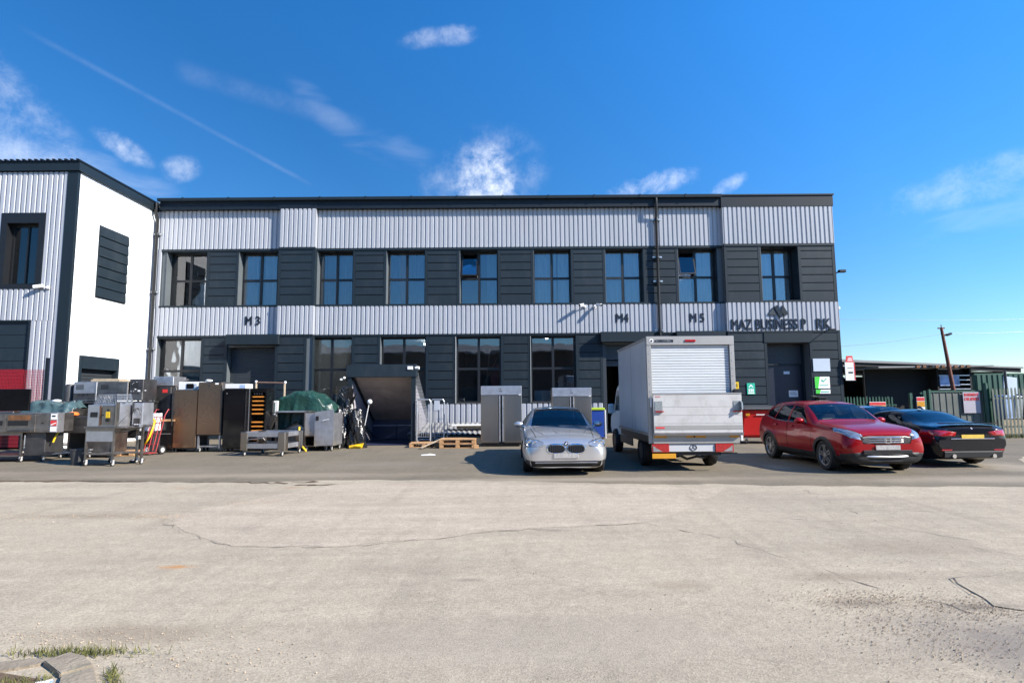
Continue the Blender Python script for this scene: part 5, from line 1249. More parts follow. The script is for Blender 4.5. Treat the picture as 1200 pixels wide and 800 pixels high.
pr = [(-1.45+.05*i, .018*(1 if (i % 4) in (1, 2) else -1)) for i in range(67)]
for (x, h), (x2, h2) in zip(pr, pr[1:]):
    v = [mb.bm.verts.new(p) for p in ((x, -1.0, .34+h), (x2, -1.0, .34+h2), (x2, 1.2, .66+h2), (x, 1.2, .66+h))]; mb.bm.faces.new(v)
mb.build('sheet', 'shedroof', t)
mb = MB(); mb.box(-1.4, 1.8, -.9, .0, 0, .30, .01); mb.box(-1.4, 1.8, .0, 1.1, 0, .45, .01); mb.build('support', 'roomdark', t)
t = thing('white_board', (-1.55, 21.9, .0), 'long white board lying on top of the grey roofing sheets', 'board')
mb = MB(); mb.prism([(-.75, -.3), (1.0, -.25), (1.0, .3), (-.95, .12)], 'z', .62, .66); mb.build('board', 'whitep', t); mb = MB(); mb.box(-.6, .9, -.1, .1, .5, .619); mb.build('batten', 'wood2', t)

def double_fridge(loc, label, w=1.42, h=2.08, rz=0):
    t = thing('double_fridge', loc, label, 'fridge', 'steel double door fridges', rz)
    mb = MB(); mb.box(0, w, .06, .82, .12, h, .01); mb.build('cabinet', 'steel2', t)
    mb = MB(); mb.box(.003, w-.003, .0, .058, h-.32, h-.004, .008); mb.box(w*.45, w*.53, -.004, -.001, h-.2, h-.18, 0, 1); mb.box(w*.47, w*.49, -.004, -.001, h-.13, h-.10, 0, 1); mb.box(.1, w-.1, -.003, -.001, h-.316, h-.312, 0, 1); mb.build('control_fascia', ['steelw', 'black'], t)
    for a, b in ((.004, w/2-.09), (w/2+.09, w-.004)):
        mb = MB(); mb.box(a, b, .0, .058, .13, h-.325, .012); mb.build('door', 'steel', t)
    mb = MB(); mb.box(w/2-.088, w/2+.088, .028, .06, .13, h-.325, m=1)
    mb.box(w/2-.075, w/2-.035, -.012, .03, .16, h-.34, .006); mb.box(w/2+.035, w/2+.075, -.012, .03, .16, h-.34, .006); mb.build('handle', ['steelw', 'black'], t)
    mb = MB(); mb.box(.01, w-.01, .05, .8, .05, .119); mb.build('plinth', 'black', t)
    castors(t, [(.1, .12), (w-.1, .12), (.1, .72), (w-.1, .72)], .02)
    for z in (h-.33,): mb = MB(); mb.box(w-.1, w-.03, -.02, -.001, z, z+.03); mb.build('hinge', 'white', t)
    return t
double_fridge((-1.10, 19.62, 0), 'steel double door fridge standing in the open between pallets and silver car')
double_fridge((1.46, 20.75, 0), 'steel double door fridge half hidden behind the silver car', 1.44, 2.02)
t = thing('wheeled_bin', (3.36, 22.7, 0), 'blue wheeled bin with a lime green lid beside the open M4 doorway', 'bin')
mb = MB(); mb.prism([(-.26, .1), (.22, .1), (.3, 1.15), (-.3, 1.15)], 'x', -.25, .25); mb.build('tub', 'bluebin', t)
mb = MB(); mb.box(-.28, .28, -.34, .3, 1.152, 1.25, .02); mb.build('lid', 'lime', t)
for x in (-.27, .25): mb = MB(); mb.cyl((x, .2, .1), (x+.03, .2, .1), .1, n=14); mb.build('wheel', 'rubber', t)
mb = MB(); mb.box(-.02, .02, -.1, .1, 0, 1.15, .004); tag(mb.build('white_plank', 'white', loc=(3.78, 23.2, 0)), 'narrow white panel propped between blue bin and doorway', 'panel')
mb = MB(); mb.box(-.09, .09, -.012, 0, 0, .2); mb.prism([(-.05, .06), (.06, .12), (-.05, .18)], 'y', -.016, -.0125, 1)
tag(mb.build('exit_sign', ['green', 'whitep'], loc=(4.75, 25.2, 1.55), rz=0), 'small green exit sign glowing in the dark M4 doorway', 'sign')

# red four wheeled bin
t = thing('red_bin', (8.75, 20.4, 0), 'large red four wheeled trade bin with white lettering beside the van', 'bin')
mb = MB(); mb.prism([(-.72, 1.18), (-.5, .28), (-.3, .2), (.55, .2), (.72, 1.18)], 'x', -.72, .72)
bmesh.ops.bevel(mb.bm, geom=mb.bm.edges[:], offset=.03, segments=2, affect='EDGES'); mb.build('tub', 'red', t, smooth=40)
mb = MB(); mb.box(-.76, .76, -.80, .74, 1.185, 1.24, .02); mb.box(-.74, .74, -.76, .7, 1.241, 1.29, .02, 0, Matrix.Rotation(R(3), 3, 'X')); mb.build('lid', 'darkgrey', t)
def on_front(v): # lay lettering on the sloping front of the bin
    for p in v.bm.verts: z = p.co.z; p.co.y += -.74+.245*(1.18-z)+.0
    return v
mb = MB(); mb.box(-.30, .18, -.012, .0, 1.0, 1.035); mb.box(.20, .30, -.012, 0, .70, 1.06); mb.box(.20, .42, -.012, 0, .58, .70); mb.box(.08, .40, -.012, 0, .40, .47); mb.box(.12, .36, -.012, 0, .29, .34)
on_front(mb).build('lettering', 'whitep', t)
mb = MB(); mb.box(-.66, -.52, -.012, 0, .98, 1.06); on_front(mb).build('sticker', 'amber', t)
castors(t, [(-.55, -.4), (.55, -.4), (-.55, .45), (.55, .45)], .09)
mb = MB(); mb.box(-.88, -.80, -.66, -.60, .12, 1.22, .01); mb.box(-1.02, -.94, -.62, -.56, .12, 1.24, .01)
tag(mb.build('white_lengths', 'white', loc=(8.78, 20.4, 0)), 'two white plastic lengths standing upright beside the red bin', 'panel')
sheet('light_path', [(6.9, 20.3), (11.6, 20.3), (11.6, 21.2), (6.9, 21.2)], .002, 'concrete')

# ------------------------------------------------------------------ beyond the yard on the right
SH = thing('open_shed', (0, 40, 0), 'long low open fronted shed with a dark interior beyond the fence', 'shed')
mb = MB(); mb.prism([(15.8, 4.33), (35.4, 3.45), (35.4, 3.55), (15.8, 4.53)], 'y', -1.0, 14); mb.build('roof', 'shedroof', SH)
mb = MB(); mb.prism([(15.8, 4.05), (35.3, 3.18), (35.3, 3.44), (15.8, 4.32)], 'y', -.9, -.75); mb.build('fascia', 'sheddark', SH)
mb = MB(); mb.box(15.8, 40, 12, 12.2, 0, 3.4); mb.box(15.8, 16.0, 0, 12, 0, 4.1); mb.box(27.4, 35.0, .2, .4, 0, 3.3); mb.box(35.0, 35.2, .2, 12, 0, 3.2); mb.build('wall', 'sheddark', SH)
for x in (20.5, 24.5, 27.3): mb = MB(); mb.box(x, x+.18, -.7, -.5, 0, 4.1-(x-15.8)*.0446); mb.build('post', 'sheddark', SH)
mb = MB(); mb.box(20.2, 21.0, 3, 3.3, 3.2, 3.26); mb.box(21.5, 21.9, 4, 4.3, 3.22, 3.28); mb.build('strip_lamp', 'tube', SH)
t = thing('timber_rack', (21.3, 27.5, 0), 'rack of dark stacked timber with pale slats beside the leaning pole', 'rack')
for k in range(5): mb = MB(); mb.box(-.55, 1.05, 0, .6, 1.7+k*.22, 1.74+k*.22); mb.build('slat', 'galv', t)
mb = MB(); mb.box(-.6, -.52, 0, .6, 0, 2.95); mb.box(1.0, 1.08, 0, .6, 0, 2.95); mb.box(-.5, .98, .3, .6, 0, 2.9); mb.build('frame', 'sheddark', t)
mb = MB(); mb.box(-.5, .45, -.04, -.01, 2.1, 2.6); mb.build('panel', 'bluevar', t)
t = thing('tin_roof_lean_to', (19.7, 27.2, 0), 'rusty edged tin roofed lean to behind the grey gate', 'shed')
mb = MB(); mb.prism([(-2.2, 2.96), (3.3, 3.0), (3.3, 3.06), (-2.2, 3.03)], 'y', -.3, 2); mb.build('roof', 'shedroof', t)
mb = MB()
for k in range(9): mb.box(-.4+k*.3, -.25+k*.3, -.34, -.305, 2.94+.01*k % .03, 3.07)
mb.build('roof_edge', 'rust', t)
mb = MB(); mb.box(-2.1, 1.1, .9, 1.0, 0, 2.95); mb.build('wall', 'sheddark', t)
t = thing('leaning_pole', (20.62, 26.6, 0), 'rusty red pole leaning slightly with a lamp bracket at its top', 'pole')
mb = MB(); mb.tube([(.35, 0, 0), (.12, 0, 1.9), (-.20, 0, 4.85)], [.10, .09, .06], 12); mb.build('post', 'rustpole', t, smooth=50)
mb = MB(); mb.box(-.36, -.05, -.03, .03, 4.78, 4.84); mb.cyl((-.2, 0, 4.85), (-.2, 0, 4.98), .02, n=6); mb.build('top_plate', 'rustpole', t)
mb = MB(); mb.tube([(-.16, 0, 4.45), (.0, -.05, 4.5)], .04, 8); mb.box(-.02, .22, -.12, .02, 4.46, 4.56, .02, 0, Matrix.Rotation(R(-20), 3, 'Y')); mb.build('lamp', 'black', t)
t = thing('overhead_cable', (0, 0, 0), 'thin overhead cables crossing the sky behind the leaning pole', 'cable')
def sag(a, b, s): return [tuple(a[i]+(b[i]-a[i])*k/20 - (s*4*(k/20)*(1-k/20) if i == 2 else 0) for i in range(3)) for k in range(21)]
mb = MB(); mb.tube(sag((24, 50, 8.7), (60, 55, 9.4), .4), .012, 5); mb.build('cable', 'black', t)
mb = MB(); mb.tube(sag((14.2, 26, 3.9), (20.45, 26.6, 4.55), .12), .006, 5); mb.tube(sag((20.45, 26.6, 4.55), (34, 28, 5.6), .25), .006, 5); mb.build('cable', 'black', t)
# grey sheeted gate with notice
t = thing('sheeted_gate', (16.9, 22.9, 0), 'grey green sheet metal gate with a red headed notice on it', 'gate')
mb = MB(); mb.box(0, 2.1, 0, .05, .05, 1.82)
for k in range(8): mb.box(.12+k*.26, .14+k*.26, -.02, -.001, .08, 1.8)
mb.build('sheet', 'greygate', t)
mb = MB(); mb.box(-.08, 0, -.05, .06, 0, 1.88); mb.box(0, 2.1, -.035, -.021, 1.76, 1.83); mb.box(0, 2.1, -.035, -.021, .1, .17); mb.build('frame', 'greenf', t)
t = thing('gate_notice', (18.5, 22.84, .92), 'pale notice headed in red capitals on the sheet metal gate', 'sign')
mb = MB(); mb.box(-.34, .34, -.015, 0, 0, .84, .003); mb.build('board', 'lav', t)
mb = text_mb('BASEMENT', .16, .008, .02, fit=.58); shift(mb, (0, -.02, .68)); m2 = text_mb('CAR SPARES', .16, .008, .03, fit=.60); shift(m2, (0, -.02, .51)); me = bpy.data.meshes.new('tmp'); m2.bm.to_mesh(me); m2.bm.free(); mb.bm.from_mesh(me); bpy.data.meshes.remove(me)
mb.build('heading', 'signred', t)
def palisade(name, x0, x1, y, h, label, mat, step=.15, w=.07):
    t = thing(name, (x0, y, 0), label, 'fence', 'palisade fences')
    n = int((x1-x0)/step)
    mb = MB()
    for k in range(n):
        x = k*step; hh = h+random.uniform(-.02, .02)
        mb.prism([(x, .05), (x+w, .05), (x+w, hh-.1), (x+w*.8, hh), (x+w*.5, hh-.06), (x+w*.2, hh), (x, hh-.1)], 'y', -.012, .0)
    mb.build('pale', mat, t)
    mb = MB()
    for z in (.35, h-.45): mb.box(0, x1-x0, .002, .05, z, z+.06)
    mb.build('rail', mat, t)
    k = 0.
    while k <= x1-x0+.01:
        mb = MB(); mb.box(k-.05, k+.05, .055, .16, 0, h-.02); mb.build('post', 'greenf', t); k += 2.75
    return t
palisade('palisade_fence', 19.15, 27, 22.6, 1.92, 'weathered grey palisade fence running off to the right of the gate', 'palis')
mb = MB(); mb.tube([(0, 0, 0), (-.02, 0, 2.12)], .09, 12); tag(mb.build('gate_post', 'greenf', loc=(19.07, 22.8, 0), smooth=50), 'stout green gate post between sheet gate and palisade fence', 'post')
palisade('palisade_fence', 15.2, 18.3, 27.0, 1.62, 'green palisade fence beyond the red car beside the building corner', 'greenf')
t = thing('green_gate', (17.9, 25.5, 0), 'open green framed gate behind the black coupe', 'gate')
for x in (0, .62): mb = MB(); mb.box(x, x+.12, 0, .12, 0, 1.75+.1*(x > 0)); mb.build('post', 'greenf', t)
mb = MB(); mb.box(.5, .62, .02, .08, 1.7, 1.78); mb.box(.12, .62, .03, .08, .4, .46); mb.build('rail', 'greenf', t)
def notice(x, y, z, w, h, bands, label):
    t = thing('fence_notice', (x, y, z), label, 'sign', 'notices on the green fence')
    mb = MB(); mb.box(-w/2, w/2, -.02, 0, 0, h, .003); mb.build('board', 'whitep', t)
    for a, b, m in bands: mb = MB(); mb.box(-w/2+.01, w/2-.01, -.026, -.021, a*h, b*h); mb.build('band', m, t)
notice(17.35, 26.96, .95, .78, .40, [(.62, .95, 'signred'), (.35, .58, 'amber')], 'red, white and amber notice on the green palisade fence')
notice(18.05, 26.95, .72, .34, .24, [(.2, .8, 'signred')], 'small red notice low on the green palisade fence')
notice(18.32, 25.45, .95, .36, .62, [(.72, .97, 'signred'), (.3, .68, 'amber')], 'red and amber warning notice on the open green gate')
t = thing('green_container', (25.2, 30, 0), 'dark green ribbed container showing above the palisade fence', 'container')
mb = MB(); corr(mb, -.6, 9, .1, 2.7, 0, .28, .04); mb.build('front', 'greenf', t, recalc=False); mb = MB(); mb.box(-.6, 9, .03, 2.4, .1, 2.72); mb.box(-.65, 9, -.03, .03, 2.7, 2.78); mb.build('body', 'greenf', t)
t = thing('stacked_panels', (21.1, 24.3, 0), 'stack of blue and silver wrapped panels behind the palisade fence', 'panels')
for k in range(9):
    mb = MB(); mb.box(k*.42, k*.42+.36, 0, .5, .6, 1.55+.12*random.random(), .03, 0, Matrix.Rotation(R(random.uniform(-9, 9)), 3, 'Y')); mb.build('panel', random.choice(['bluevar', 'signgrey', 'galv']), t)
mb = MB(); mb.box(-.1, 3.9, 0, .6, 0, .58); mb.build('crate', 'wood2', t)
mb = MB(); mb.tube([(0, 0, 0), (0, 0, 2.85)], .06, 8); tag(mb.build('steel_post', 'darkgrey', loc=(24.9, 28.5, 0)), 'thin dark post beside the green container', 'post')
mb = MB(); mb.prism([(0, 1.5), (.7, 1.5), (.75, 2.5), (.1, 2.6)], 'y', 0, .06); mb.box(0, .08, .0, .06, 0, 1.5); mb.box(.62, .7, 0, .06, 0, 1.5); tag(mb.build('pale_board', 'signgrey', loc=(25.0, 28.8, 0)), 'pale board propped against the green container', 'board')
# verge at the fence foot
mb = MB()
for _ in range(2600):
    x, y = random.uniform(17.2, 26), random.gauss(22.1, .25); h = random.uniform(.04, .16); a = random.uniform(0, 6.3)
    p = [mb.bm.verts.new((x+.012*math.cos(a), y+.012*math.sin(a), 0)), mb.bm.verts.new((x-.012*math.cos(a), y-.012*math.sin(a), 0)), mb.bm.verts.new((x+random.gauss(0, .03), y+random.gauss(0, .03), h))]; mb.bm.faces.new(p)
tag(mb.build('grass', 'grass', recalc=False), 'rough dry grass along the foot of the palisade fence', 'grass', kind='stuff')
# ------------------------------------------------------------------ cars
def pchip(xs, ys, x):
    xs, ys, x = map(np.asarray, (xs, ys, x)); h = np.diff(xs); d = np.diff(ys)/h; m = np.zeros(len(xs))
    for i in range(1, len(xs)-1):
        if d[i-1]*d[i] > 0:
            w1, w2 = 2*h[i]+h[i-1], h[i]+2*h[i-1]; m[i] = (w1+w2)/(w1/d[i-1]+w2/d[i])
    m[0], m[-1] = d[0], d[-1]
    k = np.clip(np.searchsorted(xs, x)-1, 0, len(h)-1); t = (x-xs[k])/h[k]
    return (2*t**3-3*t**2+1)*ys[k]+(t**3-2*t**2+t)*h[k]*m[k]+(-2*t**3+3*t**2)*ys[k+1]+(t**3-t**2)*h[k]*m[k+1]
def catmull(P, segs):
    P = [np.array(p, float) for p in P]; out = []
    ext = [np.array((-P[1][0], P[1][1]))] + P + [np.array((-P[-2][0], P[-2][1]))]
    for i in range(len(P)-1):
        p0, p1, p2, p3 = ext[i:i+4]
        t0 = 0.; t1 = t0+max(1e-3, np.linalg.norm(p1-p0))**.5; t2 = t1+max(1e-3, np.linalg.norm(p2-p1))**.5; t3 = t2+max(1e-3, np.linalg.norm(p3-p2))**.5
        for k in range(segs[i]):
            t = t1+(t2-t1)*k/segs[i]
            a1 = (t1-t)/(t1-t0)*p0+(t-t0)/(t1-t0)*p1; a2 = (t2-t)/(t2-t1)*p1+(t-t1)/(t2-t1)*p2; a3 = (t3-t)/(t3-t2)*p2+(t-t2)/(t3-t2)*p3
            b1 = (t2-t)/(t2-t0)*a1+(t-t0)/(t2-t0)*a2; b2 = (t3-t)/(t3-t1)*a2+(t-t1)/(t3-t1)*a3
            out.append((t2-t)/(t2-t1)*b1+(t-t1)/(t2-t1)*b2)
    out.append(P[-1]); return out
def shell(st):
    st = np.array(st); L = st[-1, 0]
    xs = sorted(set(np.round(np.concatenate([st[:, 0], np.linspace(0, L, 90), np.linspace(0, .3, 14), np.linspace(L-.3, L, 12)]), 3)))
    c = [pchip(st[:, 0], st[:, i], xs) for i in range(1, 10)]
    bm = bmesh.new(); rings = []
    for i, x in enumerate(xs):
        zb, ws, zm, wm, zbl, wbl, zr, wr, zt = [float(k[i]) for k in c]
        P = [(0, zb), (ws*.8, zb), (ws, zb+.07), (wm, zm), (wbl, zbl), (wr, zr), (wr*.55, zt-.22*(zt-zr)), (0, zt)]
        h = catmull(P, [2, 2, 6, 5, 6, 5, 5])
        ring = [bm.verts.new((x, p[0], p[1])) for p in h] + [bm.verts.new((x, -p[0], p[1])) for p in h[-2:0:-1]]
        rings.append(ring)
    n = len(rings[0])
    for a, b in zip(rings, rings[1:]):
        for k in range(n): bm.faces.new((a[k], a[(k+1) % n], b[(k+1) % n], b[k]))
    for ring, x, s in ((rings[0], 0, -1), (rings[-1], L, 1)):
        zc = sum(v.co.z for v in ring)/n; prev = ring
        for f in (.75, .5, .25):
            new = [bm.verts.new((x+s*.012*(1-f), v.co.y*f, zc+(v.co.z-zc)*f)) for v in ring]
            for k in range(n): bm.faces.new((prev[k], prev[(k+1) % n], new[(k+1) % n], new[k]))
            prev = new
        cv = bm.verts.new((x+s*.012, 0, zc))
        for k in range(n): bm.faces.new((prev[k], prev[(k+1) % n], cv))
    bmesh.ops.recalc_face_normals(bm, faces=bm.faces[:])
    return bm
AX = {'y': (0, 2), 'x': (1, 2), 'z': (0, 1)}
def pip(p, poly):
    x, y = p; r = False; j = len(poly)-1
    for i in range(len(poly)):
        xi, yi = poly[i]; xj, yj = poly[j]
        if (yi > y) != (yj > y) and x < (xj-xi)*(y-yi)/(yj-yi)+xi: r = not r
        j = i
    return r
def cut(bm, poly, axis, filt):
    a, b = AX[axis]; third = 3-a-b
    lo = (min(p[0] for p in poly), min(p[1] for p in poly)); hi = (max(p[0] for p in poly), max(p[1] for p in poly))
    for i in range(len(poly)):
        p, q = poly[i], poly[(i+1) % len(poly)]
        bm.normal_update()
        fs = []
        for f in bm.faces:
            if not filt(f): continue
            us = [v.co[a] for v in f.verts]; vs = [v.co[b] for v in f.verts]
            if max(us) < lo[0]-.001 or min(us) > hi[0]+.001 or max(vs) < lo[1]-.001 or min(vs) > hi[1]+.001: continue
            fs.append(f)
        if not fs: return []
        co = Vector((0, 0, 0)); co[a], co[b] = p
        no = Vector((0, 0, 0)); no[a], no[b] = q[1]-p[1], -(q[0]-p[0])
        if no.length < 1e-6: continue
        es = {e for f in fs for e in f.edges}; vv = {v for f in fs for v in f.verts}
        bmesh.ops.bisect_plane(bm, geom=fs+list(es)+list(vv), dist=1e-5, plane_co=co, plane_no=no.normalized())
    bm.normal_update()
    out = []
    for f in bm.faces:
        if filt(f):
            c = f.calc_center_median()
            if pip((c[a], c[b]), poly): out.append(f)
    return out
def take(bm, faces, off=0., keep=False):
    nb = bmesh.new(); mp = {}
    bm.normal_update()
    for f in faces:
        vs = []
        for v in f.verts:
            if v not in mp: mp[v] = nb.verts.new(v.co + v.normal*off)
            vs.append(mp[v])
        try: nb.faces.new(vs)
        except ValueError: pass
    if not keep: bmesh.ops.delete(bm, geom=faces, context='FACES')
    return nb
def fin(bm, name, mat, parent, smooth=35, zs=1., thick=0):
    for v in bm.verts: v.co.z *= zs
    mb = MB(); mb.bm.free(); mb.bm = bm
    o = mb.build(name, mat, parent, smooth=smooth, recalc=False)
    if thick:
        s = o.modifiers.new('thick', 'SOLIDIFY'); s.thickness = thick; s.offset = -1
    return o
def grow(poly, d):
    cx, cy = sum(p[0] for p in poly)/len(poly), sum(p[1] for p in poly)/len(poly)
    return [(x+d*(x-cx)/max(.05, math.hypot(x-cx, y-cy)), y+d*(y-cy)/max(.05, math.hypot(x-cx, y-cy))) for x, y in poly]
def wheel(parent, x, y, Rr, w, spokes, rim, side, double=0):
    mb = MB(); mb.cyl((x, y-w*.28, Rr), (x, y+w*.28, Rr), Rr*.42, n=20); mb.cyl((x, y-w*.45, Rr), (x, y+w*.2*side, Rr), Rr*.2, n=12)
    o = mb.build('wheel', 'steeld', parent)
    mb = MB(); r0 = Rr*.66
    mb.lathe([(r0, -w/2*.86), (Rr*.80, -w/2), (Rr*.93, -w/2*.98), (Rr*.985, -w/2*.82), (Rr, -w*.25), (Rr, w*.25), (Rr*.985, w/2*.82), (Rr*.93, w/2*.98), (Rr*.80, w/2), (r0, w/2*.86), (r0, -w/2*.86)], (x, y, Rr), 'y', 40, cap=False)
    mb.build('tyre', 'rubber', o, smooth=40)
    mb = MB(); yo = side*w/2
    mb.lathe([(r0*1.0, -yo*.8), (r0*.93, -yo*.7), (r0*.93, yo*.62), (r0*.97, yo*.9), (r0*1.02, yo*.92), (r0*1.02, yo*.80)], (x, y, Rr), 'y', 36, cap=False)
    for k in range(spokes):
        a = 2*PI*k/spokes+.2
        rot = Matrix.Rotation(-a, 3, 'Y'); c = Vector((x, y, Rr))
        for s in (-1, 1):
            p = [(Rr*.06, s*Rr*.03), (r0*.96, s*Rr*.07), (r0*.96, s*Rr*.15), (Rr*.10, s*Rr*.075)]
            vs = []
            for yy, dish in ((yo*.62, 0), (yo*.80, 0)):
                vs.append([mb.bm.verts.new(c + rot @ Vector((u, yy, v))) for u, v in p])
            A, Bv = vs
            for i in range(4): mb.bm.faces.new((A[i], A[(i+1) % 4], Bv[(i+1) % 4], Bv[i]))
            mb.bm.faces.new(A[::-1]); mb.bm.faces.new(Bv)
    mb.cyl((x, y+yo*.5, Rr), (x, y+yo*.86, Rr), Rr*.15, n=16)
    mb.build('rim', rim, o, smooth=30)
    return o
def car(name, loc, rz, label, cat, S):
    t = thing(name, loc, label, cat, S.get('group'), rz)
    zs = S.get('zs', 1.); P = S['paint']; Lc = S['st'][-1][0]
    bm = shell(S['st'])
    side = lambda s: (lambda f: f.normal.y*s > .3 and f.calc_center_median().y*s > .3)
    top = lambda f: f.normal.z > .15 and f.calc_center_median().z > .8
    front = lambda f: f.normal.x < -.12 and f.calc_center_median().x < .9
    rear = lambda f: f.normal.x > .10 and f.calc_center_median().x > Lc-.75
    # glazing
    def glaze(poly, axis, filt, nm, mat, trim='blackg', d=.022):
        o = take(bm, cut(bm, grow(poly, d), axis, filt), -.004)
        o.normal_update(); bmesh.ops.remove_doubles(o, verts=o.verts[:], dist=1e-6)
        g = take(o, cut(o, poly, axis, lambda f: True), -.003)
        w = fin(o, nm, trim, t, zs=zs); fin(g, 'pane', mat, w, smooth=60, zs=zs)
    glaze(S['screen'], 'z', top, 'windscreen', S.get('glass', 'carglass'), d=.03)
    if 'rscreen' in S: glaze(S['rscreen'], 'z', top, 'rear_window', S.get('rglass', 'carglassd'), d=.03)
    for s in (1, -1):
        for p in S['windows']: glaze(p, 'y', side(s), 'side_window', S.get('sglass', 'carglassd'))
    # wheel arches
    for ax in S['axles']:
        for s in (1, -1):
            Rw = S['R']*S.get('arch', 1.12)
            arc = lambda r: [(ax+r*math.cos(a), S['R']/zs+r*math.sin(a)/1) for a in np.linspace(0, PI, 17)] + [(ax-r, .05), (ax+r, .05)]
            flt = lambda f: f.calc_center_median().y*s > .45 and f.calc_center_median().z < 1.0
            if S.get('cladding'):
                o = take(bm, cut(bm, arc(Rw+.075), 'y', flt), .006); o.normal_update()
                bmesh.ops.delete(o, geom=cut(o, arc(Rw), 'y', lambda f: True), context='FACES')
                fin(o, 'wheel_arch_trim', 'trimgrey', t, zs=zs, thick=.02)
            else:
                bmesh.ops.delete(bm, geom=cut(bm, arc(Rw), 'y', flt), context='FACES')
            mb = MB(); mb.grid(16, 2, lambda u, v: (ax+(Rw+.01)*math.cos(PI*u), s*(.5+.30*v), S['R']+(Rw*zs+.01)*math.sin(PI*u)))
            mb.prism([(ax+(Rw+.01)*math.cos(PI*k/16), S['R']+(Rw*zs+.01)*math.sin(PI*k/16)) for k in range(17)], 'y', s*.44, s*.5)
            mb.build('wheel_well', 'black', t)
            wheel(t, ax, s*S['track'], S['R'], S.get('tw', .225), S.get('spokes', 5), S.get('rim', 'alloy'), s)
    # lower trim
    if S.get('cladding'):
        o = take(bm, cut(bm, [(-.1, .1), (Lc+.1, .1), (Lc+.1, .42), (-.1, .40)], 'y', lambda f: f.normal.z < .5), .004); fin(o, 'lower_trim', 'trimgrey', t, zs=zs)
    # lamps, grilles and other front / rear details cut out of the bodywork
    for nm, poly, where, mat, off in S['cuts']:
        for s in ((1, -1) if min(p[0] for p in poly) > 0 else (1,)):
            pl = [(u*s, v) for u, v in poly]
            o = take(bm, cut(bm, pl, 'x', front if where == 'f' else rear), off)
            if len(o.faces): fin(o, nm, mat, t, zs=zs, thick=.012)
            else: o.free()
    # doors with shut lines
    for s in (1, -1):
        for p in S['doors']:
            gp = take(bm, cut(bm, p, 'y', side(s)), -.0)
            gp.normal_update(); bmesh.ops.remove_doubles(gp, verts=gp.verts[:], dist=1e-6)
            d = take(gp, cut(gp, grow(p, -.012), 'y', lambda f: True), 0)
            for v in gp.verts: v.co.y -= s*.012
            fin(gp, 'shut_line', 'gap', t, zs=zs)
            do = fin(d, 'door', P, t, zs=zs)
            hx = max(q[0] for q in p)-.20; hz = S['hz']
            mb = MB(); mb.box(hx-.09, hx+.09, -.02, .02, -.018, .018, .012, seg=2)
            hy = s*(S['hy'])
            for v in mb.bm.verts: v.co += Vector((0, hy, hz*zs))
            mb.build('handle', S.get('handle', P), do, smooth=40)
    for p in S.get('lines', []):
        o = take(bm, cut(bm, p, 'z', top), -.003); fin(o, 'shut_line', 'gap', t, zs=zs)
    bd = fin(bm, 'body', P, t, zs=zs)
    # mirrors
    for s in (1, -1):
        mx, my, mz = S['mirror']; mz *= zs
        mb = MB(); mb.ball((mx, s*(my+.12), mz+.05), .1, 3, (.75, 1.15, .72)); mb.tube([(mx-.02, s*(my-.06), mz-.03), (mx, s*(my+.08), mz+.02)], .03, 8)
        for v in mb.bm.verts:
            if v.co.x > mx+.045: v.co.x = mx+.045
        o = mb.build('door_mirror', S.get('mirror_mat', P), t, smooth=50)
        mb = MB(); mb.ball((mx+.05, s*(my+.12), mz+.05), .085, 2, (.05, 1.1, .65)); mb.build('mirror_glass', 'chrome', o)
    # cabin
    x0, x1, zf = S['cabin']; h = S['seat_h']
    mb = MB(); mb.box(x0+.35, x1, -.66, .66, .28*zs, .36*zs); mb.prism([(x0-.15, .5*zs), (x0+.35, .5*zs), (x0+.42, zf*zs-.08), (x0+.25, zf*zs+.0), (x0-.12, zf*zs-.05)], 'y', -.70, .70); mb.build('dashboard', 'black', t)
    for s in (1, -1):
        mb = MB(); sx = x0+1.0
        mb.box(sx-.1, sx+.42, s*.36-.24, s*.36+.24, .36, .56, .05, seg=2); mb.box(sx+.36, sx+.50, s*.36-.24, s*.36+.24, .5, h, .05, 0, Matrix.Rotation(R(14), 3, 'Y'), (sx+.4, 0, .5), seg=2)
        mb.box(sx+.57, sx+.67, s*.36-.13, s*.36+.13, h+.0, h+.2, .04, seg=2); mb.build('seat', 'seat', t, smooth=40)
    mb = MB(); mb.box(x1-.75, x1-.3, -.62, .62, .4, .58, .05); mb.box(x1-.34, x1-.2, -.62, .62, .5, h-.03, .05)
    for y in (-.36, .36): mb.box(x1-.28, x1-.2, y-.12, y+.12, h-.02, h+.12, .03)
    mb.build('rear_seat', 'seat', t)
    mb = MB(); c = Vector((x0+.52, S.get('wheel_side', -.36), zf*zs-.02)); pts = [c+Vector((.06*math.sin(a), .18*math.cos(a), .17*math.sin(a))) for a in np.linspace(0, 2*PI, 21)]
    mb.tube(pts, .014, 6); mb.box(c.x-.02, c.x+.02, c.y-.16, c.y+.16, c.z-.03, c.z+.03, .01); mb.build('steering_wheel', 'black', t)
    mb = MB(); mb.box(x0+.72, x0+.76, -.12, .12, S['rv']*zs-.05, S['rv']*zs, .015); mb.build('rear_view_mirror', 'black', t)
    if S.get('plate_f'):
        px, z0, z1 = S['plate_f']; mb = MB(); mb.box(px-.012, px, -.26, .26, z0*zs, z1*zs, .004); mb.build('number_plate', 'plate', t)
    if S.get('plate_r'):
        px, z0, z1 = S['plate_r']; mb = MB(); mb.box(px, px+.012, -.26, .26, z0*zs, z1*zs, .004); mb.build('number_plate', 'platey', t)
    mb = MB()
    for y0, y1 in ((-.62, .02), (.0, .58)): mb.tube([(x0-.02, y0, S['st_cowl']*zs+.022), (x0+.06, (y0+y1)/2+.05, S['st_cowl']*zs+.05), (x0+.05, y1, S['st_cowl']*zs+.04)], .009, 5)
    mb.build('wiper', 'black', t)
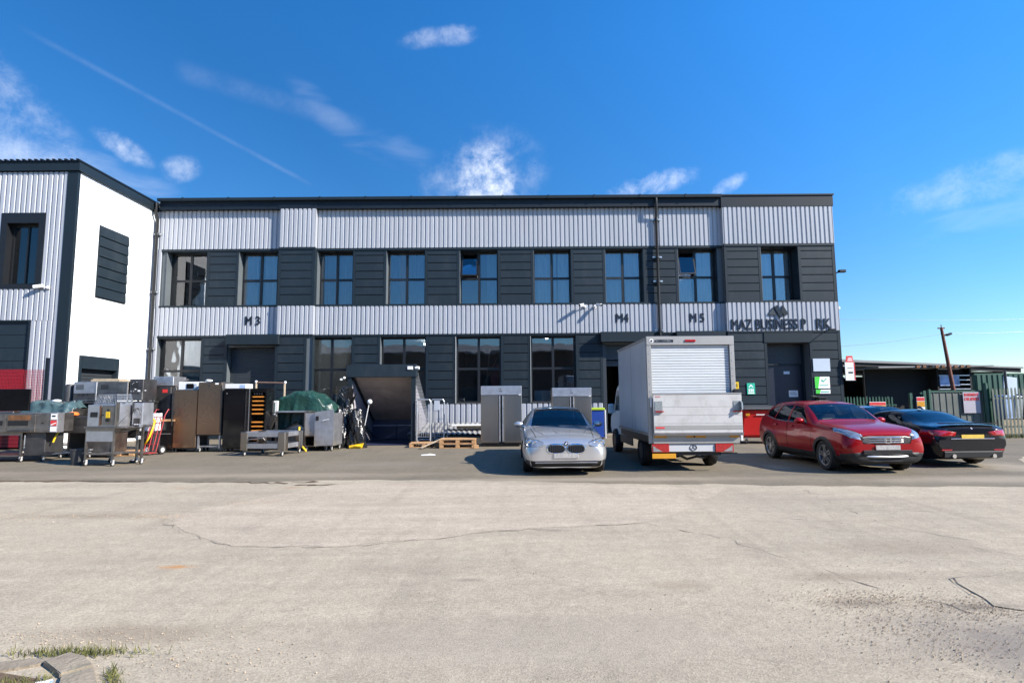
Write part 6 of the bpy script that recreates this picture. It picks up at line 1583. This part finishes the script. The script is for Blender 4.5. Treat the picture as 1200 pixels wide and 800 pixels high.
    mb = MB(); mb.box(.7, Lc-.5, -.6, .6, .16*zs, .22*zs); mb.box(.3, .8, -.45, .45, .2*zs, .3*zs); mb.build('underbody', 'black', t)
    return t
SALOON = [
 (.00, .19, .64, .46, .70, .62, .62, .66, .54, .685), (.05, .17, .74, .46, .79, .65, .73, .705, .62, .735), (.20, .16, .81, .47, .88, .70, .81, .765, .68, .80),
 (.45, .16, .84, .50, .915, .755, .85, .815, .73, .86), (.85, .17, .83, .52, .925, .81, .86, .87, .73, .915), (1.25, .17, .84, .54, .925, .86, .87, .92, .74, .96),
 (1.58, .17, .84, .56, .925, .90, .875, .965, .735, 1.0), (2.05, .17, .84, .56, .925, .93, .875, 1.185, .66, 1.24), (2.50, .17, .84, .56, .925, .94, .875, 1.365, .595, 1.425),
 (3.05, .17, .84, .56, .925, .95, .875, 1.39, .585, 1.46), (3.60, .17, .84, .56, .925, .97, .875, 1.35, .58, 1.43), (4.10, .17, .84, .56, .92, .98, .86, 1.15, .62, 1.20),
 (4.35, .18, .82, .56, .90, .98, .84, 1.06, .66, 1.10), (4.65, .20, .78, .54, .87, .95, .80, 1.02, .66, 1.065), (4.82, .24, .72, .52, .80, .88, .74, .97, .60, 1.02), (4.90, .30, .60, .52, .70, .80, .64, .88, .50, .93)]
def ell(cx, cz, rx, rz_, n=14, p=2.6):
    o = []
    for k in range(n):
        a = 2*PI*k/n+.1; c, s = math.cos(a), math.sin(a)
        o.append((cx+rx*math.copysign(abs(c)**(2/p), c), cz+rz_*math.copysign(abs(s)**(2/p), s)))
    return o
saloon = dict(st=SALOON, paint='silver', zs=.97, R=.335, track=.79, axles=(.86, 3.80), spokes=10, tw=.23,
    screen=[(1.66, -.66), (1.66, .66), (2.44, .545), (2.44, -.545)], rscreen=[(3.62, -.52), (3.62, .52), (4.22, .60), (4.22, -.60)],
    windows=[[(1.98, 1.02), (2.45, 1.30), (2.80, 1.345), (2.85, 1.03)], [(2.93, 1.03), (2.88, 1.35), (3.45, 1.31), (3.72, 1.07), (3.70, 1.04)]],
    doors=[[(1.62, .30), (1.62, .92), (2.88, .95), (2.88, .30)], [(2.90, .30), (2.90, .95), (3.75, .97), (3.72, .80), (3.42, .55), (3.36, .30)]],
    lines=[[(.30, .615), (1.50, .705), (1.50, .72), (.30, .63)], [(.30, -.615), (1.50, -.705), (1.50, -.72), (.30, -.63)], [(1.53, -.70), (1.53, .70), (1.55, .70), (1.55, -.70)]],
    hz=.84, hy=.90, mirror=(2.02, .86, .98), cabin=(1.62, 4.0, .98), seat_h=1.0, rv=1.32, st_cowl=.985, glass='carglass',
    cuts=[('kidney_grille', ell(.212, .583, .178, .088), 'f', 'black', -.004), ('kidney_surround', ell(.212, .583, .205, .112), 'f', 'chrome', .008), ('headlight', [(.50, .63), (.47, .715), (.58, .765), (.86, .805), (.92, .73), (.84, .61)], 'f', 'lens', -.004),
          ('lower_intake', [(-.72, .20), (-.76, .325), (.76, .325), (.72, .20)], 'f', 'black', -.02), ('fog_lamp', [(.765, .20), (.765, .335), (.84, .35), (.88, .26)], 'f', 'steeld', -.008)],
    plate_f=(-.02, .385, .48))
ST = car('silver_saloon_car', (1.13, 12.1, 0), 90, 'silver saloon car with twin kidney grilles parked nose out in front of the double fridges', 'car', saloon)
mb = MB()
for s in (1, -1):
    for k in range(9): y = s*(.05+k*.04); mb.box(-.012+.02*abs(y), .0+.03*abs(y), y-.004, y+.004, .50, .635)
for v in mb.bm.verts: v.co.x -= .012
mb.build('grille_slats', 'darkgrey', ST)
mb = MB(); mb.box(-.0, .03, -.66, .66, .265, .29, .01); mb.build('bumper_strip', 'steelw', ST)
for s in (1, -1):
    for y, x in ((.66, .085), (.78, .16)):
        mb = MB(); mb.lathe([(.001, .01), (.04, .008), (.055, -.004), (.066, .0), (.066, .02)], (x-.0, s*y, .68), 'x', 18); mb.build('lamp_ring', 'chrome', ST, smooth=40)
def roundel(parent, x, z, face, r=.042):
    mb = MB(); mb.cyl((x, 0, z), (x+face*.012, 0, z), r, n=24); o = mb.build('badge', 'blackg', parent)
    mb = MB()
    for q in range(4):
        pts = [(0, z)]+[(r*.62*math.cos(a), z+r*.62*math.sin(a)) for a in np.linspace(q*PI/2, (q+1)*PI/2, 6)]
        mb.prism(pts, 'x', x+face*.012, x+face*.016, q % 2)
    mb.build('roundel', ['bluebin', 'whitep'], o)
roundel(ST, -.02, .68, -1)
mb = MB()   # bonnet creases
for s in (1, -1):
    mb.tube([(.22, s*.36, .775), (.7, s*.50, .868), (1.2, s*.60, .918), (1.55, s*.64, .948)], .006, 5)
    mb.tube([(.12, s*.05, .745), (.6, s*.14, .862), (1.1, s*.24, .925)], .005, 5)
mb.build('bonnet_crease', 'silver', ST)
mb = MB(); mb.box(2.28, 2.285, .20, .34, 1.215, 1.29, 0, 0, Matrix.Rotation(R(-28), 3, 'Y')); mb.build('tax_disc', 'green', ST)

SUV = [
 (.00, .30, .58, .55, .72, .80, .66, .885, .56, .915), (.06, .25, .72, .55, .82, .85, .75, .95, .64, .985), (.22, .23, .79, .56, .885, .92, .83, 1.02, .70, 1.055),
 (.55, .22, .82, .60, .91, .99, .86, 1.075, .745, 1.115), (.90, .22, .83, .62, .915, 1.02, .865, 1.11, .76, 1.15), (1.20, .22, .83, .64, .915, 1.05, .865, 1.15, .75, 1.19),
 (1.62, .22, .83, .66, .915, 1.075, .865, 1.40, .69, 1.465), (1.98, .22, .83, .66, .915, 1.09, .86, 1.57, .63, 1.635), (2.50, .22, .83, .66, .915, 1.10, .86, 1.615, .61, 1.695),
 (3.20, .22, .83, .68, .915, 1.12, .855, 1.60, .605, 1.68), (3.62, .23, .81, .70, .905, 1.15, .845, 1.54, .60, 1.625), (3.86, .25, .80, .70, .89, 1.15, .835, 1.40, .62, 1.50),
 (4.04, .30, .76, .66, .86, 1.08, .79, 1.18, .67, 1.25), (4.14, .38, .68, .62, .76, .95, .70, 1.03, .60, 1.07)]
suv = dict(st=SUV, paint='redcar', zs=.90, R=.335, track=.785, axles=(.80, 3.38), spokes=5, tw=.22, cladding=True, arch=1.12,
    screen=[(1.30, -.67), (1.30, .67), (1.90, .58), (1.90, -.58)],
    windows=[[(1.52, 1.14), (1.93, 1.50), (2.32, 1.555), (2.36, 1.145)], [(2.46, 1.145), (2.43, 1.56), (2.96, 1.545), (3.10, 1.18)], [(3.18, 1.21), (3.06, 1.53), (3.36, 1.49), (3.60, 1.37), (3.52, 1.27)]],
    doors=[[(1.28, .47), (1.28, 1.09), (1.46, 1.10), (2.40, 1.11), (2.40, .47)], [(2.42, .47), (2.42, 1.11), (3.16, 1.14), (3.2, 1.0), (3.0, .76), (2.92, .47)]],
    hz=1.02, hy=.905, mirror=(1.62, .86, 1.12), cabin=(1.28, 3.7, 1.16), seat_h=1.20, rv=1.54, st_cowl=1.18,
    cuts=[('grille', [(-.50, .70), (-.56, .855), (-.42, .885), (.42, .885), (.56, .855), (.50, .70)], 'f', 'steeld', -.008), ('headlight', [(.53, .79), (.50, .91), (.62, .99), (.84, 1.08), (.88, .99), (.74, .84)], 'f', 'lens', -.003),
          ('front_trim', [(-.92, .22), (-.90, .46), (-.62, .50), (.62, .50), (.90, .46), (.92, .22)], 'f', 'trimgrey', .002)],
    plate_f=(-.03, .56, .67))
SV = car('red_suv', (7.86, 12.0, 0), 90.8, 'deep red sport utility car with black wheel arches parked nose out beside the van', 'car', suv)
zq = .90
mb = MB()
for z, w in ((.735, .45), (.785, .50), (.84, .50)):
    mb.prism([(-.035, -w), (-.03, w), (.09, w+.03), (.09, w)], 'z', z*zq-.012, z*zq+.012) if False else None
    pts = [(-.045+.14*(y/.55)**2, y, z*zq) for y in np.linspace(-w, w, 15)]; mb.tube(pts, .016, 6)
mb.build('grille_bar', 'chrome', SV)
mb = MB()
for y in (-.055, .04): mb.box(-.062, -.048, y, y+.016, .735*zq, .835*zq, .003)
mb.box(-.062, -.049, -.045, .045, .777*zq, .795*zq, .003); pts = [(-.052, .075*math.copysign(abs(math.cos(a))**.6, math.cos(a)), .785*zq+.062*math.copysign(abs(math.sin(a))**.6, math.sin(a))) for a in np.linspace(0, 2*PI, 25)]; mb.tube(pts, .007, 6)
mb.build('badge', 'chrome', SV)
mb = MB(); mb.tube([(.28, -.84, .40), (.08, -.66, .375), (-.02, -.3, .365), (-.03, 0, .362), (-.02, .3, .365), (.08, .66, .375), (.28, .84, .40)], .026, 8); mb.build('skid_plate', 'steelw', SV, smooth=True)
mb = MB(); mb.box(-.035, .0, -.52, .52, .41, .50, .01); mb.build('lower_intake', 'black', SV)
for s in (1, -1):
    mb = MB(); mb.cyl((.10, s*.70, .50), (.06, s*.70, .50), .05, n=18); mb.build('fog_lamp', 'lens', SV)
    mb = MB(); mb.tube([(1.50, s*.862, 1.125*zq), (2.4, s*.862, 1.13*zq), (3.1, s*.858, 1.165*zq), (3.55, s*.845, 1.255*zq)], .011, 6); mb.build('window_strip', 'chrome', SV)
    mb = MB(); mb.tube([(1.60, s*.80, 1.475*zq), (2.2, s*.645, 1.585*zq), (2.8, s*.63, 1.63*zq), (3.6, s*.62, 1.61*zq)], .012, 6); mb.build('roof_rail', 'steelw', SV) if False else mb.bm.free()

COUPE = [
 (.00, .26, .50, .44, .62, .58, .56, .63, .50, .65), (.05, .21, .62, .44, .74, .62, .68, .68, .58, .70), (.20, .17, .72, .46, .85, .68, .78, .735, .64, .77),
 (.45, .16, .80, .48, .89, .74, .82, .79, .70, .83), (.85, .16, .82, .50, .905, .80, .84, .85, .73, .89), (1.25, .16, .82, .52, .905, .85, .85, .90, .74, .94),
 (1.55, .16, .82, .54, .905, .89, .85, .945, .735, .98), (2.0, .16, .82, .55, .905, .92, .85, 1.15, .66, 1.20), (2.42, .16, .82, .55, .905, .93, .85, 1.29, .59, 1.345),
 (2.85, .16, .82, .56, .91, .94, .855, 1.315, .575, 1.385), (3.30, .16, .82, .58, .915, .96, .86, 1.27, .56, 1.35), (3.85, .16, .82, .58, .915, .98, .86, 1.10, .58, 1.165),
 (4.15, .17, .81, .58, .905, .985, .85, 1.03, .66, 1.065), (4.40, .20, .78, .58, .88, .97, .82, 1.01, .68, 1.045), (4.56, .25, .72, .56, .84, .92, .78, .985, .66, 1.035), (4.64, .34, .64, .54, .76, .82, .70, .91, .58, .95)]
coupe = dict(st=COUPE, paint='blackcar', zs=.93, R=.33, track=.78, axles=(.84, 3.65), spokes=5, tw=.24, rim='alloyd',
    screen=[(1.62, -.64), (1.62, .64), (2.36, .53), (2.36, -.53)], rscreen=[(3.28, -.50), (3.28, .50), (4.02, .585), (4.02, -.585)],
    windows=[[(1.95, .99), (2.40, 1.235), (2.72, 1.275), (2.85, 1.0)], [(2.93, 1.0), (2.84, 1.275), (3.25, 1.235), (3.60, 1.06), (3.58, 1.02)]],
    doors=[[(1.58, .28), (1.58, .90), (2.98, .94), (3.0, .28)]], hz=.80, hy=.88, mirror=(2.0, .83, .95), cabin=(1.58, 3.7, .96), seat_h=.98, rv=1.25, st_cowl=.97,
    glass='carglassd', cuts=[('tail_light', [(.40, .77), (.36, .86), (.60, .90), (.90, .915), (.95, .80), (.70, .765)], 'r', 'taill', .002)],
    plate_r=(4.652, .70, .80))
CP = car('black_coupe', (10.32, 17.55, 0), -89, 'glossy black coupe seen from behind with red lamps and a yellow plate', 'car', coupe)
roundel(CP, 4.625, .885, 1, .035)
mb = MB(); mb.box(4.645, 4.665, -.50, .50, .645, .665, .005); mb.build('chrome_strip', 'chrome', CP)
mb = MB(); mb.prism([(4.40, 1.0), (4.66, 1.015), (4.64, .995), (4.5, .98)], 'y', -.62, .62); mb.build('boot_spoiler', 'blackcar', CP)
mb = MB(); mb.prism([(4.50, .20), (4.64, .24), (4.655, .36), (4.62, .40)], 'y', -.66, .66); mb.build('diffuser', 'trimgrey', CP)
for s in (1, -1):
    mb = MB(); mb.cyl((4.5, s*.46, .27), (4.67, s*.46, .27), .045, n=16); mb.build('exhaust_pipe', 'chrome', CP)
    mb = MB(); mb.box(4.628, 4.645, s*.60-.12, s*.60+.12, .39, .42, .004); mb.build('reflector', 'taill', CP)
mb = MB(); mb.prism([(3.02, 1.30), (3.16, 1.30), (3.2, 1.285), (3.08, 1.37)], 'y', -.03, .03); mb.build('roof_aerial', 'blackcar', CP)
far = dict(saloon); far.update(paint='bluecar', zs=.885, cuts=[c for c in saloon['cuts'] if not c[0].startswith('kidney')], plate_f=None)
car('blue_saloon_car', (12.75, 17.2, 0), 90, 'dark blue car whose roof shows above the black coupe', 'car', far)
far2 = dict(far); far2.update(paint='white', zs=.92)
car('white_car', (22.4, 30.0, 0), 90, 'white car parked beyond the green gate and fence', 'car', far2)

# ------------------------------------------------------------------ box van
V = thing('box_van', (4.0, 12.62, 0), 'white box van with roller door and raised tail lift parked beside the silver car', 'van')
mb = MB(); mb.box(-.97, .97, .06, 3.45, .80, 2.97, .015); mb.prism([(3.451, 1.95), (4.2, 2.1), (4.35, 2.5), (4.1, 2.9), (3.451, 2.955)], 'x', -.80, .80); mb.build('cargo_box', 'vanside', V)
mb = MB(); mb.box(-.985, -.88, -.02, .07, .62, 2.80, .006); mb.box(.88, .985, -.02, .07, .62, 2.80, .006); mb.box(-.985, .985, -.025, .075, 2.801, 3.0, .008)
for s in (-1, 1): mb.box(s*.978-.012, s*.978+.012, .075, 3.46, 2.93, 2.985); mb.box(s*.978-.012, s*.978+.012, .075, 3.46, .79, .86)
mb.build('rear_frame', 'vanalu', V)
mb = MB(); n = 19
for i in range(n): z0 = 1.66+i*(1.14/n); mb.box(-.878, .878, .03, .055, z0+.004, z0+1.14/n-.003, .008)
mb.box(-.878, .878, .05, .07, 1.0, 2.8, m=1); mb.build('roller_door', ['rollerd', 'gap'], V)
mb = MB(); mb.box(-.12, .12, -.045, -.026, 2.87, 2.92, .006); mb.build('high_brake_lamp', 'taill', V)
mb = text_mb('ACKBRIDGE.COM', .09, .004, .01, 'LEFT', fit=.42); shift(mb, (-.80, -.03, 2.865)); mb.build('lettering', 'letter', V)
mb = MB(); mb.cyl((-.87, -.026, 2.90), (-.87, -.031, 2.90), .045, n=16); mb.cyl((-.87, -.0315, 2.895), (-.87, -.034, 2.895), .025, n=10, m=1); mb.build('round_badge', ['whitep', 'letter'], V)
mb = MB()
for s in (-1, 1):
    for y in (1.75,): mb.box(s*.972-.001, s*.972+.001, y, y+.02, .87, 2.92)
    for y in np.arange(.2, 3.4, .22): mb.cyl((s*.976, y, .90), (s*.982, y, .90), .012, n=6, m=1); mb.cyl((s*.990, y, 2.955), (s*.994, y, 2.955), .012, n=6, m=1)
for z in np.arange(.75, 2.8, .17):
    for x in (-.93, .93): mb.cyl((x, -.02, z), (x, -.027, z), .012, n=6, m=1)
mb.build('seam', ['vanalu', 'galv'], V)
mb = MB()
for y in (.6, 1.9, 3.1): mb.box(-.992, -.971, y, y+.1, .80, .84); mb.box(.971, .992, y, y+.1, .80, .84)
mb.build('side_marker', 'amber', V)
T_ = MB(); T_.box(-.90, 1.05, -.14, -.09, .86, 1.70, .008)
for z in (1.24, 1.42, 1.06): T_.box(-.899, 1.049, -.1415, -.1395, z, z+.008, 0, 1)
T_.box(-.899, 1.049, -.146, -.1405, .93, 1.02, 0, 2); T_.prism([(-.15, .80), (-.05, .80), (-.05, .859), (-.19, .859)], 'x', -.90, 1.05); T_.box(-.90, 1.05, -.15, -.085, 1.701, 1.725, .004, 2)
T = T_.build('tail_lift', ['taillift', 'vanalu', 'vanalu'], V)
mb = MB(); mb.box(-.87, -.70, -.150, -.142, 1.34, 1.55, .004); mb.box(.86, 1.04, -.150, -.142, 1.34, 1.55, .004); mb.build('tread_plate', 'tread', T)
mb = MB(); mb.box(-.87, -.68, -.19, -.142, 1.315, 1.335, .003); mb.box(.84, 1.04, -.19, -.142, 1.315, 1.335, .003); mb.build('red_foot_strip', 'taill', T)
mb = MB(); mb.prism([(-.142, 1.34), (-.26, 1.36), (-.24, 1.52), (-.142, 1.55)], 'x', 1.0, 1.03); mb.build('fold_flap', 'tread', T)
mb = MB()
for k in range(4): mb.box(-.85+k*.03, -.835+k*.03, -.144, -.141, 1.64, 1.66)
mb.box(-.86, -.67, -.151, -.1465, .955, .99); mb.build('rating_label', 'signred', T)
mb = MB(); mb.box(-.90, 1.0, -.06, .02, .62, .799, .006); mb.build('lift_beam', 'vanalu', V)
mb = MB()
for a, b in ((-.18, .26), (.78, .98), (-.88, -.6)): mb.box(a, b, -.066, -.061, .745, .795)
mb.box(-.02, .02, -.07, -.0665, .75, .79, 0, 1); mb.build('amber_strip', ['amber', 'black'], V)
mb = MB(); mb.box(-.56, .46, -.03, .04, .44, .615, .008); mb.build('rear_valance', 'vanside', V)
mb = MB(); pts = [(.075*math.cos(a)-.02, -.036, .53+.06*math.sin(a)) for a in np.linspace(0, 2*PI, 25)]; mb.tube(pts, .007, 6)
for a in (90, 210, 330): mb.tube([(-.02, -.036, .53), (-.02+.068*math.cos(R(a)), -.036, .53+.056*math.sin(R(a)))], .007, 5)
mb.build('star_badge', 'darkgrey', V)
for x0, x1, f in ((-.94, -.56, 1), (.46, .86, -1)):
    mb = MB(); mb.box(x0, x1, -.06, .0, .43, .61, .01); L_ = mb.build('rear_lamp', 'taill', V)
    mb = MB(); a = x0+.03 if f > 0 else x1-.03; mb.prism([(a, .45), (a+f*.2, .45), (a+f*.06, .53), (a, .58)], 'y', -.066, -.0605); mb.build('clear_lens', 'lens', L_)
mb = MB(); mb.box(-.94, -.42, -.07, -.05, .30, .405, .004); mb.build('number_plate', 'amber', V)
mb = MB(); mb.box(.60, .95, -.03, .05, .385, .415); mb.box(-.6, .6, .02, .08, .36, .42); mb.box(-.45, -.37, .1, 5.2, .45, .62); mb.box(.37, .45, .1, 5.2, .45, .62); mb.cyl((-.8, 1.3, .33), (.8, 1.3, .33), .06, n=10); mb.ball((0, 1.3, .33), .15, 2)
mb.tube([(-.3, .1, .36), (-.1, .2, .26), (.1, .15, .32), (.3, .3, .28)], .03, 6); mb.box(-.95, .95, .1, 3.4, .63, .79); mb.build('chassis', 'black', V)
for y in (1.3, 4.85):
    for s in (-1, 1):
        w_ = MB(); x = s*.78; w_.cyl((x-.1, y, .35), (x+.1, y, .35), .2, n=16); w = w_.build('wheel', 'steeld', V)
        mb = MB(); mb.lathe([(.22, -.10), (.30, -.115), (.335, -.10), (.35, -.06), (.35, .06), (.335, .10), (.30, .115), (.22, .10), (.22, -.10)], (x, y, .35), 'x', 32, cap=False); mb.build('tyre', 'rubber', w, smooth=40)
mb = MB(); mb.prism([(3.5, .50), (5.75, .50), (5.95, .7), (5.9, 1.05), (5.2, 1.25), (4.75, 1.95), (4.4, 2.06), (3.5, 2.06)], 'x', -.80, .80); bmesh.ops.bevel(mb.bm, geom=mb.bm.edges[:], offset=.05, segments=2, affect='EDGES')
CB = mb.build('cab', 'white', V, smooth=40)
for s in (-1, 1):
    mb = MB(); mb.prism([(4.0, 1.25), (5.1, 1.25), (4.7, 1.85), (4.0, 1.9)], 'x', s*.802, s*.806); mb.build('side_window', 'carglassd', CB)
    mb = MB(); mb.box(s*.93-.09, s*.93+.09, 4.98, 5.08, 1.15, 1.45, .03); mb.tube([(s*.79, 5.0, 1.2), (s*.95, 5.02, 1.3)], .03, 6); mb.build('door_mirror', 'white', CB)
mb = MB(); mb.box(-.99, -.97, .45, 3.0, .5, .74, .004) if False else mb.box(-.97, -.95, 1.8, 3.4, .42, .62, .004); mb.box(.95, .97, 1.8, 3.4, .42, .62, .004); mb.build('side_guard', 'steeld', V)
mb = MB(); mb.box(-.02, .02, -.01, .01, 0, .24, .005); mb.cyl((0, 0, 1.0), (0, -.02, 1.0), .02, n=8) if False else None
tag(mb.build('lift_lever', 'white', V, loc=(-.93, -.05, 1.42))); mb = MB(); mb.box(-.06, .06, -.03, .03, 0, .07, .01); mb.build('lift_control', 'black', V, loc=(.97, -.06, 1.74))

# ------------------------------------------------------------------ warehouse across the yard (mirrored in the ground floor glass)
t = thing('brick_warehouse', (-2, -24, 0), 'brick warehouse with a pitched roof across the yard, mirrored in the ground floor windows', 'building')
mb = MB(); mb.prism([(0, 0), (-24, 0), (-24, 7.6), (-12, 9.6), (0, 7.6)], 'x', -55, 55); mb.build('wall', 'brick', t)
mb = MB(); mb.prism([(.4, 7.56), (-12, 9.62), (-12, 9.85), (.4, 7.8)], 'x', -55.5, 55.5); mb.prism([(-24.4, 7.56), (-12, 9.62), (-12, 9.85), (-24.4, 7.8)], 'x', -55.5, 55.5); mb.build('roof', 'shedroof', t)
mb = MB(); mb.box(-3, 3, .0, .1, 0, 4.5); mb.build('door', 'greyt', t)
